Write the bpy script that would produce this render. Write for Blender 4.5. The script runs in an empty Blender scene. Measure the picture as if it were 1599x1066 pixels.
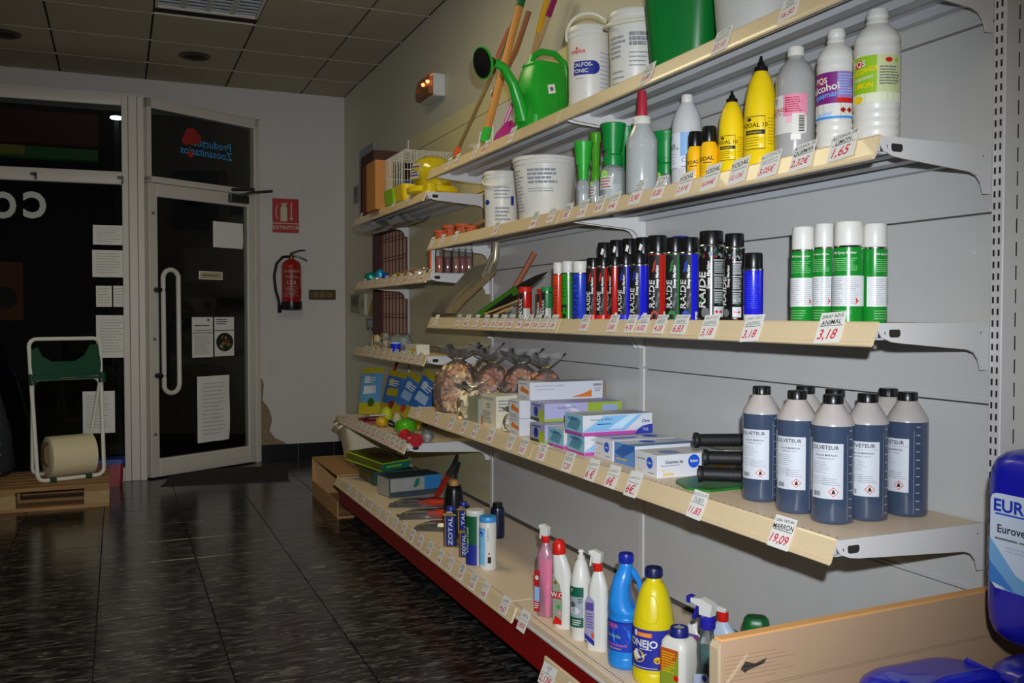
import bpy, math, random
from math import sin, cos, pi, radians, atan2, sqrt, tan
random.seed(11)
sc = bpy.context.scene
COL = sc.collection

# ------------------------------------------------------------------ camera
F = 1451.93
CH = 1.21
YAW, PIT, ROL = radians(22.982), radians(1.645), radians(0.042)
def _basis():
    cy, sy, cp, sp = cos(YAW), sin(YAW), cos(PIT), sin(PIT)
    f = (sy*cp, cy*cp, -sp); r = (cy, -sy, 0.0)
    u = (r[1]*f[2]-r[2]*f[1], r[2]*f[0]-r[0]*f[2], r[0]*f[1]-r[1]*f[0])
    c, s = cos(ROL), sin(ROL)
    r2 = tuple(c*a+s*b for a, b in zip(r, u)); u2 = tuple(-s*a+c*b for a, b in zip(r, u))
    return r2, u2, f
RV, UV, FV = _basis()
from mathutils import Vector, Matrix
cam = bpy.data.cameras.new('camera'); camo = bpy.data.objects.new('camera', cam); COL.objects.link(camo)
cam.sensor_width = 36; cam.lens = F*36/1599; cam.clip_start = 0.05; cam.clip_end = 60
m = Matrix.Identity(4)
for i in range(3):
    m[i][0] = RV[i]; m[i][1] = UV[i]; m[i][2] = -FV[i]
m.translation = Vector((0, 0, CH)); camo.matrix_world = m
sc.camera = camo
# ------------------------------------------------------------------ world, exposure
w = bpy.data.worlds.new('night'); sc.world = w; w.use_nodes = True
w.node_tree.nodes['Background'].inputs[0].default_value = (0.05, 0.06, 0.09, 1)
w.node_tree.nodes['Background'].inputs[1].default_value = 0.012
sc.view_settings.view_transform = 'Standard'; sc.view_settings.look = 'None'
sc.view_settings.gamma = 1; sc.view_settings.use_curve_mapping = False
sc.view_settings.exposure = 0.0
# ------------------------------------------------------------------ lights
FLASH_W, TUBE_W = 325.0, 190.0
def area(name, loc, sx, sy, power, col):
    l = bpy.data.lights.new(name, 'AREA'); l.shape = 'RECTANGLE'; l.size = sx; l.size_y = sy
    l.energy = power; l.color = col
    o = bpy.data.objects.new(name, l); o.location = loc; COL.objects.link(o); return o
fl = bpy.data.lights.new('camera_flash', 'SPOT'); fl.energy = FLASH_W; fl.shadow_soft_size = 0.016
fl.color = (0.86, 0.92, 1.0); fl.spot_size = radians(87); fl.spot_blend = 1.0
flo = bpy.data.objects.new('camera_flash', fl); COL.objects.link(flo)
flo.location = Vector((0, 0, CH)) + Vector(RV)*0.045 + Vector(UV)*0.125
fm = m.copy(); fm.translation = flo.location; flo.matrix_world = fm @ Matrix.Rotation(radians(7), 4, 'Y') @ Matrix.Rotation(radians(-4.5), 4, 'X')
WARM = (1.0, 0.88, 0.52)
CEIL = 3.04
# unseen warm fill lights added at the ceiling, without fittings
for i, (lx, ly, p) in enumerate([(0.52, 3.8, 15), (0.52, 1.0, 3), (-1.9, 4.0, 5)]):
    area('ceiling_fill_light', (lx, ly, CEIL-0.03), 0.5, 1.1, p, WARM)

# ------------------------------------------------------------------ pixel helpers (turn a pixel into a real point)
def ray(x, y):
    a = (x-799.5)/F; b = (y-533)/F
    return tuple(a*RV[i]-b*UV[i]+FV[i] for i in range(3))
def onX(x, y, X): q = ray(x, y); t = X/q[0]; return (X, q[1]*t, CH+q[2]*t)
def onY(x, y, Y): q = ray(x, y); t = Y/q[1]; return (q[0]*t, Y, CH+q[2]*t)
def onZ(x, y, Z): q = ray(x, y); t = (Z-CH)/q[2]; return (q[0]*t, q[1]*t, Z)
def onV(x, y, p, d):      # vertical plane through (p) along direction d
    q = ray(x, y); n = (d[1], -d[0]); t = (p[0]*n[0]+p[1]*n[1])/(q[0]*n[0]+q[1]*n[1])
    return (q[0]*t, q[1]*t, CH+q[2]*t)
def depth(P): return P[0]*FV[0]+P[1]*FV[1]+(P[2]-CH)*FV[2]
def pj(P):
    d = depth(P); X = P[0]*RV[0]+P[1]*RV[1]+(P[2]-CH)*RV[2]; Y = P[0]*UV[0]+P[1]*UV[1]+(P[2]-CH)*UV[2]
    return 799.5+F*X/d, 533-F*Y/d
def yfor(x, X, z):
    lo, hi = .3, 9
    for _ in range(40):
        k = (lo+hi)/2
        if pj((X, k, z))[0] > x: lo = k
        else: hi = k
    return k
def ztop(P, y):
    lo, hi = 0, 3.3
    for _ in range(40):
        k = (lo+hi)/2
        if pj((P[0], P[1], k))[1] > y: lo = k
        else: hi = k
    return k
def foot(x, y, w, z):     # upright round thing whose visible foot is at (x,y) and w pixels wide
    p = onZ(x, y, z); r = w/2*depth(p)/F; n = sqrt(p[0]**2+p[1]**2)
    return (p[0]*(1+r/n), p[1]*(1+r/n), z), r
def place(x, X, z, w): # thing centred at pixel column x, standing X metres out on shelf z, w pixels wide
    P = (X, yfor(x, X, z), z); return P, w/2*depth(P)/F

# ------------------------------------------------------------------ materials
def lin(c): return c/12.92 if c <= 0.04045 else ((c+0.055)/1.055)**2.4
def rgb(h): return tuple(lin(int(h[i:i+2], 16)/255) for i in (0, 2, 4))
_M = {}
def M(name, hexc='cccccc', rough=0.5, metal=0.0, trans=0.0, noise=0.0, nscale=8, bump=0.0, bscale=60, emit=0.0, coat=0.0, ior=1.45, sss=0):
    if name in _M: return _M[name]
    mt = bpy.data.materials.new(name); mt.use_nodes = True; nt = mt.node_tree; b = nt.nodes['Principled BSDF']
    c = rgb(hexc); b.inputs['Base Color'].default_value = (*c, 1)
    b.inputs['Roughness'].default_value = rough; b.inputs['Metallic'].default_value = metal
    b.inputs['Transmission Weight'].default_value = trans; b.inputs['IOR'].default_value = ior
    b.inputs['Coat Weight'].default_value = coat
    if emit:
        b.inputs['Emission Color'].default_value = (*c, 1); b.inputs['Emission Strength'].default_value = emit
    L = nt.links.new
    tc = nt.nodes.new('ShaderNodeTexCoord')
    nz = nt.nodes.new('ShaderNodeTexNoise'); nz.inputs['Scale'].default_value = nscale; nz.inputs['Detail'].default_value = 3
    L(tc.outputs['Object'], nz.inputs['Vector'])
    rp = nt.nodes.new('ShaderNodeMapRange'); n0 = noise if noise else 0.03
    rp.inputs['To Min'].default_value = 1-n0; rp.inputs['To Max'].default_value = 1+n0
    L(nz.outputs['Fac'], rp.inputs['Value'])
    mx = nt.nodes.new('ShaderNodeVectorMath'); mx.operation = 'SCALE'; mx.inputs[0].default_value = c
    L(rp.outputs['Result'], mx.inputs['Scale']); L(mx.outputs[0], b.inputs['Base Color'])
    if bump:
        n2 = nt.nodes.new('ShaderNodeTexNoise'); n2.inputs['Scale'].default_value = bscale; L(tc.outputs['Object'], n2.inputs['Vector'])
        bp = nt.nodes.new('ShaderNodeBump'); bp.inputs['Strength'].default_value = bump; bp.inputs['Distance'].default_value = 0.01
        L(n2.outputs['Fac'], bp.inputs['Height']); L(bp.outputs[0], b.inputs['Normal'])
    _M[name] = mt; return mt
def FILM(name, hexc='ffffff', opac=0.15, rough=0.1, bump=0.0, bscale=30, gl=0.0, ior=1.45):
    """thin clear sheet: mostly see-through, a little body colour, glossy reflection at grazing angles"""
    if name in _M: return _M[name]
    mt = bpy.data.materials.new(name); mt.use_nodes = True; nt = mt.node_tree; nt.nodes.clear(); L = nt.links.new
    out = nt.nodes.new('ShaderNodeOutputMaterial'); c = rgb(hexc)
    tr = nt.nodes.new('ShaderNodeBsdfTransparent'); tr.inputs[0].default_value = (*[min(1, .6+.4*v) for v in c], 1)
    df = nt.nodes.new('ShaderNodeBsdfDiffuse'); df.inputs[0].default_value = (*c, 1)
    gs = nt.nodes.new('ShaderNodeBsdfGlossy'); gs.inputs['Roughness'].default_value = rough
    m1 = nt.nodes.new('ShaderNodeMixShader'); m1.inputs[0].default_value = opac
    L(tr.outputs[0], m1.inputs[1]); L(df.outputs[0], m1.inputs[2])
    m2 = nt.nodes.new('ShaderNodeMixShader'); fr = nt.nodes.new('ShaderNodeFresnel'); fr.inputs[0].default_value = ior
    ad = nt.nodes.new('ShaderNodeMath'); ad.operation = 'ADD'; ad.inputs[1].default_value = gl; ad.use_clamp = True
    L(fr.outputs[0], ad.inputs[0]); L(ad.outputs[0], m2.inputs[0])
    L(m1.outputs[0], m2.inputs[1]); L(gs.outputs[0], m2.inputs[2]); L(m2.outputs[0], out.inputs[0])
    if bump:
        tc = nt.nodes.new('ShaderNodeTexCoord'); n2 = nt.nodes.new('ShaderNodeTexNoise'); n2.inputs['Scale'].default_value = bscale
        n2.inputs['Detail'].default_value = 4
        L(tc.outputs['Object'], n2.inputs['Vector'])
        bp = nt.nodes.new('ShaderNodeBump'); bp.inputs['Strength'].default_value = bump; bp.inputs['Distance'].default_value = 0.02
        L(n2.outputs['Fac'], bp.inputs['Height']); L(bp.outputs[0], gs.inputs['Normal'])
    _M[name] = mt; return mt

# marble floor: near-black with grey streaks, different on every tile
def marble():
    mt = bpy.data.materials.new('black_marble'); mt.use_nodes = True; nt = mt.node_tree; b = nt.nodes['Principled BSDF']; L = nt.links.new
    geo = nt.nodes.new('ShaderNodeNewGeometry'); oi = nt.nodes.new('ShaderNodeObjectInfo')
    ad = nt.nodes.new('ShaderNodeVectorMath'); ad.operation = 'ADD'
    sc2 = nt.nodes.new('ShaderNodeMath'); sc2.operation = 'MULTIPLY'; sc2.inputs[1].default_value = 37
    L(oi.outputs['Random'], sc2.inputs[0])
    cb = nt.nodes.new('ShaderNodeCombineXYZ'); L(sc2.outputs[0], cb.inputs[0]); L(sc2.outputs[0], cb.inputs[1]); L(sc2.outputs[0], cb.inputs[2])
    L(geo.outputs['Position'], ad.inputs[0]); L(cb.outputs[0], ad.inputs[1])
    mp = nt.nodes.new('ShaderNodeMapping'); mp.inputs['Rotation'].default_value = (0, 0, 0.45); mp.inputs['Scale'].default_value = (0.8, 3.0, 1)
    L(ad.outputs[0], mp.inputs[0])
    nz = nt.nodes.new('ShaderNodeTexNoise'); nz.inputs['Scale'].default_value = 13; nz.inputs['Detail'].default_value = 6; nz.inputs['Roughness'].default_value = .62
    nz.inputs['Distortion'].default_value = 1.3
    L(mp.outputs[0], nz.inputs['Vector'])
    cr = nt.nodes.new('ShaderNodeValToRGB'); e = cr.color_ramp.elements
    e[0].position = .42; e[0].color = (*rgb('151213'), 1); e[1].position = .72; e[1].color = (*rgb('7d7976'), 1)
    k = cr.color_ramp.elements.new(.50); k.color = (*rgb('2a2727'), 1)
    k = cr.color_ramp.elements.new(.58); k.color = (*rgb('4b4846'), 1)
    L(nz.outputs['Fac'], cr.inputs[0]); L(cr.outputs[0], b.inputs['Base Color'])
    b.inputs['Roughness'].default_value = .2; b.inputs['Specular IOR Level'].default_value = .5
    n3 = nt.nodes.new('ShaderNodeTexNoise'); n3.inputs['Scale'].default_value = 5; L(geo.outputs['Position'], n3.inputs['Vector'])
    bp = nt.nodes.new('ShaderNodeBump'); bp.inputs['Strength'].default_value = .05; bp.inputs['Distance'].default_value = .02
    L(n3.outputs['Fac'], bp.inputs['Height']); L(bp.outputs[0], b.inputs['Normal'])
    return mt
MARBLE = marble()
def woodmat(name, c1, c2, sc_=(1, 1, 12), rough=.55):
    if name in _M: return _M[name]
    mt = bpy.data.materials.new(name); mt.use_nodes = True; nt = mt.node_tree; b = nt.nodes['Principled BSDF']; L = nt.links.new
    tc = nt.nodes.new('ShaderNodeTexCoord'); mp = nt.nodes.new('ShaderNodeMapping'); mp.inputs['Scale'].default_value = sc_
    L(tc.outputs['Object'], mp.inputs[0]); nz = nt.nodes.new('ShaderNodeTexNoise'); nz.inputs['Scale'].default_value = 6; nz.inputs['Detail'].default_value = 5
    nz.inputs['Distortion'].default_value = .6
    L(mp.outputs[0], nz.inputs['Vector']); cr = nt.nodes.new('ShaderNodeValToRGB'); e = cr.color_ramp.elements
    e[0].position = .3; e[0].color = (*rgb(c1), 1); e[1].position = .7; e[1].color = (*rgb(c2), 1)
    L(nz.outputs['Fac'], cr.inputs[0]); L(cr.outputs[0], b.inputs['Base Color']); b.inputs['Roughness'].default_value = rough
    _M[name] = mt; return mt
WALL = M('wall_paint', 'd4cec8', .75, noise=.05, nscale=2, bump=.15, bscale=90)
WALLR = M('side_wall_paint', 'cfcbb8', .55, noise=.04, nscale=2, bump=.1, bscale=60)
CTILE = M('ceiling_tile', 'b3aa94', .9, noise=.05, nscale=40, bump=.25, bscale=120)
DARK = M('dark_gap', '1c1b19', .9)
PANEL = M('shelf_panel_enamel', 'cbcac6', .28, coat=.2)
PANEL_WARM_LIT = M('panel_enamel_warm_lit', 'd3c99c', .3, coat=.2)  # yellower copy of the panel enamel, warm ceiling light put into the colour
SHW = M('bracket_enamel', 'd6d3d0', .35)
SHU = M('shelf_underside', 'bfc1c4', .4)
DECK = M('shelf_top_cream', 'ead2b4', .45, noise=.05, nscale=5)
RAIL = M('price_rail_cream', 'e4cca4', .32, coat=.3)
RAILE = M('rail_edge', '8a6f42', .5)
RED = M('kick_plate_red', '8e0f0c', .35)
ALU = M('door_frame_white', 'd8d0c4', .4)
WHT = M('white_plastic', 'dbd8cf', .38)
WHT2 = M('milky_plastic', 'cfd0cf', .35)
PAPER = M('paper', 'f0ede4', .8, noise=.03, nscale=6)
CARD = M('price_card', 'e8e6e0', .6)
INK = M('black_ink', '141414', .6); RINK = M('red_ink', 'd42c40', .6); GINK = M('grey_print', '6b6b70', .6)
BLK = M('black_plastic', '111112', .3)
MBLK = M('matt_black', '0d0d0e', .6)
STEEL = M('bright_steel', 'c9c3b0', .22, metal=1)
DSTEEL = M('dark_steel', '50504e', .4, metal=.8)
GLASS = FILM('window_glass', 'dfe6e4', .001, .02)
WOOD = woodmat('tool_handle_wood', 'b07c3c', 'c99a5c', (1, 1, .4))
DWOOD = woodmat('dark_handle_wood', '6f4c26', '8c6537', (1, 1, .4))
PALLET = woodmat('pallet_wood', '8a6035', 'b58a55', (.3, 6, 6), .7)
KRAFT = M('cardboard', 'b98c5c', .8, noise=.07, nscale=7)
KRAFT2 = M('cardboard_pale', 'a98a6c', .8, noise=.08, nscale=5)

# ------------------------------------------------------------------ geometry builder
class G:
    def __init__(s): s.v = []; s.f = []; s.m = []; s.mats = []
    def mi(s, mt):
        if mt not in s.mats: s.mats.append(mt)
        return s.mats.index(mt)
    def add(s, vs, fs, mt, T=None):
        o = len(s.v); k = s.mi(mt)
        s.v += [tuple(T @ Vector(v)) for v in vs] if T is not None else [tuple(v) for v in vs]
        s.f += [tuple(i+o for i in f) for f in fs]; s.m += [k]*len(fs); return s
    def loft(s, loops, mt, c0=True, c1=True, T=None):
        n = len(loops[0]); vs = [p for l in loops for p in l]; fs = []
        for i in range(len(loops)-1):
            for j in range(n):
                a = i*n+j; b = i*n+(j+1) % n; fs.append((a, b, b+n, a+n))
        if c0: fs.append(tuple(range(n-1, -1, -1)))
        if c1: fs.append(tuple((len(loops)-1)*n+j for j in range(n)))
        return s.add(vs, fs, mt, T)
    def lathe(s, prof, mt, n=20, c=(0, 0, 0), T=None, c0=True, c1=True, sy=1):
        return s.loft([[(c[0]+max(r, 1e-4)*cos(2*pi*j/n), c[1]+sy*max(r, 1e-4)*sin(2*pi*j/n), c[2]+z) for j in range(n)] for r, z in prof], mt, c0, c1, T)
    def box(s, x0, x1, y0, y1, z0, z1, mt, T=None, b=0):
        if b:
            def o(i, z): return [(x0+b+i, y0+i, z), (x1-b-i, y0+i, z), (x1-i, y0+b+i, z), (x1-i, y1-b-i, z), (x1-b-i, y1-i, z), (x0+b+i, y1-i, z), (x0+i, y1-b-i, z), (x0+i, y0+b+i, z)]
            return s.loft([o(b*.7, z0), o(0, z0+b), o(0, z1-b), o(b*.7, z1)], mt, T=T)
        return s.add([(x, y, z) for z in (z0, z1) for x, y in ((x0, y0), (x1, y0), (x1, y1), (x0, y1))],
                     [(3, 2, 1, 0), (4, 5, 6, 7), (0, 1, 5, 4), (1, 2, 6, 5), (2, 3, 7, 6), (3, 0, 4, 7)], mt, T)
    def tube(s, pts, r, mt, n=8, closed=False, T=None):
        P = [Vector(p) for p in pts]; k = len(P); R = r if isinstance(r, (list, tuple)) else [r]*k; loops = []
        up = None
        for i in range(k):
            if closed: t = P[(i+1) % k]-P[i-1]
            else: t = P[min(i+1, k-1)]-P[max(i-1, 0)]
            t.normalize()
            if up is None:
                up = Vector((0, 0, 1)) if abs(t.z) < .9 else Vector((1, 0, 0))
            a = (up-t*up.dot(t)).normalized(); b = t.cross(a); up = a
            loops.append([tuple(P[i]+a*R[i]*cos(2*pi*j/n)+b*R[i]*sin(2*pi*j/n)) for j in range(n)])
        if closed:
            vs = [p for l in loops for p in l]; fs = [((i*n+j), (i*n+(j+1) % n), ((i+1) % k*n+(j+1) % n), ((i+1) % k*n+j)) for i in range(k) for j in range(n)]
            return s.add(vs, fs, mt, T)
        return s.loft(loops, mt, T=T)
    def prism(s, poly, mp, t0, t1, mt, T=None):   # polygon (u,v) placed by mp(u,v,w) and extruded w = t0..t1
        n = len(poly); vs = [mp(u, v, t) for t in (t0, t1) for u, v in poly]
        fs = [tuple(range(n-1, -1, -1)), tuple(range(n, 2*n))]+[(j, (j+1) % n, n+(j+1) % n, n+j) for j in range(n)]
        return s.add(vs, fs, mt, T)
    def rect(s, S, u0, u1, v0, v1, mt, h=.0006, nu=1, nv=1):
        vs = [S(u0+(u1-u0)*i/nu, v0+(v1-v0)*j/nv, h) for j in range(nv+1) for i in range(nu+1)]
        fs = [(j*(nu+1)+i, j*(nu+1)+i+1, (j+1)*(nu+1)+i+1, (j+1)*(nu+1)+i) for j in range(nv) for i in range(nu)]
        return s.add(vs, fs, mt)
    def poly(s, S, pts, mt, h=.0006): return s.add([S(u, v, h) for u, v in pts], [tuple(range(len(pts)))], mt)
    def disc(s, S, u, v, r, mt, h=.0006, n=16, ry=None):
        ry = ry or r
        return s.poly(S, [(u+r*cos(2*pi*i/n), v+ry*sin(2*pi*i/n)) for i in range(n)], mt, h)
    def text(s, txt, S, u, v, size, mt, h=.0011, rot=0, sx=1, shear=0, bold=0):
        vs, fs = tmesh(txt, bold); c, sn = cos(rot), sin(rot); out = []
        for x, y in vs:
            x, y = (x+shear*y)*size*sx, y*size
            out.append(S(u+x*c-y*sn, v+x*sn+y*c, h))
        return s.add(out, fs, mt)
    def lines(s, S, u0, u1, v0, v1, n, mt, h=.001, th=None, seed=0):     # small print too fine to read
        rd = random.Random(seed); dv = (v1-v0)/n; th = th or dv*.45; W = u1-u0
        for i in range(n):
            v = v1-dv*(i+.5); a = u0
            e = u0+W*rd.uniform(.7, 1)
            while a < e-W*.04:
                b = min(e, a+W*rd.uniform(.08, .3)); s.rect(S, a, b-W*.02, v-th/2, v+th/2, mt, h); a = b
        return s
    def build(s, name, parent=None, label=None, kind=None, smooth=35):
        me = bpy.data.meshes.new(name); me.from_pydata(s.v, [], s.f)
        for mt in s.mats: me.materials.append(mt)
        me.polygons.foreach_set('material_index', s.m)
        if smooth:
            me.polygons.foreach_set('use_smooth', [True]*len(s.f)); me.set_sharp_from_angle(angle=radians(smooth))
        me.update()
        o = bpy.data.objects.new(name, me); COL.objects.link(o)
        if parent: o.parent = parent
        if label: o['label'] = label
        if kind: o['kind'] = kind
        return o
_T = {}
def tmesh(t, bold=0):
    k = (t, bold)
    if k not in _T:
        cu = bpy.data.curves.new('t', 'FONT'); cu.body = t; cu.size = 1; cu.align_x = 'CENTER'; cu.align_y = 'CENTER'
        cu.resolution_u = 2 if len(t) > 7 else 3; cu.offset = bold
        o = bpy.data.objects.new('t', cu); me = o.to_mesh()
        _T[k] = ([(v.co.x, v.co.y) for v in me.vertices], [tuple(p.vertices) for p in me.polygons])
        o.to_mesh_clear(); bpy.data.objects.remove(o); bpy.data.curves.remove(cu)
    return _T[k]
def cyl(r, a0=0.0, z0=0.0, sx=1, sy=1): return lambda u, v, h: (sx*(r+h)*cos(a0+u/r), sy*(r+h)*sin(a0+u/r), z0+v)
def plane(o, ud, vd):
    o, ud, vd = Vector(o), Vector(ud).normalized(), Vector(vd).normalized(); n = ud.cross(vd).normalized()
    return lambda u, v, h: tuple(o+ud*u+vd*v+n*h)
def rr(w, d, r, z, cx=0, cy=0, n=4):
    r = min(r, w/2-1e-4, d/2-1e-4); out = []
    for sx, sy, a in ((1, 1, 0), (-1, 1, 90), (-1, -1, 180), (1, -1, 270)):
        for i in range(n+1):
            t = radians(a+90*i/n); out.append((cx+sx*(w/2-r)+r*cos(t), cy+sy*(d/2-r)+r*sin(t), z))
    return out
def thing(name, label, cat, P=(0, 0, 0), rz=0, group=None):
    o = bpy.data.objects.new(name, None); COL.objects.link(o); o.location = P; o.rotation_euler = (0, 0, rz)
    o.empty_display_size = .05; o['label'] = label; o['category'] = cat
    if group: o['group'] = group
    return o
def tag(o, label, cat, group=None):
    o['label'] = label; o['category'] = cat
    if group: o['group'] = group
    return o
def facecam(P, turn=0): return atan2(-P[1], -P[0])-radians(turn)

# ================================================================== SETTING
def struct(name, g, parent=None, smooth=0):
    o = g.build(name, parent, smooth=smooth)
    if parent is None: o['kind'] = 'structure'
    return o
WX, FY = 1.78, 7.83            # right wall, front (door) wall
TX = [0.346+.435*k for k in range(-5, 5)]; TY = [3.54+.435*k for k in range(-6, 12)]
g = G(); g.box(-3.2, 1.9, -2.7, 8.35, -.08, -.012, DARK)
g.box(-3.0, WX, -2.5, TY[0]-.004, -.012, 0, MARBLE); g.box(-3.0, TX[0]-.004, TY[0]-.004, 8.3, -.012, 0, MARBLE)
floor = struct('floor', g)
proto = None
for i in range(len(TX)-1):
    for j in range(len(TY)-1):
        x0, x1, y0, y1 = TX[i], min(TX[i+1], WX), TY[j], min(TY[j+1], 8.3)
        if proto is None or x1-x0 < .43 or y1-y0 < .43:
            g = G(); w2, d2 = (x1-x0)/2-.0018, (y1-y0)/2-.0018
            g.loft([rr(w2*2, d2*2, .002, -.012, n=1), rr(w2*2, d2*2, .002, -.0012, n=1), rr(w2*2-.002, d2*2-.002, .002, 0, n=1)], MARBLE)
            t = g.build('floor_tile', floor, smooth=0)
            if proto is None: proto = t
        else:
            t = proto.copy(); COL.objects.link(t); t.parent = floor
        t.location = ((x0+x1)/2, (y0+y1)/2, 0)
g = G(); g.box(-3.2, 1.9, -2.7, 7.95, CEIL+.012, CEIL+.1, DARK)
g.box(-3.0, WX, -2.5, 4.3, CEIL, CEIL+.012, CTILE); g.box(-3.0, -1.585, 4.3, FY, CEIL, CEIL+.012, CTILE)
ceiling = struct('ceiling', g)
CX = [-1.58+.6*k for k in range(6)]+[WX]; CY = [4.31+.6*k for k in range(6)]+[FY]
proto = None
for i in range(6):
    for j in range(6):
        x0, x1, y0, y1 = CX[i], CX[i+1], CY[j], CY[j+1]
        if abs(x0-.22) < .01 and 4.8 < y1 < 6.2: continue          # the luminaire sits here
        if proto is None or abs(x1-x0-.6) > .01 or abs(y1-y0-.6) > .01:
            g = G(); w2, d2 = x1-x0-.012, y1-y0-.005
            g.loft([rr(w2-.006, d2-.003, .002, 0, n=1), rr(w2, d2, .002, .004, n=1), rr(w2, d2, .002, .012, n=1)], CTILE)
            t = g.build('ceiling_tile', ceiling, smooth=0)
            if abs(x1-x0-.6) < .01 and abs(y1-y0-.6) < .01: proto = t
        else:
            t = proto.copy(); COL.objects.link(t); t.parent = ceiling
        t.location = ((x0+x1)/2, (y0+y1)/2, CEIL)
g = G()
for y in CY[1:-1]: g.box(-1.58, WX, y-.0025, y+.0025, CEIL-.001, CEIL+.005, ALU)
g.build('grid_bar', ceiling, smooth=0)
g = G(); g.box(WX, WX+.12, -2.5, FY+.12, 0, CEIL, WALLR); struct('wall_right', g)
g = G(); g.box(1.075, WX, FY, FY+.12, 0, CEIL, WALL); g.box(-3.0, 1.075, FY, FY+.12, 2.80, CEIL, WALL)
wf = struct('wall_front', g)
g = G()                              # crumbling plaster patch near the foot of the door jamb
PL = M('bare_plaster', '8f7a62', .9, noise=.15, nscale=30, bump=.6, bscale=80)
Sf = plane((0, FY, 0), (1, 0, 0), (0, 0, 1))
pp = [(404, 700), (404, 598), (409, 590), (412, 600), (410, 625), (416, 632), (421, 640), (425, 655), (421, 672), (430, 684), (448, 692), (434, 697)]
g.prism([(lambda q: (q[0], q[2]))(onY(a, b, FY)) for a, b in pp], lambda u, v, t: (u, FY-t, v), -.01, .0015, PL)
g.build('bare_plaster_patch', wf, smooth=0)
g = G(); g.box(-3.12, -3.0, -2.5, FY+.12, 0, CEIL, WALL); struct('wall_left', g)
g = G(); g.box(-3.0, WX, -2.62, -2.5, 0, CEIL, WALL); struct('wall_back', g)
BB = M('black_skirting', '0f0f11', .3)
g = G(); x = 1.08
while x < WX-.02:
    g.box(x, min(x+.297, WX-.012), FY-.012, FY-.0005, 0, .135, BB, b=.0015); x += .3
struct('baseboard_front', g)
g = G(); g.box(WX-.012, WX-.0005, 5.8, FY-.012, 0, .135, BB); struct('baseboard_right', g)

# vestibule: shop window on the left, slanted glazed door
W0 = (.16, 7.29); wd = (-1, .06); wl = sqrt(1+.0036); wd = (wd[0]/wl, wd[1]/wl)
D0 = (.205, 7.29); dd = (.87, .54); dl = sqrt(.87**2+.54**2); dd = (dd[0]/dl, dd[1]/dl); DL = 1.012
def barV(g, p, d, s0, s1, z0, z1, t0, t1, mt, b=.004):      # box along direction d in the vertical plane, t = depth towards the room
    n = (d[1], -d[0]) if d[0] > 0 else (-d[1], d[0])        # pointing to the room (-Y)
    T = Matrix(((d[0], n[0], 0, p[0]), (d[1], n[1], 0, p[1]), (0, 0, 1, 0), (0, 0, 0, 1)))
    g.box(s0, s1, t0, t1, z0, z1, mt, T, b)
ZT, ZM = 2.785, 2.18
g = G()
for s, e in ((-.075, -.03), (-.028, .03), (.032, .075)): barV(g, (W0[0]-.045, W0[1]), wd, s, e, 0, ZT, -.05, .012 if s == -.028 else .02, ALU)
win = struct('window_1', g); 
g = G(); barV(g, W0, wd, .12, 3.0, ZT-.075, ZT, -.04, .02, ALU); barV(g, W0, wd, .12, 3.0, ZM-.035, ZM+.055, -.04, .02, ALU)
barV(g, W0, wd, .12, 3.0, 0, .10, -.04, .02, ALU); barV(g, W0, wd, 1.55, 1.62, .1, ZT-.075, -.04, .02, ALU)
g.build('window_frame', win)
g = G(); barV(g, W0, wd, .12, 3.0, .10, ZM-.035, -.006, 0, GLASS, 0); barV(g, W0, wd, .12, 3.0, ZM+.055, ZT-.075, -.006, 0, GLASS, 0)
g.build('window_pane', win)
for px in (50, 185):               # small latches on the middle rail
    g = G(); q = onV(px, 272, W0, wd); k = sqrt((q[0]-W0[0])**2+(q[1]-W0[1])**2)
    barV(g, W0, wd, k-.03, k+.005, ZM-.0, ZM+.02, .02, .045, DSTEEL); barV(g, W0, wd, k-.035, k-.02, ZM-.03, ZM+.02, .03, .05, DSTEEL); g.build('window_latch', win)
g = G(); g.prism([(-3.0, 7.47), (.16, 7.30), (.21, 7.31), (1.06, FY-.01), (-3.0, FY-.01)], lambda u, v, t: (u, v, t), ZT+.001, ZT+.015, ALU); struct('trim_1', g)   # closing board on top of the vestibule
g = G()
barV(g, D0, dd, 0, .035, ZM, ZT, -.05, .015, ALU); barV(g, D0, dd, DL-.04, DL+.01, 0, ZT, -.05, .015, ALU)
barV(g, D0, dd, 0, DL, ZT-.07, ZT, -.05, .015, ALU); barV(g, D0, dd, 0, DL, ZM-.005, ZM+.04, -.05, .015, ALU)
door = struct('door_1', g)
g = G()
barV(g, D0, dd, .004, .075, .012, ZM-.01, -.04, .018, ALU); barV(g, D0, dd, DL-.115, DL-.043, .012, ZM-.01, -.04, .018, ALU)
barV(g, D0, dd, .075, DL-.115, .012, .145, -.04, .018, ALU); barV(g, D0, dd, .075, DL-.115, ZM-.105, ZM-.01, -.04, .018, ALU)
barV(g, D0, dd, .085, DL-.125, .03, .035, .018, .021, ALU); barV(g, D0, dd, .085, DL-.125, .122, .127, .018, .021, ALU)
leaf = g.build('door_leaf', door)
g = G(); barV(g, D0, dd, .075, DL-.115, .145, ZM-.105, -.006, 0, GLASS, 0); barV(g, D0, dd, .035, DL-.04, ZM+.04, ZT-.07, -.006, 0, GLASS, 0)
g.build('door_pane', door)
def DP(s, t, z):                    # point on the door: s along, t towards the room
    n = (dd[1], -dd[0]); return (D0[0]+dd[0]*s+n[0]*t, D0[1]+dd[1]*s+n[1]*t, z)
g = G(); loop = []
for i in range(24):
    a = 2*pi*i/24; cxx = .145; loop.append(DP(cxx+.065*cos(a), .07, 1.085+(.39 if sin(a) > 0 else -.39)+.065*sin(a)))
g.tube(loop, .017, WHT, 10, closed=True)
hd = g.build('door_handle', door)
g = G()
for z in (1.39, .76): g.tube([DP(.055, .015, z), DP(.055, .06, z), DP(.095, .07, z)], .02, BLK, 8)
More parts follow.
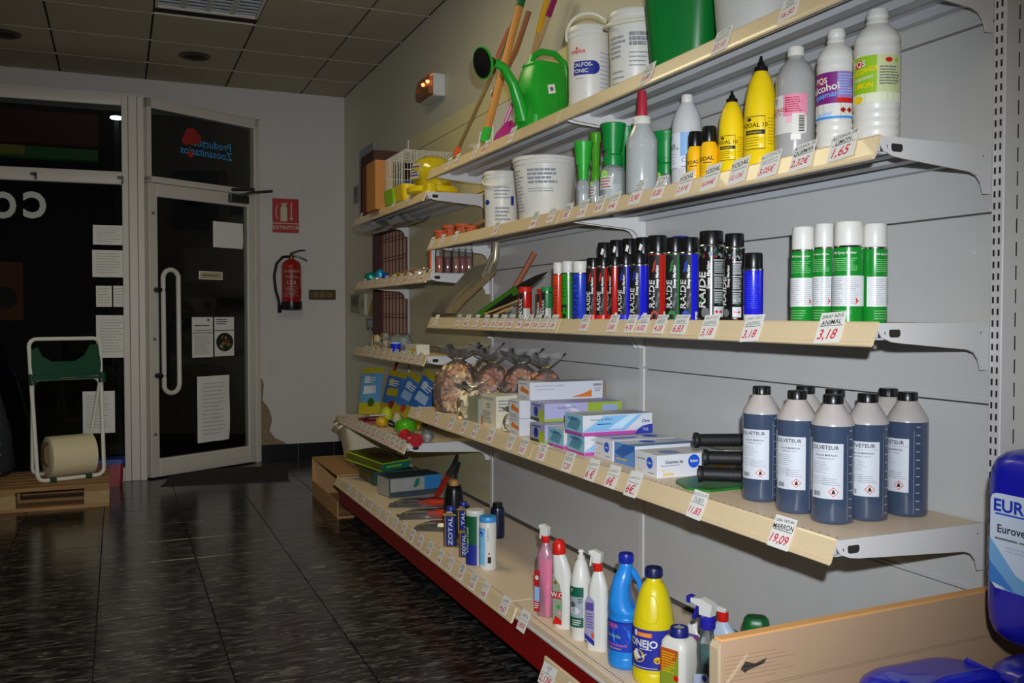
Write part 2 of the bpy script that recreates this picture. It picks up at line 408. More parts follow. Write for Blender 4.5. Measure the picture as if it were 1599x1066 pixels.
g.build('handle_mount', hd)
g = G(); g.tube([DP(.105, -.045, .76), DP(.105, -.045, 1.39)], .016, M('outer_handle', 'd0e0e4', .3), 8); g.build('outer_handle', door)
g = G()
for z in (.33, 1.03, 1.95): g.lathe([(.0, 0), (.011, .001), (.011, .012), (.006, .014)], DSTEEL, 10, T=Matrix.Translation(DP(.04, .018, z)) @ Matrix.Rotation(pi/2, 4, 'X'))
g.build('door_lock', door)
g = G(); barV(g, D0, dd, .70, .88, ZM-.085, ZM-.02, .018, .06, DSTEEL, .006)
g.tube([DP(.78, .06, ZM-.03), DP(.86, .10, ZM+.0), DP(1.05, .13, ZM+.03)], .011, DSTEEL, 6); g.tube([DP(.70, .07, ZM+.01), DP(.9, .09, ZM+.03)], .012, DSTEEL, 6)
g.build('door_closer', door)
for z in (.72, 1.25, 1.55, 1.85):
    g = G(); barV(g, D0, dd, DL-.05, DL-.03, z-.045, z+.045, .018, .032, ALU, .003); g.build('hinge', door)

# street outside: pavement and the dark building line opposite
g = G(); g.box(-9, 9, 8.3, 22, -.15, -.1, M('street_asphalt', '151516', .9)); struct('trim_2', g)

# papers stuck on the glass
def sheet(p, d, off, px, label, cat, group=None, mt=PAPER, deco=None, name='paper_notice', curl=.004):
    n = (d[1], -d[0]) if d[0] > 0 else (-d[1], d[0]); g = G(); L = []
    x0, x1 = px[0], px[2]
    q = onV(x0, px[1], p, d); a = (q[0]-p[0])*d[0]+(q[1]-p[1])*d[1]; q2 = onV(x1, px[3], p, d); b = (q2[0]-p[0])*d[0]+(q2[1]-p[1])*d[1]
    z1, z0 = q[2], q2[2]
    nn = 6
    for k in (off, off+.0012):
        for j in range(nn+1):
            for i in range(nn+1):
                s = a+(b-a)*i/nn; z = z0+(z1-z0)*j/nn; t = k+curl*sin(i*1.9)*cos(j*1.3)*(1 if 0 < i < nn or j == 0 else .3)+abs(curl)
                L.append((p[0]+d[0]*s+n[0]*t, p[1]+d[1]*s+n[1]*t, z))
    o2 = (nn+1)**2; fs = []
    for j in range(nn):
        for i in range(nn):
            c = j*(nn+1)+i; fs.append((c, c+1, c+nn+2, c+nn+1)); fs.append((c+o2, c+nn+1+o2, c+nn+2+o2, c+1+o2))
    g.add(L, fs, mt); root = thing(name, label, cat, (0, 0, 0), 0, group); g.build('sheet', root, smooth=60)
    # bring the empty to the sheet
    c = Vector(L[0]); root.location = c
    ch = root.children[0]; ch.data.transform(Matrix.Translation(-c))
    if deco:
        u = Vector((d[0], d[1], 0)) if b > a else Vector((-d[0], -d[1], 0)); u = Vector((abs(d[0])/d[0]*d[0], d[1]*(1 if d[0] > 0 else -1), 0)) if d[0] > 0 else Vector((-d[0], -d[1], 0))
        lo = min(a, b) if d[0] > 0 else max(a, b); o = Vector((p[0]+d[0]*lo+n[0]*(off+abs(curl)*2.2+.003), p[1]+d[1]*lo+n[1]*(off+abs(curl)*2.2+.003), z0))-c
        S = plane(o, u, (0, 0, 1)); g = G(); deco(g, S, abs(b-a), z1-z0); g.build('print', root, smooth=0)
    return root
def d_lines(n, sz=.8, mt=GINK): return lambda g, S, w, h: g.lines(S, w*.12, w*.88, h*(1-sz), h*.92, n, mt, .001, h/n*.18)
wp = [((145, 351, 197, 383), 'white paper sheet, topmost on the shop window beside the post', 7),
      ((144, 390, 196, 433), 'white paper sheet, second from top on the shop window', 8),
      ((150, 446, 175, 479), 'small white paper, left one of the pair on the shop window', 6),
      ((177, 446, 200, 479), 'small white paper, right one of the pair on the shop window', 6),
      ((150, 492, 201, 558), 'tall white paper below the pair of small ones on the shop window', 12),
      ((129, 611, 180, 675), 'white paper low on the window behind the white tubular stand', 12)]
for px, lb, n in wp: sheet(W0, wd, .004, px, lb, 'notice', 'papers taped to the shop window', deco=d_lines(n, .88, M('faint_print', 'bdb9ae', .8)))
sheet(D0, dd, .004, (331, 345, 378, 389), 'white curling paper near the top right of the glass door', 'notice', 'papers taped to the glass door', curl=.008)
sheet(D0, dd, .004, (306, 588, 357, 685), 'large creased white paper low on the glass door', 'notice', 'papers taped to the glass door', curl=.01, deco=d_lines(14, .9, M('faint_print', 'bdb9ae', .8)))
def d_plaque(g, S, w, h): g.rect(S, w*.04, w*.96, h*.1, h*.9, M('plaque_cream', 'b9b08c', .5), .0005); g.lines(S, w*.15, w*.85, h*.35, h*.65, 1, M('olive_ink', '6c6a45', .6), .0015, h*.14)
sheet(D0, dd, .004, (310, 423, 347, 437), 'small cream plaque on the glass door', 'sign', deco=d_plaque, name='door_plaque', curl=0)
def d_a(g, S, w, h):
    g.rect(S, 0, w, h*.60, h*.615, MBLK, .0012); g.lines(S, w*.1, w*.9, h*.77, h*.81, 1, M('navy_ink', '1f2b6b', .6), .0012, h*.03)
    g.rect(S, w*.08, w*.92, h*.665, h*.685, M('lime_ink', 'a0a64e', .6), .0012); g.disc(S, w*.76, h*.93, w*.05, M('navy_ink'), .0012); g.lines(S, w*.08, w*.9, h*.08, h*.55, 12, M('faint_print'), .0012)
def d_b(g, S, w, h):
    g.rect(S, 0, w, h*.655, h*.67, MBLK, .0012); g.lines(S, w*.08, w*.7, h*.8, h*.97, 3, INK, .0012, h*.022); rd = random.Random(4)
    g.disc(S, w*.5, h*.36, w*.44, M('poster_dark', '27241c', .6), .0012, 20, h*.24)
    for i in range(26):
        a, r = rd.uniform(0, 6.28), rd.uniform(0, .36); g.disc(S, w*(.5+r*cos(a)), h*(.36+r*.55*sin(a)), w*rd.uniform(.03, .09), M('poster_'+('a', 'b', 'c', 'd')[i % 4], ('8a7a2c', '4f5e25', '7b3b22', 'a39d70')[i % 4], .6), .0016+.00005*i, 7)
sheet(D0, dd, .004, (299, 495, 332, 557), 'white leaflet with a blue title, left of the picture poster on the door', 'notice', 'leaflets side by side on the door', deco=d_a, curl=.001)
sheet(D0, dd, .004, (334, 495, 365, 555), 'leaflet with a dark round picture, right of the blue-titled leaflet on the door', 'notice', 'leaflets side by side on the door', deco=d_b, curl=.001)
# window lettering (stuck on the outside, so it reads mirrored from indoors)
def mirrored(txt, px, py, hpx, mt, p, d, bold=.0, off=-.0075):
    q = onV(px, py, p, d); z = hpx*depth(q)/F; u = (-d[0], -d[1], 0) if d[0] > 0 else (d[0], d[1], 0)
    n = (d[1], -d[0]) if d[0] > 0 else (-d[1], d[0]); o = (q[0]+n[0]*off, q[1]+n[1]*off, q[2])
    S0 = plane(o, u, (0, 0, 1)); return S0, z
S0, z = mirrored('C', 53, 323, 45, WHT, W0, wd)
WL = M('window_letter_white', 'f0ede2', .6)
for ch, px in (('C', 54), ('O', 4)):
    S0, z = mirrored(ch, px, 322, 42, WL, W0, wd); g = G(); g.text(ch, S0, 0, 0, z*1.28, WL, h=0, bold=.045, sx=.86)
    tag(g.build('window_letter', smooth=0), 'mirrored white vinyl letter '+ch+' on the outside of the shop window', 'lettering', 'big white letters on the shop window')
BLU = M('vinyl_blue_glow', '2f8fc4', .5, emit=.10); RDV = M('vinyl_red_glow', 'b01212', .5, emit=.06)  # unlit vinyl, given a faint glow of its own
root = thing('door_lettering', 'mirrored blue shop lettering with red emblem above the glass door', 'lettering')
S0, z = mirrored('P', 333, 228, 13, BLU, D0, dd); g = G(); g.text('Productos', S0, 0, .005, .085, BLU, h=0, bold=.012); g.text('Zoosanitarios', S0, .055, -.065, .085, BLU, h=0, bold=.012); g.build('lettering', root, smooth=0)
g = G(); g.disc(S0, .19, .045, .065, RDV, -.001); g.disc(S0, .24, .01, .035, RDV, -.001); g.disc(S0, .145, .035, .04, RDV, -.001); g.disc(S0, .20, -.09, .028, RDV, -.001); g.build('emblem', root, smooth=0)

# dim lit awning strip outside, seen through the window
root = thing('street_sign', 'dim green and red strip sign outside behind the shop window', 'sign', (-.9, 9.4, 2.62))
g = G(); g.box(-2.2, .75, 0, .12, .0, .10, M('sign_green', '0c3a12', .6, emit=.12)); g.build('green_strip', root, smooth=0)
g = G(); g.box(-.4, .15, -.01, .0, .02, .10, M('sign_yellow', '4a4410', .6, emit=.16)); g.build('lit_patch', root, smooth=0)
g = G(); g.box(-2.2, .75, 0, .12, .13, .42, M('sign_red', '2a0605', .7, emit=.12)); g.build('red_panel', root, smooth=0)
root = thing('street_light', 'small bright white lamp outside high behind the shop window', 'lamp', onY(182, 184, 9.0)); g = G(); g.box(-.02, .02, .06, .10, -root.location.z-.1, .05, DARK); g.box(-.015, .015, .0, .08, .012, .03, DARK); g.build('post', root, smooth=0)
g = G(); g.lathe([(0, -.012), (.05, -.01), (.055, 0), (.05, .01), (0, .012)], M('lamp_white', 'e6f0ff', .4, emit=3), 12); g.build('diffuser', root)
root = thing('orange_panel', 'dim orange lit panel outside at the far left of the window', 'sign', onY(8, 465, 10.5))
g = G(); g.box(-.4, .16, 0, .03, -.22, .36, M('far_orange', '4a2008', .7, emit=.08)); g.build('panel', root, smooth=0)
g = G(); g.lathe([(.0, 0), (.11, .001), (.11, .008), (0, .009)], M('far_dark', '15100c', .7), 16, T=Matrix.Translation((.0, -.012, 0)) @ Matrix.Rotation(pi/2, 4, 'X')); g.build('dark_disc', root)

# ceiling luminaires with louvres
LUM = M('louvre_alu', 'dfe6e8', .3, metal=.35); TUB = M('fluorescent_tube', 'fff2cf', .4, emit=TUBE_W)
def luminaire(x0, y0, label):
    root = thing('ceiling_luminaire', label, 'ceiling light', (x0, y0, CEIL), 0, 'louvred ceiling luminaires')
    g = G(); w, l = .6, 1.2
    for a in ((.004, .02, .004, l-.004), (w-.02, w-.004, .004, l-.004), (.02, w-.02, .004, .02), (.02, w-.02, l-.02, l-.004)): g.box(a[0], a[1], a[2], a[3], -.006, .09, ALU)
    g.box(.02, w-.02, .02, l-.02, .085, .09, LUM); g.build('housing', root, smooth=0)
    g = G()
    for i in range(1, 4):
        x = .02+(w-.04)*i/4; g.loft([[(x-.018, y, .0), (x, y, .06), (x+.018, y, .0)] for y in (.02, l-.02)], LUM)
    g.build('louvre_rail', root, smooth=0)
    p = None
    for j in range(1, 20):
        y = j*l/20
        if p is None:
            g = G(); g.loft([[(x, -.007, .002), (x, 0, .045), (x, .007, .002)] for x in (.02, w-.02)], LUM); p = g.build('louvre_blade', root, smooth=0); q = p
        else: q = p.copy(); COL.objects.link(q); q.parent = root
        q.location = (0, y, 0)
    for i in range(4):
        x = .02+(w-.04)*(i+.5)/4; g = G(); g.tube([(x, .04, .072), (x, l-.04, .072)], .013, TUB, 8); g.build('tube', root)
    return root
luminaire(.22, 4.775, 'lit louvred ceiling luminaire above the shop floor')
# downlights
for px, py, nm in ((304, 87, 'right'), (5, 52, 'left')):
    q = onZ(px, py, CEIL); root = thing('downlight', 'round unlit recessed downlight, the %s one of two in the ceiling' % nm, 'downlight', (q[0], q[1], CEIL), 0, 'downlights in the ceiling')
    g = G(); g.lathe([(.075, .0), (.105, .0), (.108, -.006), (.098, -.012), (.078, -.010), (.07, -.004)], M('bronze_ring', '4f4238', .5, metal=.2), 24, c0=False, c1=False); g.build('trim_ring', root)
    g = G(); g.lathe([(.08, -.005), (.05, -.003), (.001, -.002)], MBLK, 20, c0=False); g.build('lens', root)

# ================================================================== GONDOLA SHELVING
UA, UB, UC, UD = 1.416, 2.848, 4.28, 5.712
PX = 1.70
gond = thing('shelving_unit', 'long cream metal wall shelving frame with slotted uprights and back panels', 'shelving', (PX, UA, 0))
def gp(g, name, parent=gond, **k):
    for i, v in enumerate(g.v): g.v[i] = (v[0]-PX, v[1]-UA, v[2])
    return g.build(name, parent, **k)
SLOT = M('slot_shadow', '2b2622', .9)
for i, y in enumerate((UA, UB, UC, UD)):
    g = G(); g.box(PX-.004, WX-.002, y-.03, y, .0, 2.31, SHW, b=.002); up = gp(g, 'upright', smooth=0)
    g = G(); rows = [(-.012, .024), (-.022, .024)]
    if i == 0:
        k = .3
        while k < 2.28:
            for yy in (-.0085, -.0205): g.box(PX-.0046, PX-.0040, y+yy-.0022, y+yy+.0022, k, k+.0135, SLOT)
            g.box(PX+.034, PX+.037, y-.0306, y-.030, k, k+.03 if int(round((k-.3)/.0246)) % 2 == 0 else k, SLOT) if int(round((k-.3)/.0246)) % 2 == 0 else None
            k += .0246
        o = gp(g, 'slots', up, smooth=0, kind='stuff')
ZS = [.26, .61, 1.02, 1.426, 1.828, 2.218, 2.31]
def panels(y0, y1, warm_lit=False):
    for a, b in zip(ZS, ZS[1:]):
        PM = PANEL_WARM_LIT if warm_lit or a > 1.9 else PANEL  # top rows and far bay get the colour with warm light painted in
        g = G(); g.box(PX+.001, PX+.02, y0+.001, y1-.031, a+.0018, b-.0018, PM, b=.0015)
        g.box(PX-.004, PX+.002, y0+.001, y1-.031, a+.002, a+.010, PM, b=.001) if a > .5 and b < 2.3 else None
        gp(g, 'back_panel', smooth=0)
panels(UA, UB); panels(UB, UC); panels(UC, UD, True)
g = G(); g.box(PX+.022, WX-.003, UA, UD-.03, .2, 2.30, M('panel_backing', '6a665e', .8)); gp(g, 'backing', smooth=0)
# base decks with kick plates
BX, BZ = 1.19, .25
for i, (a, b) in enumerate(((.55, UA-.031), (UA, UB-.002), (UB, UC-.002), (UC, 5.44))):
    bs = thing('gondola_plinth', ('cream base deck of the shelving under the cardboard and blue canisters', 'cream base deck of the near bay under the cleaning bottles', 'cream base deck of the middle bay under tins and canisters', 'cream base deck of the far bay under boxed tools')[i], 'shelf base', (BX, a, 0), 0, 'base decks of the wall shelving')
    def bp(g, name, parent=None, **k):
        for j, v in enumerate(g.v): g.v[j] = (v[0]-BX, v[1]-a, v[2])
        return g.build(name, parent or bs, **k)
    g = G(); g.box(BX, PX-.006, a, b, BZ-.028, BZ, DECK, b=.0025); d = bp(g, 'deck', smooth=0)
    g = G(); g.box(BX+.012, BX+.026, a, b, .098, BZ-.029, RED); bp(g, 'kick_plate', smooth=0)
    g = G(); g.box(BX-.003, BX+.012, a, b, BZ-.034, BZ-.024, SHW, b=.002); bp(g, 'front_lip', smooth=0)
    g = G(); g.box(BX+.14, BX+.155, a, b, 0, BZ-.03, M('plinth_dark', '161313', .7)); bp(g, 'plinth_board', smooth=0)
    if i < 3:
        g = G(); y = a+.012
        while y < b-.01:
            g.box(BX+.017, BX+.0215, y-.0022, y+.0022, BZ, BZ+.0004, SLOT); y += .0125
        bp(g, 'perforations', d, smooth=0, kind='stuff')

# shelves: board, two brackets, front price rail
def bracket(g, X, L, z, y, t=.004):
    pf = [(0, .0), (L-.006, .0), (L-.001, -.006), (L-.002, -.016), (L-.012, -.030), (L-.035, -.038), (L-.06, -.041), (.06, -.056), (.04, -.063), (.027, -.078), (.02, -.10), (0, -.10)]
    g.prism(pf, lambda u, v, w: (PX-.006-u, y+w, z+v), 0, t, SHW)
def shelf(z, X, y0, y1, label, rail=True, ucol=SHU):
    L = PX-.006-X; root = thing('shelf', label, 'shelf', (X, y0, z))
    def sp(g, name, parent=root, **k):
        for i, v in enumerate(g.v): g.v[i] = (v[0]-X, v[1]-y0, v[2]-z)
        return g.build(name, parent, **k)
    g = G(); g.box(X+.004, PX-.008, y0+.004, y1-.035, z-.004, z, DECK)
    g.box(X+.002, X+.006, y0+.006, y1-.036, z-.030, z-.001, ucol); g.box(X+.002, X+.022, y0+.006, y1-.036, z-.033, z-.029, ucol)
    g.box(PX-.03, PX-.008, y0+.006, y1-.036, z-.028, z-.004, ucol)
    for k in range(2):
        xx = X+L*(.36+.3*k); g.loft([[(xx-.03, y, z-.004), (xx-.018, y, z-.020), (xx+.018, y, z-.020), (xx+.03, y, z-.004)] for y in (y0+.008, y1-.038)], ucol)
    g.box(X+.006, PX-.03, y0+.006, y1-.036, z-.0065, z-.004, ucol)
    bd = sp(g, 'board', smooth=0)
    if X < 1.3 and y0 < 4:
        g = G(); yy = y0+.02
        while yy < y1-.05: g.box(X+.019, X+.0225, yy-.0018, yy+.0018, z, z+.0004, SLOT); yy += .025
        sp(g, 'perforations', bd, smooth=0, kind='stuff')
    for y in (y0-.0005, y1-.034):
        g = G(); bracket(g, X, L, z+.001, y); b = sp(g, 'bracket', smooth=0)
        yy = y-.0004
        if y < y0+.01:
            g = G(); g.prism([(PX-.006-u, v) for u, v in ((L-.055, -.012), (L-.03, -.012), (L-.028, -.016), (L-.029, -.025), (L-.033, -.028), (L-.053, -.028), (L-.058, -.024), (L-.058, -.015))], lambda u, v, w: (u, yy+w, z+v), 0, .0003, SLOT)
            sp(g, 'slotted_hole', b, smooth=0)
            g = G(); g.box(X+.0165, X+.0185, yy, yy+.0003, z-.022, z-.016, SLOT); sp(g, 'pin_hole', b, smooth=0)
            g = G(); g.box(PX-.03, PX-.028, yy, yy+.0003, z-.022, z-.018, SLOT); sp(g, 'pin_hole', b, smooth=0)
    if rail:
        g = G(); y2 = y1-.004; y3 = y0-.0
        pr = [(.004, .002), (.0, .004), (-.003, .001), (-.017, -.036), (-.020, -.037), (-.022, -.044), (-.018, -.047), (-.012, -.043), (.002, -.004), (.004, -.004)]
        g.loft([[(X+u, y, z+v) for u, v in pr] for y in (y3, y2)], RAIL); sp(g, 'price_rail', smooth=20)
    return root
S0, S1, S2, S3 = 1.90, 1.563, 1.193, .768
SX = {0: 1.39, 1: 1.39, 2: 1.39, 3: 1.29}
SZ = [S0, S1, S2, S3]
on = ['top shelf of tools and buckets', 'shelf of disinfectant bottles', 'shelf of spray cans', 'deep shelf of marking fluid and gloves']
for k in range(4):
    shelf(SZ[k], SX[k], UA, UB, 'cream metal wall shelf, near bay, %s' % on[k])
    shelf(SZ[k], SX[k], UB, UC, 'cream metal wall shelf, middle bay, %s' % (['under watering can and handles', 'under white tubs and funnels', 'under shovel head and hoe', 'under nut bags and glove boxes'][k]))
T0, T1, T2, T3 = 1.80, 1.41, 1.008, .589
TZ = [T0, T1, T2, T3]; TXX = [1.37, 1.38, 1.37, 1.27]
for k in range(4):
    shelf(TZ[k], TXX[k], UC, UD, 'cream metal wall shelf, far bay by the door, %s' % (['under wire cage', 'under shiny sweets', 'under pale bowls', 'under seed packets'][k]))
# rail along the base
rl = thing('price_rail', 'long cream price rail along the base deck above the red kick plate', 'rail', (BX, UB-.08, BZ))
def railbar(root, y0, y1, name='rail'):
    g = G(); pr = [(.004, .002), (.0, .004), (-.003, .001), (-.017, -.036), (-.020, -.037), (-.022, -.044), (-.018, -.047), (-.012, -.043), (.002, -.004), (.004, -.004)]
    g.loft([[(u, y, v) for u, v in pr] for y in (y0, y1)], RAIL); return g.build(name, root, smooth=20)
railbar(rl, .0, 5.45-UB+.08)
# loose rail hanging low on the kick plate
q = onX(830, 1034, 1.13)
lr = thing('price_rail', 'short loose cream price rail hanging off the red kick plate in the foreground', 'rail', (1.165, 2.49, .19))
o = railbar(lr, -.9, 0); lr.rotation_euler = (0, radians(-12), 0)

# ------------------------------------------------------------------ price cards
def price(X, z, px, name, pr, near, w=.052, h=.058, tilt=0, dark=False, up=.018, shelfname='', bold=0, ps=1.0, grp=None, Y=None):
    Y = yfor(px, X-.01, z-.01) if Y is None else Y
    root = thing('price_card', ('%s' if near.startswith('#') else 'price card %s %%s' % pr) % near.lstrip('#'), 'price card', (X-.004, Y, z), 0, grp)
    vd = Vector((.38, 0, .925)).normalized(); u0 = Vector((0, -1, 0)); r = Matrix.Rotation(radians(tilt), 3, u0.cross(vd))
    S = plane((0, 0, 0), r @ u0, r @ vd)
    g = G(); v0, v1 = up-h, up
    a = [S(-w/2, v0, .0015), S(w/2, v0, .0015), S(w/2, v1, .0015), S(-w/2, v1, .0015)]; b = [S(-w/2, v0, .0022), S(w/2, v0, .0022), S(w/2, v1, .0022), S(-w/2, v1, .0022)]
    g.loft([a, b], CARD); g.build('card', root, smooth=0)
    g = G(); ls = name.split('|'); n = len(ls)
    mk = INK if dark else GINK
    lh = h*.40/n
    for i, t in enumerate(ls):
        s = min(lh*1.12, w*1.5/max(3, len(t))); g.text(t, S, 0, v1-lh*(i+.6)-.001, s, mk, .0028, rot=radians(3), shear=.12, bold=.012 if dark else 0)
    g.rect(S, -w*.42, w*.46, v1-h*.45, v1-h*.43, mk, .0028)
    s = min(h*.50*ps, w*1.7*ps/max(3, len(pr))); g.text(pr, S, -w*.04, v0+h*.27, s, RINK, .0028, shear=.25, bold=.015)
    g.build('writing', root, smooth=0)
    return root
G2 = 'price cards on the shelf rails'
# (shelf z, front X, list of (px, name, price, near, opts))
def row(z, X, items, grp, **kw):
    for it in items:
        o = dict(kw); o.update(it[4] if len(it) > 4 else {}); price(X, z, it[0], it[1], it[2], it[3], grp=grp, **o)
row(S0, 1.39, [(700, 'PALA', '8,95', 'at the far end of the top rail'), (713, 'RAST', '6,50', 'second from the far end of the top rail'), (741, 'ESC', '3,20', 'under the orange tool tip, top rail', {'tilt': 5}),
  (758, 'MANGO', '38€', 'under the green-banded handle', {'tilt': -4}), (799, 'REG|ADERA', '5,10', 'below the watering can spout', {'h': .066, 'up': .022}),
  (1011, 'ATIL|MALLA', '10,80', 'under the two white buckets', {'w': .06, 'h': .062, 'tilt': 4}), (1127, 'CUBO 30L|PLASTICO', '27,10', 'under the dark green bucket', {'w': .064, 'h': .066, 'tilt': 6}),
  (1232, 'CUBO|GRIS', '16,50', 'under the grey tub at the top edge', {'w': .06, 'tilt': 5})], 'price cards on the top rail')
row(S1, 1.39, [(674, 'TIERRA', '2,1', 'at the far end of the second rail'), (690, 'MACETA', '1,6', 'second from the far end of the second rail'), (711, 'MACETA', '3,2', 'below the terracotta pots'),
  (775, 'CALF', '3,50', 'under the small bail-handled tub'), (835, 'CALF|OSTO', '10,96', 'under the left of the big white tub', {'h': .066}), (861, 'RACION', '10,19', 'under the right of the big white tub'),
  (886, 'SAL', '5€', 'left of the green funnel bottle'), (911, 'STOM', '5,18', 'under the green funnel bottle', {'h': .064}), (937, 'DOSIF|ADOR', '8,10', 'left of the green cup bottle'),
  (959, 'DOSIF', '4,46', 'under the green cup bottle', {'h': .064}), (993, 'MINI|BIBERON|LLANA', '5,90', 'under the red-nozzle bottle', {'w': .06, 'h': .08, 'up': .04}), (1028, 'TETINA|REP', '8,20', 'right of the red-nozzle bottle', {'w': .054, 'h': .072, 'up': .034}),
  (1069, 'YODAL', '2,91€', 'below the left small yellow bottle', {'w': .060, 'h': .068, 'dark': True, 'tilt': 4, 'up': .026}), (1109, 'YODAL', '6,64€', 'below the right small yellow bottle', {'w': .062, 'h': .072, 'dark': True, 'tilt': 4, 'up': .03}),
  (1152, 'YODAL', '12,12€', 'below the medium yellow bottle', {'w': .064, 'h': .07, 'dark': True, 'tilt': 6, 'up': .028}), (1200, 'ALCOHOL|SANITARIO 96', '3,05€', 'below the large yellow bottle', {'w': .066, 'h': .066, 'tilt': 5, 'up': .024}),
  (1252, 'ALCOHOL DE|QUEMAR', '2,32€', 'below the pink-labelled bottle', {'w': .068, 'h': .066, 'dark': True, 'tilt': 5, 'up': .026}), (1314, 'ALCOHOL DE|LIMON', '1,65', 'below the purple-labelled bottle', {'w': .072, 'h': .064, 'dark': True, 'tilt': 6, 'up': .028})], 'price cards on the second rail')
ORD = 'first second third fourth fifth sixth seventh eighth ninth tenth eleventh twelfth thirteenth'.split()
its = [(681, '', '9', 'under the shovel blade tip')]
for i, (px, p) in enumerate(zip((715, 729, 743, 758, 771, 784, 797, 811, 825, 838, 851, 864), ('3,45', '4,05', '3,95', '5,60', '1,70', '4,60', '0,96', '7,96', '8,06', '3,03', '2,02', '1,04'))):
    its.append((px, ('HOZ', 'TIJ', 'PALA', 'LIMA', 'HACHA', 'SIERRA', 'PODA')[i % 7], p, '#price card %s, %s from the far end of the spray can rail' % (p, ORD[i+1]), {'w': .05, 'h': .055}))
its += [(913, 'MARCA|SPRAY', '3,60', 'under the blue white-capped can'), (957, 'MARC|ROJO', '3,80', 'under the short red cans'), (985, 'SPRAY|AZUL', '4,70', 'under the short blue cans', {'w': .05}), (1004, 'SPRAY OVI|ROJO', '6,02', 'left under the tall red can'),
  (1031, 'AEROSOL|VERDE', '4,28', 'right under the tall red can'), (1062, 'SPRAY VERDE|ANIMAL', '6,83', 'under the tall blue can', {'w': .066}), (1108, 'SPRAY ROJO|ANIMAL', '3,18', 'under the widest black can', {'w': .064, 'h': .066, 'tilt': 3}),
  (1175, 'SPRAY AZUL|ANIMAL', '3,18', 'under the short blue can on the right', {'w': .066, 'h': .068, 'tilt': 4}), (1296, 'SPRAY AZUL|ANIMAL', '3,18', 'under the green and white cans', {'w': .074, 'h': .07, 'dark': True, 'tilt': 4, 'up': .024})]
row(S2, 1.39, its, 'price cards on the spray can rail', **{'h': .056})
row(S3, 1.29, [(653, 'CAC', '2,1', 'at the far end of the glove shelf'), (682, 'NUEZ', '3,4', 'under the left nut bag'), (705, 'AJO', '1,20', 'under the small nut bag'), (724, 'JAB', '2,60', 'left of the grey-green box'), (742, 'ALM', '4,10', 'under the grey-green box'),
  (766, 'VASEL', '2,80', 'under the white cream carton'), (797, 'GASA', '1,95', 'under the tied clear bag'), (817, 'VENDA', '3,05', 'left under the orange-sided boxes'), (846, 'GUAN|VINI', '7,50', 'under the lilac glove boxes', {'w': .056}),
  (888, 'GUAN|NITRILO', '7,20', 'left under the blue-pink glove boxes', {'w': .06, 'h': .064}), (925, 'GUANTES M', '6 €', 'under the magenta-edged glove boxes', {'w': .06, 'h': .066}), (957, 'GUANTES L', '6€', 'under the far latex glove box', {'w': .06, 'h': .066}),
  (990, 'GUANTES XL', '6€.', 'under the near latex glove box', {'w': .062, 'h': .07}), (1090, 'BUZOCA 3M|TUBO', '11,83', 'below the black rubber tubes', {'w': .06, 'h': .068, 'tilt': -2, 'ps': 1.15}),
  (1222, 'CERA TINTURA|MARRON', '19,09', 'below the dark blue fluid bottles', {'w': .066, 'h': .068, 'dark': True, 'ps': 1.2})], 'price cards on the glove and fluid rail')
its = []
for i, (px, p) in enumerate(zip((545, 556, 567, 579, 592, 604, 617, 630, 643, 656), ('1,20', '2,20', '2,90', '4,15', '3,35', '5,25', '7,45', '8,65', '9,85', '6,05'))):
    its.append((px, 'TIJERA', p, '#price card %s, %s from the far end of the base rail' % (p, ORD[i]), {'w': .06}))
its += [(670, 'ZOTAL', '4,56', 'left of the tall dark tins', {'w': .062}), (687, 'ZOTAL', '1,46', 'under the tall dark tin'), (703, 'ZOTAL', '9,12', 'between the dark tins'), (720, 'ZOTAL|250', '5,02', 'under the short dark tin', {'dark': True}), (739, 'POLVO|VERDE', '6,02', 'under the green and navy canister'),
  (757, 'TALCO', '4,82', 'under the blue-capped canister'), (788, 'LIMPIA', '4,62', 'right of the blue-capped canister', {'w': .06}), (818, 'LIMPIA', '1,85€', 'at the near end of the base rail', {'w': .062, 'h': .066})]
row(BZ, BX, its, 'price cards on the base rail')
its = [(562, '', '1', 'at the far end of the cage shelf'), (592, '', '2', 'in the middle of the cage shelf'), (613, '', '5', 'under the lime cage base'), (637, '', '4', 'under the yellow toy')]
row(T0, 1.37, its, 'small price cards on the cage shelf', **{'w': .045, 'h': .05, 'up': .03})
for zz, X, a, b, n, nm in ((T1, 1.38, 562, 676, 10, 'sweets shelf'), (T2, 1.37, 565, 660, 10, 'bowl shelf'), (T3, 1.27, 537, 632, 13, 'seed packet shelf')):
    for i in range(n):
        px = a+(b-a)*(i+.5)/n; pz = '%d,%d0' % (1+(i*7+n) % 9, (i*3) % 10)
        price(X, zz, px, 'ART', pz, '#price card %s, %s from the door end of far %s rail' % (pz, ORD[i], nm), grp='price cards on the far '+nm, w=.062, h=.06, tilt=random.uniform(-5, 5))
for y, n, p, w_ in ((2.38, 'LEJIA|5L', '2,17€', 'left on the loose hanging rail'), (2.22, 'LEJIA', '1,90', 'right on the loose hanging rail')):
    price(1.13, .19, 0, n, p, w_, w=.085, h=.06, Y=y, tilt=2, grp='price cards on the loose rail')

# ================================================================== GOODS
def bottle(name, label, cat, P, R, H, prof, bm, cap, cm, turn=40, group=None, n=24, deco=None, capname='cap'):
    root = thing(name, label, cat, P, facecam(P, turn), group)
    g = G(); g.lathe([(r*R, z*H) for r, z in prof], bm, n); body = g.build('body', root, smooth=40)
    if cap:
        g = G(); g.lathe([(r*R, z*H) for r, z in cap], cm, n); g.build(capname, root, smooth=40)
    if deco: deco(root, R, H)
    return root
def label_part(root, R, H, a, b, c, d, mt, name='label', n=10, cyln=None):
    """wrapped label from angle a..b (degrees) and height fraction c..d"""
    S = cyl(R+.0004); g = G(); g.rect(S, R*radians(a), R*radians(b), c*H, d*H, mt, .0004, nu=n); return g, S
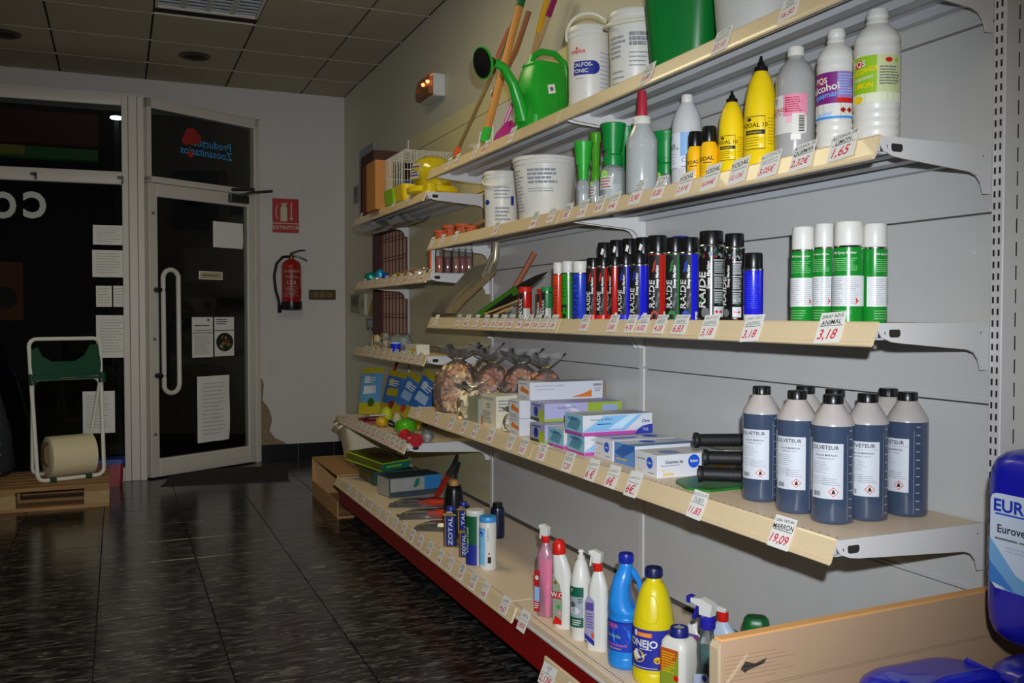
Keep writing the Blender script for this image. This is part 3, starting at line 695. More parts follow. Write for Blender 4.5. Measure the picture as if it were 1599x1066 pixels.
# --- ten-sided helpers for colours
YEL = M('yellow_plastic', 'f2cf12', .35); AMB = M('amber_yellow_plastic', 'f4b80c', .35); GRN = M('green_plastic', '128a3a', .35)
LGRN = M('bright_green_plastic', '2fae35', .35); CLR = FILM('clear_plastic', 'e8eef0', .30, .12, gl=.03); FROST = FILM('frosted_plastic', 'c9ccca', .72, .18, gl=.04)
NAVY = M('navy', '1a2a8c', .5); PINK = M('pink_label', 'e58ba6', .5); PURP = M('purple_label', '7a1f78', .45); LIME = M('lime_label', '94bf1e', .45); LBLUE = M('light_blue_label', '8fb9e6', .5)
REDP = M('red_plastic', 'cf1f16', .35); BLUEP = M('blue_plastic', '1c2fd0', .3)

# ---- second shelf, right to left
Pf_al = [(.86, 0), (.97, .012), (1, .03), (1, .71), (.97, .76), (.80, .83), (.52, .885), (.40, .905), (.38, .93)]
Cp_al = [(.40, .925), (.43, .93), (.43, .985), (.40, 1.0)]
def ribbed(zs): # body with pressed-in rings
    p = [(.86, 0), (.97, .012), (1, .03)]
    for a, b, n in zs:
        for i in range(n):
            z = a+(b-a)*i/n; d = (b-a)/n; p += [(1, z), (.965, z+d*.25), (.965, z+d*.4), (1, z+d*.65)]
    return p
Pf_rb = ribbed([(.05, .30, 4)])+[(1, .31), (1, .645)]+[(1, .65), (.965, .665), (1, .69), (1, .72), (.965, .735), (1, .76), (.97, .79), (.80, .845), (.50, .885), (.44, .90), (.44, .915)]
Cp_rb = [(.46, .90), (.50, .905), (.44, .93), (.44, .94), (.48, .95), (.45, .99), (.42, 1.0)]
P, r = place(1368, 1.475, S1, 70)
def d_green(root, R, H):
    g, S = label_part(root, R, H, -70, 68, .30, .64, M('pale_green_label', 'c9cf9a', .5)); g.rect(S, R*radians(-68), R*radians(0), .37*H, .64*H, LIME, .0008, 6); g.rect(S, R*radians(-70), R*radians(68), .30*H, .37*H, M('cream_label', 'dfe2c4', .5), .0008, 8)
    g.disc(S, -R*.85, .33*H, .022*H*2, YEL, .0014, 14, .028*H); g.disc(S, -R*.80, .585*H, R*.24, REDP, .0014, 14, .03*H); g.disc(S, R*.5, .60*H, R*.16, REDP, .0014, 10, .018*H); g.disc(S, R*.85, .60*H, R*.1, LIME, .0014, 10, .014*H); g.build('label', root, smooth=60)
    g = G(); g.text('PQS', S, -R*.80, .585*H, .017, WHT, .002, bold=.02); g.text('ALCOHOL', S, -R*.60, .53*H, .014, YEL, .002, rot=.15, bold=.02); g.text('limpiador', S, -R*.60, .48*H, .012, WHT, .002, rot=.12); g.text('LIMON', S, -R*.60, .425*H, .014, YEL, .002, bold=.02)
    g.lines(S, R*.1, R*1.1, .42*H, .56*H, 7, GINK, .002, seed=3); g.build('lettering', root, smooth=0)
bottle('cleaning_alcohol_bottle', 'white ribbed bottle with lime green label, rightmost on the second shelf', 'bottle', P, r, ztop(P, 17)-S1, Pf_rb, WHT, Cp_rb, WHT, 0, 'white ribbed alcohol bottles', deco=d_green)
P, r = place(1304, 1.485, S1, 58)
def d_purp(root, R, H):
    g, S = label_part(root, R, H, -75, 60, .27, .645, PURP); g.rect(S, R*radians(-75), R*radians(60), .27*H, .40*H, WHT, .0008, 8); g.rect(S, R*radians(-75), R*radians(60), .28*H, .30*H, M('sky_stripe', '3d8fd6', .5), .0012, 8)
    g.rect(S, R*radians(8), R*radians(60), .44*H, .645*H, M('mauve_label', '9a78b5', .5), .0009, 6); g.rect(S, R*radians(8), R*radians(60), .405*H, .44*H, REDP, .0009, 6); g.disc(S, -R*.72, .58*H, R*.3, M('badge_red', 'c22a3a', .5), .0012, 16, .035*H)
    for u in (.45, .8): g.poly(S, [(R*u-.007, .345*H), (R*u, .345*H-.007), (R*u+.007, .345*H), (R*u, .345*H+.007)], REDP, .0012); g.disc(S, R*u, .345*H, .003, INK, .0016, 6)
    g.build('label', root, smooth=60)
    g = G(); g.text('PQS', S, -R*.72, .58*H, .017, WHT, .002, bold=.02); g.text('alcohol', S, -R*.52, .52*H, .0225, WHT, .002, rot=.12, bold=.02); g.text('quemar', S, -R*.48, .465*H, .018, M('sky_ink', '4aa0e6', .5), .002, rot=.12, bold=.02)
    g.text('alcool', S, -R*.50, .365*H, .019, WHT2, .002, rot=.1, bold=.02); g.text('bruler', S, -R*.5, .32*H, .015, M('sky_ink'), .002, rot=.1); g.lines(S, R*.2, R*1.0, .46*H, .63*H, 8, LBLUE, .002, seed=5); g.build('lettering', root, smooth=0)
bottle('cleaning_alcohol_bottle', 'white ribbed bottle with purple label on the second shelf', 'bottle', P, r, ztop(P, 48)-S1, Pf_rb, WHT, Cp_rb, WHT, 4, 'white ribbed alcohol bottles', deco=d_purp)
P, r = place(1241, 1.49, S1, 60)
def d_pink(root, R, H):
    g, S = label_part(root, R, H, -80, 40, .26, .58, WHT); g.rect(S, R*radians(-30), R*radians(40), .40*H, .58*H, PINK, .0008, 8); g.rect(S, R*radians(-22), R*radians(36), .34*H, .40*H, M('pale_pink', 'eab7c4', .5), .0008, 6)
    g.rect(S, R*radians(-2), R*radians(34), .25*H, .42*H, WHT, .0014, 4); rd = random.Random(2); v = .27*H
    while v < .40*H: t = rd.uniform(.0008, .0026); g.rect(S, R*radians(16), R*radians(32), v, v+t, INK, .0018, 2); v += t+rd.uniform(.0008, .002)
    g.rect(S, R*radians(-6), R*radians(22), .20*H, .25*H, PAPER, .0014, 3); g.build('label', root, smooth=60)
    g = G(); g.text('ALCOHOL', S, -R*.95, .455*H, .013, M('crimson_ink', 'b3203c', .5), .0018, bold=.02); g.text('96 FV', S, -R*.9, .42*H, .012, M('crimson_ink'), .0018); g.text('Y', S, -R*1.0, .53*H, .02, NAVY, .0018, bold=.02)
    g.lines(S, -R*.4, R*.55, .43*H, .56*H, 7, M('crimson_ink'), .0018, seed=8); g.build('lettering', root, smooth=0)
bottle('alcohol_bottle', 'clear bottle with white cap and pink label on the second shelf', 'bottle', P, r, ztop(P, 75)-S1, Pf_al, M('full_clear_plastic', 'a9a7a3', .22, coat=.4), Cp_al, WHT, 6, deco=d_pink)
Pf_yo = [(.88, 0), (.97, .012), (1, .03), (1, .20), (.98, .205), (1, .215), (1, .28), (.985, .285), (1, .295), (1, .45), (.99, .54), (.92, .65), (.78, .75), (.60, .82), (.42, .86), (.36, .88)]
Cp_yo = [(.40, .865), (.43, .87), (.42, .905), (.26, .915), (.22, .945), (.13, .955), (.08, 1.0)]
def d_yodal(sz):
    def f(root, R, H):
        S = cyl(R+.0004); g = G(); a, b, c, d = -68, 6, .19, .47
        for (p, q, s, t) in ((a, b, c, c+.006), (a, b, d-.006, d), (b-1.6, b, c, d), (a, a+1.6, c, d), (a, b, .315, .352)): g.rect(S, R*radians(p), R*radians(q), s*H, t*H, INK, .0008, 6)
        g.rect(S, R*radians(-60), R*radians(-44), .43*H, .455*H, INK, .0008, 3)
        g.text('YODAL 10', S, -R*.62, .392*H, R*.38, INK, .0012, bold=.015); g.text('antiseptico', S, -R*.58, .334*H, R*.2, YEL, .0016); g.lines(S, -R*1.05, -R*.2, .21*H, .30*H, 4, INK, .0012, .0012)
        g.lines(S, R*.25, R*1.0, .22*H, .46*H, 9, M('gold_print', 'c4a20c', .5), .0012); g.build('label', root, smooth=0)
    return f
P, r = place(1187, 1.485, S1, 50)
bottle('iodine_bottle', 'large yellow bottle with black nozzle cap and black-framed label', 'bottle', P, r, ztop(P, 88)-S1, Pf_yo, YEL, Cp_yo, BLK, -10, 'yellow nozzle bottles', deco=d_yodal(1))
P, r = place(1142, 1.47, S1, 41)
bottle('iodine_bottle', 'medium yellow nozzle bottle left of the large yellow one', 'bottle', P, r, ztop(P, 142)-S1, Pf_yo, YEL, Cp_yo, BLK, -10, 'yellow nozzle bottles', deco=d_yodal(1))
Pf_ys = [(.88, 0), (.98, .02), (1, .04), (1, .56), (.95, .62), (.76, .69), (.74, .71)]; Cp_ys = [(.78, .70), (.80, .71), (.78, .96), (.72, 1.0)]
def d_ys(root, R, H):
    g = G(); S = cyl(R+.0004); g.text('YODAL', S, -R*.3, .37*H, R*.62, INK, .0012, bold=.02, rot=.08); g.lines(S, -R*.4, R*.6, .28*H, .32*H, 1, INK, .0012); g.lines(S, -R*.8, R*.7, .10*H, .26*H, 4, M('gold_print'), .0012); g.build('lettering', root, smooth=0)
P, r = place(1107, 1.425, S1, 28); bottle('small_iodine_bottle', 'small yellow bottle with black cap, right and taller of two', 'bottle', P, r, ztop(P, 198)-S1, Pf_ys, AMB, Cp_ys, BLK, 15, 'small yellow bottles', deco=d_ys)
P, r = place(1085, 1.42, S1, 25); bottle('small_iodine_bottle', 'small yellow bottle with black cap, left and lower of two', 'bottle', P, r, ztop(P, 206)-S1, Pf_ys, AMB, Cp_ys, BLK, 15, 'small yellow bottles', deco=d_ys)
Pf_ag = [(.88, 0), (.97, .012), (1, .03), (1, .66), (.96, .73), (.82, .81), (.58, .885), (.44, .92)]; Cp_ag = [(.38, .91), (.40, .915), (.39, .985), (.36, 1.0)]
def d_ag(root, R, H):
    g, S = label_part(root, R, H, -85, 45, .24, .60, M('white_label', 'e4e6ea', .5)); g.rect(S, R*radians(-5), R*radians(42), .36*H, .60*H, LBLUE, .0008, 6); g.rect(S, -R*1.4, -R*.3, .24*H, .246*H, NAVY, .0008, 4); g.rect(S, 0, R*.7, .25*H, .257*H, NAVY, .0008, 4); g.build('label', root, smooth=60)
    g = G(); g.text('AGUA', S, -R*.95, .47*H, .016, INK, .0014, bold=.01); g.text('OXIGENADA', S, -R*.85, .44*H, .010, INK, .0014); g.text('Y', S, -R*.9, .55*H, .02, NAVY, .0014, bold=.02); g.lines(S, -R*1.2, -R*.3, .28*H, .40*H, 4, GINK, .0014, .0012); g.text('C', S, R*.15, .32*H, .018, NAVY, .0014); g.build('lettering', root, smooth=0)
P, r = place(1072, 1.53, S1, 47); bottle('peroxide_bottle', 'tall white bottle with pale blue label behind the small yellow bottles', 'bottle', P, r, ztop(P, 149)-S1, Pf_ag, M('dull_white_plastic', 'cfcfcd', .4), Cp_ag, WHT, 20, deco=d_ag)
# red nozzle feeding bottle
P, r = place(1002, 1.425, S1, 49); H = min(.303, ztop(P, 128)-S1)
root = bottle('feeding_bottle', 'translucent squeeze bottle with long red nozzle', 'bottle', P, r, H, [(.9, 0), (.98, .01), (1, .02), (1, .50), (.96, .53), (.62, .65), (.5, .68)], FROST, [(.55, .675), (.58, .68), (.57, .74), (.52, .75)], WHT, 20, capname='collar')
g = G(); g.lathe([(.34*r, .75*H), (.35*r, .76*H), (.31*r, .9*H), (.26*r, 1.0*H)], M('red_nozzle', 'b0283a', .4), 16); g.build('nozzle', root)
g = G(); g.lathe([(.86*r, .01*H), (.88*r, .44*H), (.8*r, .45*H)], M('grey_water', '8fa5a6', .2), 20); g.build('contents', root)
# cup-topped dosing bottles
def cupbottle(px, X, wp, top, split, lab, cm=GRN, fl=1.25, body=CLR, name='dosing_bottle', wb=1.0, deco=True):
    P, r = place(px, X, S1, wp); H = ztop(P, top)-S1; R = r*wb; root = thing(name, lab, 'bottle', P, facecam(P, 30), 'dosing bottles with green cups')
    g = G(); g.lathe([(R*.9, 0), (R, .004), (R, split*H*.75), (R*.92, split*H*.88), (R*.6, split*H*.97), (R*.58, split*H)], body, 20); g.build('body', root)
    g = G(); g.lathe([(R*.88, .004), (R*.9, split*H*.5), (R*.8, split*H*.52)], M('pale_contents', 'b9c0bd', .4), 16); g.build('contents', root)
    g = G(); z0 = split*H-.004; g.lathe([(R*.70, z0), (R*.74, z0+.012), (R*.76, z0+.03), (max(R*.62, r*fl*.58), z0+.036), (r*fl*.72, z0+(H-z0)*.55), (r*fl, H-.008), (r*fl*1.03, H-.004), (r*fl*1.02, H), (r*fl*.95, H), (r*fl*.75, z0+.05), (0, z0+.05)], cm, 20); g.build('measuring_cup', root)
    if deco:
        g = G(); S = cyl(R+.0006); g.rect(S, -R*.7, R*.5, .18*H, .34*H, M('label_wash', 'c8cfd0', .5), .0005, 5); g.disc(S, -R*.2, .36*H, R*.35, M('lime_dot', '9ed65a', .5), .001); g.lines(S, -R*.6, R*.4, .19*H, .33*H, 4, M('red_ink2', 'b5533a', .5), .001); g.build('label', root, smooth=60)
    return root
cupbottle(1040, 1.60, 40, 207, .42, 'green cup bottle far right behind the red-nozzle bottle', fl=1.1)
cupbottle(978, 1.58, 36, 200, .44, 'green cup bottle between the big green cup and the red-nozzle bottle', fl=1.05)
cupbottle(957, 1.47, 40, 194, .50, 'largest dosing bottle with dark green cup and lime dot', fl=.98)
cupbottle(930, 1.53, 20, 208, .42, 'slim dosing bottle with transparent lime green top', cm=FILM('lime_film', '5fbf2a', .6, .2), fl=1.0)
cupbottle(911, 1.45, 22, 222, .46, 'small dosing bottle with flared green funnel top', cm=LGRN, fl=1.35, deco=False)
# white tubs
def tub(px, X, wp, top, z, lab, turn=30, taper=.90, lid=True, mt=WHT, deco=None, name='plastic_tub', group='white plastic tubs', bail=None, n=32):
    P, r = place(px, X, z, wp); H = ztop(P, top)-z; root = thing(name, lab, 'bucket', P, facecam(P, turn), group)
    g = G(); g.lathe([(r*taper*.97, 0), (r*taper, .004), (r*.97, H*.86), (r*.97, H*.87), (r*1.0, H*.875), (r*1.0, H*.895), (r*.98, H*.90), (r*.98, H*.94)], mt, n); g.build('body', root)
    if lid:
        g = G(); g.lathe([(r*1.0, H*.935), (r*1.02, H*.94), (r*1.02, H*.985), (r*.99, H), (r*.93, H), (r*.91, H*.985), (0, H*.985)], mt, n); g.build('lid', root)
    if bail is not None:    # wire/plastic bail: angle of swing in degrees, 0 = hanging down front, 90 = up
        g = G(); a = radians(bail); pts = []
        for i in range(17):
            t = pi*i/16; y = cos(t)*r*1.06; s = sin(t)*r*1.15; pts.append((s*cos(a)+(.03*r if s < .1 else 0), y, H*.90+s*sin(a)))
        g.tube(pts, r*.07, M('bail_cream', 'dedac4', .4), 8)
        for s in (1, -1): g.lathe([(.0, 0), (r*.1, .001), (r*.1, .008), (0, .01)], mt, 10, T=Matrix.Translation((0, s*r*.97, H*.90)) @ Matrix.Rotation(-s*pi/2, 4, 'X'))
        g.build('handle', root)
    if deco: deco(root, r, H, taper)
    return root
def cone(r0, r1, H): return lambda u, v, h: ((r0+(r1-r0)*v/H+h)*cos(u/r0), (r0+(r1-r0)*v/H+h)*sin(u/r0), v)
GP = M('grey_print_light', '8f9096', .6)
def d_block(sq, tc=GP):
    def f(root, r, H, tp):
        S = cone(r*tp+.0005, r*.97+.0005, H*.86); g = G()
        for (a, b, c, d, n, th) in sq: g.lines(S, r*a, r*b, c*H, d*H, n, tc, .0008, (d-c)*H/n*th, seed=int(a*10))
        g.build('printed_text', root, smooth=0)
    return f
tub(851, 1.50, 100, 249, S1, 'large white lidded tub with grey text on the second shelf', 35, .80, deco=d_block([(-.75, -.1, .12, .80, 13, .35), (.0, .85, .55, .80, 4, .6), (.0, .8, .42, .5, 2, .3)]), name='mineral_tub')
def d_small(root, r, H, tp):
    d_block([(-.05, .9, .50, .74, 4, .35), (0., .9, .12, .38, 4, .5)])(root, r, H, tp); S = cone(r*tp+.0005, r*.97+.0005, H*.86); g = G(); g.disc(S, -r*.55, .46*H, r*.2, NAVY, .001, 12, H*.045); g.rect(S, r*.9, r*1.1, .40*H, .56*H, NAVY, .001, 3); g.build('emblem', root, smooth=0)
tub(783, 1.47, 55, 270, S1, 'small white tub with bail handle hanging in front', 22, .93, bail=-28, deco=d_small, name='mineral_tub')

# ---- top shelf
def d_calf(root, r, H, tp):
    S = cone(r*tp+.0005, r*.97+.0005, H*.86); g = G(); u0, u1, v0, v1 = -r*.62, r*.30, .43*H, .585*H
    pts = [(u0, v0), (u1, v0)]+[(u1+(v1-v0)/2*cos(a), (v0+v1)/2+(v1-v0)/2*sin(a)) for a in [radians(-80+20*i) for i in range(9)]]+[(u1, v1), (u0, v1)]
    n = 8
    for i in range(n): g.rect(S, u0+(u1-u0)*i/n, u0+(u1-u0)*(i+1)/n, v0, v1, NAVY, .0008)
    g.poly(S, [(u1, v0)]+pts[2:11]+[(u1, v1)], NAVY, .0008); g.lines(S, r*.62, r*1.25, .12*H, .70*H, 12, M('lav_print', 'b4b6cc', .6), .0008, .006); g.build('label', root, smooth=0)
    g = G(); g.text('CALFOS-', S, u0+r*.42, .542*H, .0185, WHT, .0016, bold=.02); g.text('TONIC', S, u0+r*.32, .472*H, .0185, WHT, .0016, bold=.02); g.text('vetplus', S, -r*.42, .70*H, .02, REDP, .0016, bold=.02); g.poly(S, [(-r*.5, .735*H), (-r*.44, .715*H), (-r*.38, .735*H), (-r*.44, .755*H)], REDP, .0016); g.lines(S, -r*.5, -r*.1, .38*H, .40*H, 1, GP, .0016); g.build('lettering', root, smooth=0)
tub(920, 1.52, 68, 47, S0, 'white bucket with dark blue printed panel and raised handle, beside the watering can', 8, .93, bail=55, deco=d_calf, name='mineral_bucket', group='white buckets on the top shelf')
tub(992, 1.53, 86, 24, S0, 'wide white bucket with grey text, right of the blue-panel bucket', 30, .88, bail=-12, deco=d_block([(-.55, .15, .42, .70, 5, .5), (.25, .95, .55, .72, 3, .8), (.25, .95, .30, .5, 4, .3), (-.5, .1, .1, .3, 3, .3)]), name='mineral_bucket', group='white buckets on the top shelf')
DGR = M('dark_green_plastic', '0a6e2a', .35)
P = (1.52, yfor(1076, 1.52, S0), S0); root = thing('square_bucket', 'large dark green plastic bucket at the top edge', 'bucket', P, facecam(P, 20))
g = G(); L = []
for z, s in ((0, .80), (.01, .82), (.30, 1.0), (.31, 1.06), (.335, 1.06), (.335, 1.0), (.02, .78)): L.append(rr(.255*s, .22*s, .05, z, n=5))
g.loft(L, DGR, c1=True); g.build('body', root)
g = G(); g.loft([rr(.03, .012, .005, z, cx=-.06, cy=0) for z in (.04, .29)], DGR, T=Matrix.Translation((.115, 0, 0)) @ Matrix.Rotation(0, 4, 'Z')); g.build('rib', root)
P = (1.53, yfor(1190, 1.53, S0), S0); root = thing('grey_tub', 'light grey round tub cut off by the top edge', 'bucket', P, facecam(P, 20))
g = G(); g.lathe([(.105, 0), (.112, .004), (.135, .27), (.142, .275), (.142, .29), (.132, .29), (.128, .27), (.105, .01), (0, .01)], M('light_grey_plastic', 'b9b9b5', .45), 28); g.build('body', root)
# watering can
P = (1.50, yfor(846, 1.50, S0), S0); root = thing('watering_can', 'bright green plastic watering can with a black rose', 'watering can', P, radians(193))
CAN = M('can_green', '22a32b', .3)
g = G(); L = []
for z, w_, d_, ox in ((0, .175, .135, 0), (.012, .19, .15, 0), (.055, .195, .155, 0), (.062, .188, .148, 0), (.15, .185, .145, 0), (.22, .165, .135, -.003), (.245, .15, .125, -.006), (.252, .156, .130, -.006), (.26, .15, .125, -.006), (.26, .13, .105, -.006), (.24, .13, .105, -.006)): L.append(rr(w_, d_, .05, z, cx=ox, n=5))
g.loft(L, CAN); g.build('body', root)
g = G(); g.tube([(.085, 0, .04), (.105, 0, .10), (.135, 0, .17), (.18, 0, .225), (.225, 0, .24)], [.03, .026, .02, .017, .015], CAN, 12); sp = g.build('spout', root)
g = G(); g.lathe([(.014, 0), (.018, .012), (.05, .045), (.056, .05), (.054, .056), (.0, .062)], BLK, 24, T=Matrix.Translation((.222, 0, .24)) @ Matrix.Rotation(radians(105), 4, 'Y')); g.lathe([(.0545, .048), (.058, .049), (.058, .055), (.054, .056)], CAN, 24, T=Matrix.Translation((.222, 0, .24)) @ Matrix.Rotation(radians(105), 4, 'Y')); g.build('rose', sp)
g = G(); g.tube([(.055, 0, .255), (.045, 0, .285), (.0, 0, .312), (-.06, 0, .315), (-.11, 0, .285), (-.128, 0, .22), (-.115, 0, .13), (-.09, 0, .09)], .0125, CAN, 10); g.build('handle', root)
Sc = plane((0, .0735, 0), (-1, 0, 0), (0, 0, 1)); g = G(); a = radians(12)
g.poly(Sc, [(-.012+.022*cos(t+a), .155+.026*sin(t+a)) for t in (radians(40), radians(140), radians(220), radians(320))], PAPER, .0018); g.disc(Sc, -.012, .155, .009, GINK, .0026, 6); g.build('price_sticker', root, smooth=0)
g = G(); g.text('10', Sc, .035, .105, .05, M('embossed_green', '1d8f27', .3), .001); g.build('embossed_number', root, smooth=0)
# long handled tools leaning on the panel
def stick(name, lab, pts, r, mt, bands=(), cat='tool', group='long tool handles', X=1.60, tipmt=None):
    Q = [onX(x, y, XX) for x, y, XX in pts]; root = thing(name, lab, cat, Q[0], 0, group); o = Vector(Q[0])
    Q = [tuple(Vector(q)-o) for q in Q]; g = G(); g.tube(Q, r, mt, 10); g.build('shaft', root)
    for (a, b, bm, rr_, nm) in bands:
        A = Vector(Q[0]).lerp(Vector(Q[-1]), a); B = Vector(Q[0]).lerp(Vector(Q[-1]), b); g = G(); g.tube([A, B], r*rr_, bm, 10); g.build(nm, root)
    return root
ORG = M('orange_paint', 'd8531c', .4)
stick('broom_handle', 'thin olive-brown handle with an orange foot, leaning behind the rose', [(711, 243, 1.47), (773, 107, 1.58), (818, -8, 1.66)], .0085, woodmat('olive_wood', '5c4a22', '8a6f38', (1, 1, .4)), ((0, .06, ORG, 1.35, 'end_socket'), (.58, .80, M('red_paint', 'b3321c', .4), 1.15, 'red_band')))
stick('tool_handle', 'thick orange wooden handle with bright green foot band', [(756, 222, 1.44), (822, -30, 1.60)], .0165, woodmat('orange_wood', 'b5722a', 'd08f42', (1, 1, .4)), ((0, .09, LGRN, 1.2, 'green_band'), (.84, .99, M('deep_green_paint', '0f5a2a', .4), 1.12, 'top_band')))
stick('tool_handle', 'reddish brown handle whose end shows left of the watering can', [(770, 150, 1.60), (806, 78, 1.62), (826, 18, 1.64)], .0125, woodmat('red_brown_wood', '7d4a28', '9a6238', (1, 1, .4)))
stick('tool_handle', 'pale handle with yellow top behind the watering can', [(820, 130, 1.66), (858, -15, 1.685)], .0105, woodmat('tan_wood', 'a58350', 'c2a270', (1, 1, .4)), ((.56, .99, M('yellow_paint', 'd9a514', .4), 1.2, 'yellow_band'),))
stick('tool_handle', 'pale handle with magenta top behind the watering can', [(815, 140, 1.67), (869, -10, 1.69)], .0105, woodmat('tan_wood'[:8], 'a58350', 'c2a270', (1, 1, .4)), ((.78, .99, M('magenta_paint', '8e1f5a', .4), 1.25, 'magenta_band'),))
# magenta hand shovel
q0 = onX(771, 219, 1.46); root = thing('hand_shovel', 'magenta plastic hand shovel standing left of the watering can', 'shovel', q0)
MAG = M('magenta_plastic', 'b02c86', .35); pts = [(768, 221), (772, 208), (783, 190), (789, 187), (794, 193), (790, 205), (779, 217)]
g = G(); g.prism([(onX(a, b, 1.47)[1]-q0[1], onX(a, b, 1.47)[2]-q0[2]) for a, b in pts], lambda u, v, t: (t+.02-u*.15, u, v), 0, .004, MAG); g.build('blade', root, smooth=0)
g = G(); A = onX(789, 190, 1.475); B = onX(802, 158, 1.50); g.tube([tuple(Vector(A)-Vector(q0)), tuple(Vector(B)-Vector(q0))], .0075, MAG, 8); g.build('handle', root)
q0 = onX(743, 240, 1.45); root = thing('hand_fork', 'small white and orange hand tool between the far top-shelf handles', 'tool', q0)
g = G(); g.tube([tuple(Vector(onX(a, b, 1.45))-Vector(q0)) for a, b in ((743, 242), (748, 226), (751, 206))], [.008, .006, .004], WHT2, 8); g.build('shaft', root)
g = G(); g.tube([(0, 0, -.01), (0, -.01, .03)], [.012, .009], ORG, 8); g.build('grip', root)

# ---- spray cans on the third shelf
SIL = M('can_rim_silver', 'd5d5d5', .2, metal=1)
def spray(px, X, wp, top, lab, body, capm, cap=.17, turn=35, deco=None, group='spray cans', dome=.03, capr=.93, rot=None, z=S2, n=24):
    P, r = place(px, X, z, wp); H = ztop(P, top)-z; root = thing('spray_can', lab, 'spray can', P, facecam(P, turn), group); hb = H*(1-cap-dome)
    g = G(); g.lathe([(r*.93, .0), (r, .003), (r, hb)], body, n); g.build('body', root)
    g = G(); g.lathe([(r*1.01, hb-.0015), (r*1.03, hb), (r*1.01, hb+.003), (r*.93, hb+H*dome*.8)], SIL, n); g.build('rim', root)
    g = G(); g.lathe([(r*capr*.98, hb+H*dome*.6), (r*capr, hb+H*dome), (r*capr*.985, H-.004), (r*capr*.93, H)], capm, n); g.build('cap', root)
    if deco: deco(root, r, hb)
    return root
def d_raide(acc, small=0):
    def f(root, R, H):
        S = cyl(R+.0004); g = G(); g.rect(S, -R*1.35, R*.12, .0, H*.985, MBLK, .0004, 8)
        am = M('acc_'+acc, acc, .4); rd = random.Random(3)
        for k, (a, b) in enumerate(((-.9, .1), (-.5, .06))):   # grey tyre-like swirl
            pts = [(R*(-1.0+.2*k), H*(.06+.12*k)), (R*(-.55+.2*k), H*(.16+.1*k)), (R*(-.05), H*(.34+.1*k)), (R*.08, H*(.30+.1*k)), (R*(-.4+.2*k), H*(.10+.1*k))]; g.poly(S, pts, M('swirl_grey', '5b5b5e', .4), .0008)
        g.rect(S, -R*1.35, R*.12, .0, H*.10, am, .0007, 6) if small else g.disc(S, -R*.45, H*.085, R*.42, M('pale_'+acc, acc, .4), .0009, 12, H*.07)
        g.poly(S, [(-R*.75, H*.72), (-R*.55, H*.86), (-R*.3, H*.92), (-R*.45, H*.76)], am, .0009)
        g.rect(S, R*.5, R*1.0, .005, H*.14, M('hazard_grey', 'b9b3b6', .5), .0006, 4); g.poly(S, [(R*.62, H*.075), (R*.75, H*.075-.13*R), (R*.88, H*.075), (R*.75, H*.075+.13*R)], REDP, .001)
        g.build('label', root, smooth=60)
        g = G(); g.text('RAIDE', S, -R*.72, H*.40 if not small else H*.36, R*.92 if not small else R*.85, WHT, .0014, rot=pi/2, sx=1.15, shear=.1, bold=.02); g.text('Sheep Marking', S, -R*.18, H*.66, R*.40, WHT, .0014, rot=pi/2, bold=.03)
        g.build('lettering', root, smooth=0)
    return f
def d_plainblue(root, R, H):
    S = cyl(R+.0004); g = G(); g.rect(S, -R*1.0, R*.9, .004, H*.14, M('hazard_grey'), .0004, 8); g.poly(S, [(R*-.1, H*.08), (R*.08, H*.08-.18*R), (R*.26, H*.08), (R*.08, H*.08+.18*R)], REDP, .001); g.disc(S, R*.08, H*.08, R*.07, INK, .0014, 6); g.build('label', root, smooth=60)
    g = G(); g.lines(S, -R*.5, R*.9, H*.25, H*.9, 16, M('dim_blue_print', '2a3ad8', .5), .0008, .0015); g.build('printed_text', root, smooth=0)
CB = M('can_blue', '1d20c8', .25, coat=.4); CR = M('can_red', 'b81c12', .25, coat=.4); CG = M('can_green_raide', '2e7d32', .25, coat=.4); CK = M('can_black', '141415', .25, coat=.4)
def d_camo(root, R, H):
    S = cyl(R+.0004); g = G(); rd = random.Random(9); cs = ['1f5a2a', '5a5a5a', '7d8a80', '243f25', '8a2020', '35506a']
    for i in range(40): g.disc(S, R*rd.uniform(-1.3, 1.3), H*rd.uniform(.86, .99) if i < 30 else H*rd.uniform(.02, .3), R*rd.uniform(.06, .2), M('camo_'+cs[i % 6], cs[i % 6], .35), .0005+.00003*i, 6, R*rd.uniform(.05, .2))
    for i in range(3):
        g.rect(S, R*.1, R*.95, H*(.24+.2*i), H*(.40+.2*i), M('camo_block', '4a4c4a', .5), .0012, 5); g.lines(S, R*.12, R*.93, H*(.245+.2*i), H*(.395+.2*i), 7, M('pale_grey_print', 'b9bab8', .5), .0016, seed=i)
        g.rect(S, R*.08, R*.97, H*(.41+.2*i), H*(.425+.2*i), M('pale_grey_print'), .0016, 5)
    g.rect(S, R*.1, R*.95, H*.06, H*.2, M('hazard_grey'), .0012, 5)
    for u in (.32, .72): g.poly(S, [(R*(u-.14), H*.13), (R*u, H*.13-.14*R), (R*(u+.14), H*.13), (R*u, H*.13+.14*R)], REDP, .0017)
    g.disc(S, -R*.55, H*.12, R*.35, M('tyre_grey', '6d6d6d', .4), .0012, 10, R*.4); g.build('label', root, smooth=60)
    g = G(); g.text('RAIDE', S, -R*.78, H*.42, R*.85, WHT, .002, rot=pi/2, sx=1.2, shear=.1, bold=.02); g.text('Sheep Marking', S, -R*.30, H*.62, R*.36, WHT, .002, rot=pi/2, bold=.03); g.build('lettering', root, smooth=0)
GS = 'black-capped spray cans in the front row'
spray(1176, 1.44, 30, 395, 'short blue can with black cap, alone right of the patterned black cans', CB, BLK, .22, 10, d_plainblue, GS)
spray(1146, 1.45, 32, 365, 'tall patterned black can, right of two', CK, BLK, .145, 14, d_camo, GS)
spray(1110, 1.435, 40, 361, 'widest patterned black can, left of two', CK, BLK, .145, -6, d_camo, GS)
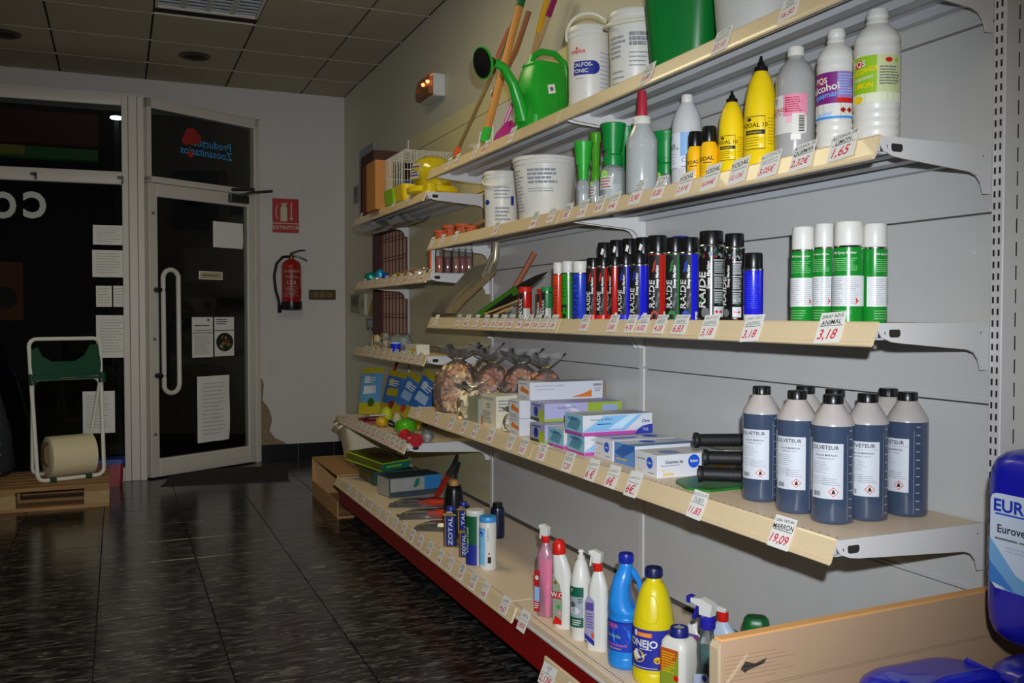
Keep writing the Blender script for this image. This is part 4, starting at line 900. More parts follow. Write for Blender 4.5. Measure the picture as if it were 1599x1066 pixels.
spray(1076, 1.43, 31, 371, 'tall blue can with swirled black label', CB, BLK, .17, -6, d_raide('2a4ed0'), GS)
spray(1054, 1.43, 30, 371, 'tall green can with swirled black label', CG, BLK, .17, -6, d_raide('2f8a35'), GS)
spray(1027, 1.425, 30, 368, 'tall red can with swirled black label', CR, BLK, .19, -6, d_raide('c2412a'), GS)
spray(998, 1.42, 29, 396, 'short blue can, wider front one of two', CB, BLK, .15, 4, d_raide('2a2ed0', 1), GS)
spray(977, 1.44, 25, 397, 'short blue can behind the front blue one', CB, BLK, .15, 4, d_raide('2a2ed0', 1), GS)
spray(960, 1.43, 23, 401, 'short red can, nearest of three', CR, BLK, .13, 28, d_raide('d02a22', 1), GS)
spray(942, 1.42, 22, 402, 'short red can, middle of three', CR, BLK, .13, -2, d_raide('d02a22', 1), GS)
spray(926, 1.42, 22, 403, 'short red can, farthest of three', CR, BLK, .13, -2, d_raide('d02a22', 1), GS)
for i, (px, top, wp) in enumerate(((944, 379, 24), (963, 375, 24), (983, 373, 26), (1004, 371, 26), (1024, 368, 28))):
    P, r = place(px, 1.53+.005*i, S2, wp)
    c = spray(px, 1.53+.005*i, wp, top, 'tall can with black cap in the back row, %s' % ('leftmost, with a white tape mark', 'second from left', 'third from left', 'fourth from left', 'fifth from left', 'rightmost')[i], CB if i == 5 else CK, BLK, .24, 20, None, 'black-capped spray cans in the back row')
    if i < 5:
        H = ztop(P, top)-S2; g = G(); S = cyl(r*.935); z = H*.88; g.poly(S, [(-r*.25, z-.008), (r*.05, z-.012), (r*.25, z+.006), (-r*.05, z+.012)], PAPER, .001); g.build('tape_mark', c, smooth=0)
P, r = place(1064, 1.56, S2, 28); spray(1062, 1.56, 28, 369, 'can with dark blue cap glimpsed behind the tall green can', CB, M('deep_blue_plastic', '1a1f9a', .35), .2, 20, None, 'black-capped spray cans in the back row')
def d_marplus(t, ic=False):
    def f(root, R, H):
        S = cyl(R+.0004); g = G(); mt = M('dark_'+t, t, .5)
        if not ic: g.text('MARPLUS', S, -R*.1, H*.45, R*.95, mt, .001, rot=pi/2, sx=1.35, bold=.02)
        else:
            for k in range(5): g.lines(S, -R*.8, R*.3, H*(.5+.08*k), H*(.52+.08*k), 1, mt, .001)
            g.rect(S, -R*.9, R*.3, H*.27, H*.33, mt, .001, 5); g.rect(S, -R*.8, -R*.5, H*.17, H*.3, mt, .001, 3); g.rect(S, R*.0, R*.2, H*.17, H*.3, mt, .001, 3); g.disc(S, -R*.2, H*.08, R*.4, mt, .001)
        g.rect(S, R*.45, R*.62, .003, H*.99, WHT, .0007, 2) if ic else None
        g.build('print', root, smooth=0)
    return f
GW = 'white-capped marker cans'
spray(906, 1.415, 25, 408, 'blue marker can with white cap', M('marker_blue', '2240c0', .3, coat=.3), WHT, .20, 25, d_marplus('141f5a'), GW, dome=.01, capr=.96)
spray(887, 1.43, 20, 408, 'green marker can with white cap', M('marker_green', '2f8f22', .3, coat=.3), WHT, .20, 25, d_marplus('0d2f0d', True), GW, dome=.01, capr=.96)
spray(872, 1.43, 17, 410, 'orange-red marker can with white cap', M('marker_orange', 'dc3a12', .3, coat=.3), WHT, .20, 25, d_marplus('7a1408'), GW, dome=.01, capr=.96)
def d_stick(c):
    def f(root, R, H):
        S = cyl(R+.0004); g = G(); g.rect(S, -R*1.3, R*1.3, 0, H*.42, M('stick_grey', 'b5b3ae', .4), .0004, 8); g.rect(S, -R*.55, R*.2, 0, H*.98, M('stick_black', '202020', .4), .0007, 5); g.text('MARK', S, -R*.2, H*.45, R*.7, WHT, .0012, rot=pi/2, sx=1.4, shear=.2, bold=.02); g.build('label', root, smooth=60)
    return f
spray(861, 1.54, 15, 449, 'short marker stick with blue side, right of the green-capped pair', M('stick_blue', '2a3a9a', .4), M('stick_blue_cap', '1d2f6a', .4), .16, 20, d_stick(0), 'short marker sticks', dome=.01, capr=1)
spray(854, 1.42, 18, 448, 'short marker stick with green cap', M('stick_green', '1f7a3a', .4), GRN, .16, 28, d_stick(0), 'short marker sticks', dome=.01, capr=1)
spray(845, 1.475, 14, 451, 'short marker stick with dark red side, left of the green-capped one', CR, CR, .16, 28, d_stick(0), 'short marker sticks', dome=.01, capr=1)
spray(820, 1.43, 21, 448, 'short marker stick with red cap, standing apart', CR, REDP, .18, 28, d_stick(0), 'short marker sticks', dome=.01, capr=1)
def d_gw(root, R, H):
    S = cyl(R+.0004); g = G(); g.rect(S, -R*1.5, R*1.5, H*.22, H*.62, M('can_white_band', 'd9dadb', .3), .0004, 12); g.lines(S, -R*1.0, -R*.05, H*.24, H*.60, 13, GP, .0008, .0012); g.lines(S, R*.1, R*1.0, H*.24, H*.60, 13, GP, .0008, .0012, seed=4)
    g.lines(S, -R*.9, R*.9, H*.68, H*.86, 7, M('pale_green_print', '8ecb8e', .4), .0008, .0012, seed=2); g.lines(S, -R*.9, R*.6, H*.04, H*.18, 4, M('pale_green_print'), .0008, .0012, seed=6); g.poly(S, [(R*.72, H*.24), (R*.95, H*.29), (R*.72, H*.34), (R*.78, H*.29)], REDP, .0009); g.build('label', root, smooth=60)
    g = G(); g.text('MS Spray Marker', S, -R*.0, H*.92, R*.22, WHT, .0012, bold=.02); g.build('lettering', root, smooth=0)
SG = M('spray_green', '16862b', .25, coat=.4); GG = 'green and white spray cans on the right'
spray(1365, 1.50, 38, 350, 'green and white can, rightmost of four', SG, WHT, .235, -50, d_gw, GG, dome=.015)
spray(1324, 1.455, 47, 347, 'green and white can, third and largest of four', SG, WHT, .235, 15, d_gw, GG, dome=.015)
spray(1286, 1.48, 33, 350, 'green and white can, second of four from the left', SG, WHT, .235, 20, d_gw, GG, dome=.015)
spray(1253, 1.47, 37, 355, 'green and white can, leftmost of four', SG, WHT, .235, 12, d_gw, GG, dome=.015)

# ---- tools lying on the far half of the third shelf
q0 = onX(722, 440, 1.5); root = thing('shovel_head', 'shiny steel shovel head standing on the third shelf, socket up', 'shovel', q0)
def rel(P, o): return tuple(Vector(P)-Vector(o))
STL = M('shovel_steel', 'b0a78c', .33, metal=.55, noise=.15, nscale=14)
g = G(); cs = [[(772, 410, 1.52), (758, 411, 1.51), (741, 416, 1.50), (728, 424, 1.49)], [(777, 423, 1.53), (755, 432, 1.50), (730, 438, 1.475), (712, 442, 1.46)], [(752, 448, 1.53), (732, 452, 1.50), (712, 458, 1.465), (694, 462, 1.45)], [(722, 476, 1.52), (708, 480, 1.49), (692, 482, 1.455), (679, 480, 1.44)], [(712, 489, 1.52), (702, 489, 1.49), (688, 489, 1.455), (674, 487, 1.44)]]
n0 = 4; vs = []; fs = []
for k in (0, .003):
    for rw in cs:
        for (a, b, X) in rw: vs.append(rel(onX(a, b, X+k), q0))
m_ = len(cs)*n0
for j in range(len(cs)-1):
    for i in range(n0-1):
        c = j*n0+i; fs += [(c, c+1, c+n0+1, c+n0), (c+m_, c+n0+m_, c+n0+1+m_, c+1+m_)]
g.add(vs, fs, STL); bl = g.build('blade', root, smooth=60)
g = G(); g.tube([rel(onX(775, 379, 1.54), q0), rel(onX(773, 405, 1.53), q0), rel(onX(762, 425, 1.51), q0)], [.019, .017, .012], STL, 14); g.build('socket', root)
g = G(); g.tube([rel(onX(770, 392, 1.52), q0), rel(onX(755, 430, 1.497), q0), rel(onX(708, 478, 1.478), q0)], [.006, .012, .006], STL, 8); g.build('rib', bl)
root = thing('hoe', 'green and black garden hoe blade lying before the shovel head', 'tool', onX(800, 460, 1.47)); q0 = tuple(root.location)
g = G(); pts = [(858, 424), (838, 431), (818, 441), (803, 452), (750, 486), (742, 495), (768, 494), (812, 466), (826, 452), (846, 436)]
g.prism([(onX(a, b, 1.48)[1]-q0[1], onX(a, b, 1.48)[2]-q0[2]) for a, b in pts], lambda u, v, t: (t, u, v), 0, .004, M('dark_blade', '3b3a30', .35, metal=.6)); g.build('blade', root, smooth=0)
g = G(); pts = [(806, 446), (792, 456), (746, 488), (744, 495), (757, 494), (800, 466), (814, 456)]
g.prism([(onX(a, b, 1.475)[1]-q0[1], onX(a, b, 1.475)[2]-q0[2]) for a, b in pts], lambda u, v, t: (t, u, v), -.003, .001, M('moss_green', '3f7a1e', .4)); g.build('green_sleeve', root, smooth=0)
g = G(); pts = [(800, 458), (758, 487), (764, 489), (804, 463)]
g.prism([(onX(a, b, 1.47)[1]-q0[1], onX(a, b, 1.47)[2]-q0[2]) for a, b in pts], lambda u, v, t: (t, u, v), -.005, -.001, MBLK); g.build('black_label', root, smooth=0)
stick('short_handle', 'short reddish wooden tool handle leaning on the panel above the hoe', [(782, 489, 1.50), (835, 394, 1.62)], .0125, woodmat('rosewood', '8a4a30', 'a8623f', (1, 1, .4)), group=None)
for i, (a, b, c, d) in enumerate(((757, 490, 812, 468), (770, 492, 800, 480))):
    stick('pruning_saw', 'pale wooden stake beside the hoe' if i else 'thin pale stake lying under the hoe blade', [(a, b, 1.45), (c, d, 1.46)], .004, woodmat('pale_wood', 'b79a62', 'cbb27c', (1, 1, .4)), group=None)

# ---- clear packing, pots at far end of the second shelf
TER = M('terracotta', 'b8552c', .6); 
for i, (px, top, wp, X) in enumerate(((703, 352, 26, 1.50), (724, 350, 28, 1.47), (736, 353, 20, 1.44), (688, 360, 22, 1.42))):
    P, r = place(px, X, S1, wp); root = thing('plant_pot', ('terracotta pot in the middle of the far second shelf', 'largest terracotta pot on the far second shelf', 'small reddish pot nearest the bail-handled tub', 'low terracotta pot at the far end of the second shelf')[i], 'pot', P, 0, 'terracotta pots'); H = max(.03, ztop(P, top)-S1)
    g = G(); g.lathe([(r*.7, 0), (r*.9, H*.8), (r, H*.81), (r, H), (r*.88, H), (r*.8, H*.6)], TER, 16, c1=True); g.build('body', root)
root = thing('wooden_batten', 'pale wooden batten leaning from the pots to the white tub', 'batten', onX(712, 362, 1.44)); q0 = tuple(root.location)
g = G(); g.tube([(0, 0, -.02), rel(onX(757, 344, 1.47), q0)], .008, PALLET, 4); g.build('batten', root)
# ================================================================== DEEP SHELF (z .768)
LIQ = M('dark_blue_liquid', '3d4a60', .18, coat=.5); MLK = M('milky_shoulder', 'b3aaa4', .3, coat=.2)
def vet(P, lab, turn, group):
    R, H = .0445, .272; root = thing('fluid_bottle', lab, 'bottle', P, facecam(P, turn), group)
    g = G(); g.lathe([(R*.86, 0), (R*.97, .003), (R, .010), (R, .208)], LIQ, 32, c1=False); g.lathe([(R, .208), (R*.98, .214), (R*.80, .229), (R*.45, .253), (R*.40, .257), (R*.40, .262)], MLK, 32, c0=False); g.build('body', root, smooth=50)
    g = G(); g.lathe([(R*.44, .252), (R*.47, .253), (R*.47, .270), (R*.44, .272)], BLK, 24)
    for k in range(12): a = 2*pi*k/12; g.box(-.0006, .0006, -.0006, .0006, .254, .269, BLK, Matrix.Translation((R*.472*cos(a), R*.472*sin(a), 0)))
    g.build('cap', root)
    S = cyl(R+.0003); g = G(); a0, a1, b0, b1 = -.058, .012, .055, .172
    g.rect(S, a0, a1, b0, b1, M('label_white', 'c9ccd2', .5), .0004, 10)
    u, v, s = -.008, .070, .0105
    g.poly(S, [(u-s, v), (u, v-s), (u+s, v), (u, v+s)], REDP, .0009); g.poly(S, [(u-s*.8, v), (u, v-s*.8), (u+s*.8, v), (u, v+s*.8)], WHT, .0012); g.poly(S, [(u-.0035, v-.004), (u+.0035, v-.004), (u+.003, v+.001), (u, v+.006), (u-.003, v+.001)], INK, .0015)
    for i in range(8): g.rect(S, -.052+.0022*i, -.052+.0022*i+(.0014 if i % 3 else .0008), .060, .070, INK, .0009)
    g.build('label', root, smooth=60)
    g = G(); g.text('COLVETEUR', S, -.030, .163, .0115, INK, .0012, bold=.015); g.rect(S, -.052, .010, .1545, .1550, GINK, .001, 5); g.text('COLOR MARRON', S, -.024, .147, .0058, INK, .0012, bold=.01); g.text('TEMPERA S-150 AT', S, -.024, .140, .0042, INK, .0012)
    g.lines(S, -.055, -.014, .108, .134, 6, GINK, .001, .0007, seed=1); g.lines(S, -.055, -.02, .085, .104, 4, GINK, .001, .0007, seed=2); g.lines(S, -.03, .008, .083, .100, 4, GINK, .001, .0008, seed=3); g.build('lettering', root, smooth=0)
    g = G()
    for k in range(11): g.rect(S, .027, .036, .018+.018*k, .0195+.018*k, M('scale_mark', 'b5bac4', .5), .0004, 2); g.rect(S, .022, .0225, .010+.018*k, .028+.018*k, M('scale_mark'), .0004) if k < 10 else None
    g.build('volume_scale', root, smooth=0)
    return root
GV = 'one-litre bottles of dark blue fluid'
V = [(foot(1188, 785, 60, S3)[0], 'dark blue fluid bottle at the far left of the group, beside the black tubes', -8), (foot(1243, 803, 59, S3)[0], 'dark blue fluid bottle, second from left in the front row', -10), (foot(1299, 820, 66, S3)[0], 'dark blue fluid bottle standing frontmost by the shelf edge', -13),
     (onZ(1355, 614, S3+.272), 'dark blue fluid bottle directly right of the frontmost one', -18), ((1.612, yfor(1417, 1.612, 1.0), 0), 'dark blue fluid bottle, rightmost of the group with its scale showing', 10),
     (onZ(1258, 602, S3+.272), 'dark blue fluid bottle in the rear row, left, only its cap showing', 30), (onZ(1304, 607, S3+.272), 'dark blue fluid bottle in the rear row, middle, only its cap showing', 30), ((1.650, yfor(1387, 1.650, 1.0), 0), 'dark blue fluid bottle in the rear row, behind the rightmost one', 30)]
for P, lb, t in V: vet((P[0], P[1], S3), lb, t, GV)
# rubber tubes and green plate
root = thing('green_plate', 'green plastic plate lying under the black rubber tubes', 'plate', (1.345, 2.09, S3))
g = G(); pts = [(1055, 752), (1057, 748), (1100, 741), (1160, 738), (1165, 760), (1110, 766), (1072, 762)]
g.prism([(lambda q: (q[0]-1.345, q[1]-2.09))(onZ(a, b, S3+.004)) for a, b in pts], lambda u, v, t: (u, v, t), 0, .006, M('plate_green', '1d6b20', .4)); g.build('plate', root, smooth=0)
def rtube(a, b, z, r, lab):
    A = (a[0], a[1], z); root = thing('rubber_tube', lab, 'tube', A, 0, 'black rubber tubes'); d = Vector((b[0]-a[0], b[1]-a[1], 0)); L = d.length
    T = Matrix.Rotation(atan2(d.y, d.x), 4, 'Z') @ Matrix.Rotation(pi/2, 4, 'Y'); g = G()
    g.lathe([(r*.6, .003), (r*.62, 0), (r*1.22, 0), (r*1.25, .004), (r*1.2, .010), (r*1.0, .014), (r, L-.014), (r*1.2, L-.010), (r*1.25, L-.004), (r*1.22, L), (r*.6, L)], M('black_rubber', '161617', .55), 20, T=T); g.build('tube', root)
    g = G()
    for k in range(9): g.lathe([(r*1.0, .025+k*.012), (r*1.03, .027+k*.012), (r*1.0, .029+k*.012)], M('black_rubber'), 16, T=T, c0=False, c1=False)
    g.build('grip_rings', root)
pa = onX(1090, 746, 1.37); rtube((1.37, pa[1]), (1.50, pa[1]-.09), S3+.034, .0175, 'black rubber tube, lowest of three on the green plate')
pa = onX(1098, 721, 1.385); rtube((1.385, pa[1]), (1.52, pa[1]-.08), S3+.075, .0175, 'black rubber tube, middle of three')
pa = onX(1084, 694, 1.37); rtube((1.37, pa[1]), (1.505, pa[1]-.05), S3+.118, .0165, 'black rubber tube, topmost of three, against the bottles')
root = thing('glove_box', 'pale glove box lying under the middle rubber tube behind the white latex box', 'box', (1.54, 2.10, S3)); g = G(); g.box(.03, .15, .02, .20, 0, .062, M('box_cream', 'd8d2bd', .6), b=.002); g.build('carton', root, smooth=0); g = G(); g.rect(plane((.03, .02, 0), (1, 0, 0), (0, 0, 1)), .02, .2, .01, .05, YEL); g.build('print', root, smooth=0)
# glove boxes
def gbox(P, w_, d_, h_, lab, base, end=None, face=None, top=None, rz=0, group='boxes of disposable gloves', name='glove_box', cat='box'):
    root = thing(name, lab, cat, P, radians(rz), group); g = G(); g.box(0, w_, 0, d_, 0, h_, base, b=.0015); g.build('carton', root, smooth=0)
    Se = plane((0, d_, 0), (0, -1, 0), (0, 0, 1)); Sf_ = plane((0, 0, 0), (1, 0, 0), (0, 0, 1)); St = plane((0, 0, h_), (1, 0, 0), (0, 1, 0)); g = G()
    if end: end(g, Se, d_, h_)
    if face: face(g, Sf_, w_, h_)
    if top: top(g, St, w_, d_)
    if g.v: g.build('print', root, smooth=0)
    return root
BW = M('box_white', 'd6d7dc', .5); BLV = M('box_lavender', 'b3b0d8', .5); BORG = M('orange_print', 'e07a2a', .5); LATEX = M('latex_blue', '1f55c9', .5); YPR = M('yellow_print', 'e2b60c', .5)
BTU = M('box_turquoise', '8fc3d8', .5); BMG = M('box_magenta', 'b8489f', .5); BDN = M('box_deep_blue', '2b3aa0', .5)
def e_lat(g, S, w, h): g.disc(S, w*.68, h*.6, h*.26, LATEX, .0008, 18); g.text('Guantes de', S, w*.30, h*.72, h*.15, INK, .001, bold=.01); g.text('latex', S, w*.68, h*.6, h*.16, WHT, .0014, bold=.02); g.text('Sin', S, w*.15, h*.38, h*.14, YPR, .001, bold=.02); g.text('polvo', S, w*.25, h*.2, h*.18, YPR, .001, bold=.02); g.lines(S, w*.6, w*.9, h*.12, h*.2, 1, GINK, .001)
def f_lat(g, S, w, h):
    g.text('Guantes de', S, w*.24, h*.68, h*.2, INK, .001, bold=.02); g.disc(S, w*.53, h*.66, h*.30, LATEX, .0008, 20); g.text('latex', S, w*.53, h*.68, h*.2, WHT, .0014, bold=.02); g.text('Sin', S, w*.09, h*.33, h*.15, YPR, .001, bold=.02); g.text('polvo', S, w*.16, h*.16, h*.24, YPR, .001, bold=.03); g.lines(S, w*.05, w*.35, h*.5, h*.56, 1, GINK, .001); g.poly(S, [(w*.66, 0), (w*.98, 0), (w*.98, h*.6)], YPR, .0008)
gbox((1.338, 2.149, S3), .22, .12, .062, 'white latex glove box with a blue round badge, nearest to the black tubes', BW, e_lat, f_lat, top=lambda g, S, w, d: g.disc(S, w*.3, d*.4, d*.25, M('box_blue_print', '7f95d0', .5), .0006))
def e_blu(g, S, w, h): g.rect(S, 0, w, 0, h, M('box_sky', '5b8ccb', .5), .0005); g.poly(S, [(0, h*.5), (w*.5, h), (w, h), (w, h*.8), (w*.4, h*.3)], M('box_sky_dark', '2f62ad', .5), .0007); g.lines(S, w*.1, w*.7, h*.15, h*.3, 1, YPR, .001)
gbox((1.372, 2.325, S3), .22, .12, .062, 'sky blue glove box between the two white latex boxes', BW, e_blu, None, top=lambda g, S, w, d: (g.rect(S, 0, w, 0, d*.35, M('box_sky'), .0006), g.disc(S, w*.4, d*.65, d*.2, LATEX, .0008)))
gbox((1.372, 2.455, S3), .22, .12, .062, 'white latex glove box behind the sky blue one', BW, e_lat, f_lat, top=lambda g, S, w, d: (g.rect(S, w*.1, w*.5, d*.3, d*.5, LATEX, .0006), g.disc(S, w*.75, d*.5, d*.2, LATEX, .0006)))
def e_mag(g, S, w, h): g.rect(S, 0, w, h*.12, h, BTU, .0005); g.rect(S, 0, w, 0, h*.14, BMG, .0007); g.poly(S, [(w*.1, h*.3), (w*.4, h*.9), (w*.9, h*.7), (w*.7, h*.2)], M('box_teal_dark', '5b93a8', .5), .0008); g.lines(S, w*.15, w*.85, h*.7, h*.85, 2, NAVY, .001)
def f_mag(g, S, w, h):
    n = 22; rd = random.Random(1)
    g.poly(S, [(0, h*.2), (w*.3, h*.95), (w*.85, h*.95), (w*.6, h*.2)], M('box_sky_wash', '86bfe6', .5), .0006); g.poly(S, [(w*.35, h*.3), (w*.65, h*.95), (w*.78, h*.95), (w*.55, h*.3)], M('box_pale_wash', 'c3def0', .5), .0007); g.rect(S, 0, w, 0, h*.17, BMG, .0007)
    for j in range(4):
        for i in range(n): g.disc(S, w*(i+.5*(j % 2))/n+.003, h*(.2+.07*j), h*.03*(1-.15*j), BMG, .0009, 4)
    g.poly(S, [(w*.80+w*.20*cos(radians(a))-w*.0, h*.42*sin(radians(a))) for a in range(180, 80, -12)]+[(w, h*.42), (w, 0)], BDN, .001) if 0 else g.poly(S, [(w*.74, 0), (w*.78, h*.22), (w*.86, h*.38), (w*.94, h*.44), (w, h*.45), (w, 0)], BDN, .001)
    g.text('Guantes de VINILO', S, w*.26, h*.78, h*.15, INK, .0012); g.text('Daga', S, w*.90, h*.62, h*.22, NAVY, .0012, shear=.2, bold=.02); g.text('T.G.', S, w*.9, h*.2, h*.18, WHT, .0014, bold=.02); g.lines(S, w*.2, w*.42, h*.5, h*.6, 1, NAVY, .0012)
gbox((1.341, 2.58, S3), .235, .12, .064, 'turquoise glove box with magenta base band, bottom of the blue-pink pair', BW, e_mag, f_mag)
gbox((1.325, 2.56, S3+.065), .25, .125, .064, 'turquoise and magenta glove box with a dark blue corner, on top of its pair', BW, e_mag, f_mag, top=lambda g, S, w, d: g.rect(S, w*.05, w*.9, d*.1, d*.6, M('box_grey_wash', 'b5bfc9', .5), .0006))
gbox((1.345, 2.735, S3), .235, .12, .064, 'turquoise glove box with magenta band, behind the blue-pink pair', BW, e_mag, f_mag)
def e_lil(g, S, w, h): g.rect(S, 0, w*.98, 0, h, M('box_grey_lilac', '9d9fb8', .5), .0005); g.rect(S, w*.6, w*.98, 0, h*.62, M('box_lime', 'a3b82a', .5), .0008); g.rect(S, 0, w*.6, 0, h*.15, M('box_dark_green', '2d4027', .5), .0008); g.disc(S, w*.4, h*.5, w*.16, NAVY, .001, 8); g.lines(S, w*.1, w*.8, h*.78, h*.92, 1, NAVY, .001)
def f_lil(g, S, w, h): g.rect(S, 0, w*.55, 0, h, BLV, .0005); g.rect(S, w*.55, w, 0, h, M('box_lime2', '9fb63c', .5), .0005); g.rect(S, 0, w*.55, 0, h*.16, M('box_lime2'), .0008); g.rect(S, w*.74, w*.94, h*.2, h*.85, M('box_lilac2', '9db0d4', .5), .0008); g.text('Guantes VINILO', S, w*.28, h*.75, h*.17, INK, .0012); g.poly(S, [(w*.25, h*.9), (w*.3, h*.95), (w*.52, h*.3), (w*.42, h*.25)], M('box_pale_lilac', 'd5d3ea', .5), .0009)
gbox((1.342, 2.875, S3), .235, .12, .064, 'lilac glove box with lime panel, lower one of two', BLV, e_lil, f_lil)
gbox((1.378, 2.955, S3+.065), .31, .12, .064, 'lilac and lime glove box with its flap lit, upper one of two', BLV, e_lil, f_lil)
def e_or(g, S, w, h): g.poly(S, [(w*.2, h*.5), (w*.35, h*.8), (w*.6, h*.62), (w*.9, h*.55), (w*.9, h*.3), (w*.55, h*.4), (w*.3, h*.42)], BORG, .0008); g.lines(S, w*.1, w*.9, h*.84, h*.95, 1, GP, .001); g.rect(S, w*.05, w*.95, h*.05, h*.07, GP, .001); g.lines(S, w*.1, w*.8, h*.1, h*.22, 2, GP, .001)
def f_top(g, S, w, h): g.poly(S, [(w*.55, h*.12), (w*.84, h*.12), (w*.84, h*.52), (w*.72, h*.3)], BORG, .0008); g.text('Guantes desechables de polietileno', S, w*.26, h*.8, h*.13, GINK, .001); g.text('Transparentes 100 uds', S, w*.2, h*.6, h*.12, GINK, .001); g.rect(S, w*.86, w*.98, h*.72, h*.85, GP, .001); g.lines(S, w*.88, w*.98, h*.4, h*.65, 3, GP, .001)
gbox((1.345, 3.10, S3), .22, .10, .062, 'white box with an orange hand print, lowest in the far stack', BW, e_or, None)
gbox((1.345, 3.10, S3+.063), .22, .10, .066, 'white box with an orange hand print, middle of the far stack', BW, e_or, None)
r_ = gbox((1.375, 3.075, S3+.130), .30, .11, .066, 'white open-ended box of clear gloves on top of the far stack', BW, e_or, f_top)
g = G(); g.prism([(0, 0), (.03, .008), (.028, .055), (0, .065)], lambda u, v, t: (.30+u, t+.02, v), 0, .001, M('brown_flap', '8a7c66', .8)); g.build('open_flap', r_, smooth=0)
# tall cream carton, tied bag, grey-green box
def e_mic(g, S, w, h): g.text('MICRO', S, w*.5, h*.70, h*.085, NAVY, .001, bold=.02); g.text('TEXTIL', S, w*.5, h*.61, h*.085, NAVY, .001, bold=.02); g.lines(S, w*.1, w*.9, h*.84, h*.93, 2, GP, .001); g.lines(S, w*.1, w*.7, h*.1, h*.5, 6, GP, .001); g.rect(S, 0, w*.12, 0, h*.3, BORG, .0008)
gbox((1.35, 3.34, S3), .09, .16, .125, 'tall cream carton with dark blue title beside the grey-green box', M('carton_cream', 'dcd6c0', .55), e_mic, lambda g, S, w, h: (g.lines(S, w*.1, w*.8, h*.5, h*.9, 4, GP, .001), g.disc(S, w*.5, h*.3, w*.15, YPR, .001)), name='carton', group=None)
root = thing('paper_roll', 'white roll with a dark core standing behind the tall cream carton', 'roll', (1.47, 3.36, S3)); g = G(); g.lathe([(.045, 0), (.046, .13), (.02, .131), (.019, .128), (0, .128)], WHT2, 20); g.build('roll', root); g = G(); g.lathe([(.019, .129), (.012, .1315), (0, .1315)], MBLK, 12); g.build('core', root)
gbox((1.348, 3.53, S3), .10, .13, .10, 'plain grey-green box between the nut bags and the cream carton', M('grey_green', '8c9078', .7), None, lambda g, S, w, h: g.rect(S, 0, w*.95, 0, h*.98, M('grey_green_pale', '9da393', .7), .0005), name='carton', group=None)
CELLO = FILM('cellophane', 'ffffff', .09, .18, bump=1.0, bscale=26, gl=.02, ior=1.35)
def sphere(g, c, rx, ry, rz_, mt, rot, n=7, k=5):
    lo = []
    for i in range(k+1):
        t = pi*i/k; rr_ = max(sin(t), .02); lo.append([tuple(Vector(c)+rot @ Vector((rx*rr_*cos(2*pi*j/n), ry*rr_*sin(2*pi*j/n), -rz_*cos(t)))) for j in range(n)])
    g.loft(lo, mt)
def nutbag(P, R, H, lab, cols, n, size, neck=.72, lean=(0, 0), sy=1.0, seed=1, group='clear bags of nuts', name='nut_bag'):
    root = thing(name, lab, 'bag', P, 0, group); rd = random.Random(seed); zf = H*neck
    g = G(); ms = [M('nut_'+c, c, .55) for c in cols]
    from mathutils import Euler
    for i in range(n):
        z = rd.uniform(.03, .93)*zf; k = sqrt(max(.05, 1-((z/zf-.42)/.62)**2)); a = rd.uniform(0, 2*pi); rr_ = R*k*(rd.uniform(.75, .93) if i % 4 else rd.uniform(.2, .8)); s = size*rd.uniform(.8, 1.2)
        c = (rr_*cos(a)+lean[0]*z, rr_*sin(a)*sy+lean[1]*z, max(z, s)); sphere(g, c, s, s*.75, s*1.5, ms[i % len(ms)], Euler((rd.uniform(0, 3), rd.uniform(0, 3), rd.uniform(0, 3))).to_matrix())
    g.build('nuts', root, kind='stuff')
    g = G(); L = []; N = 28
    for t in [0, .02, .08, .2, .35, .5, .65, .8, .92, 1.0]:
        z = zf*t; k = sqrt(max(.10, 1-((t-.42)/.62)**2)) if t < 1 else .30
        L.append([((R*k*1.03*(1+.035*sin(5*a+t*9)+.02*sin(11*a)))*cos(a)+lean[0]*z, R*k*1.03*sy*(1+.03*sin(7*a+t*5))*sin(a)+lean[1]*z, z) for a in [2*pi*j/N for j in range(N)]])
    for t, k in ((1.04, .20), (1.10, .42), (1.19, .75), (1.28, .95)):
        z = zf*t; L.append([((R*k*(1+.28*sin(6*a+t*7)+.12*sin(13*a)))*cos(a)+lean[0]*z, R*k*sy*.8*(1+.2*sin(5*a))*sin(a)+lean[1]*z, z+R*.12*sin(4*a+t)*(t-1)*3) for a in [2*pi*j/N for j in range(N)]])
    g.loft(L, CELLO, c1=False); g.build('bag_film', root, smooth=60)
    g = G(); zt = zf*1.05; g.tube([(R*.19*cos(a)+lean[0]*zt, R*.17*sy*sin(a)+lean[1]*zt, zt) for a in [2*pi*j/14 for j in range(14)]], .0025, YPR if seed % 2 else WHT, 5, closed=True); g.build('twist_tie', root)
    return root
NUTC = ['e0ac78', 'd3976a', 'ecc692', 'c98a5c']
nutbag((1.41, 4.02, S3), .095, .33, 'big clear bag of peanuts leaning at the far end of the deep shelf', NUTC, 210, .012, .70, (.12, .0), 1.35, 2)
nutbag((1.51, 3.80, S3), .085, .31, 'clear bag of reddish nuts, second from the far end', ['d08e68', 'c07a56', 'dba67e'], 150, .012, .72, (.05, -.0), 1.15, 3)
nutbag((1.56, 3.62, S3+.0), .085, .31, 'clear bag of reddish nuts leaning on the back panel behind the grey-green box', ['d08e68', 'c07a56', 'dba67e'], 120, .012, .74, (.03, -.12), 1.1, 4)
nutbag((1.58, 3.40, S3), .075, .29, 'clear bag of dark nuts, nearest of the bags to the glove boxes', ['cc8560', 'b06a48', 'd69a75'], 120, .012, .76, (.02, -.05), 1.1, 5)
nutbag((1.375, 3.70, S3), .055, .18, 'small clear bag of pale peeled nuts in front of the big peanut bag', ['f0d8a2', 'f5e3b8', 'e6c68a'], 110, .011, .66, (.0, .0), 1.2, 6)
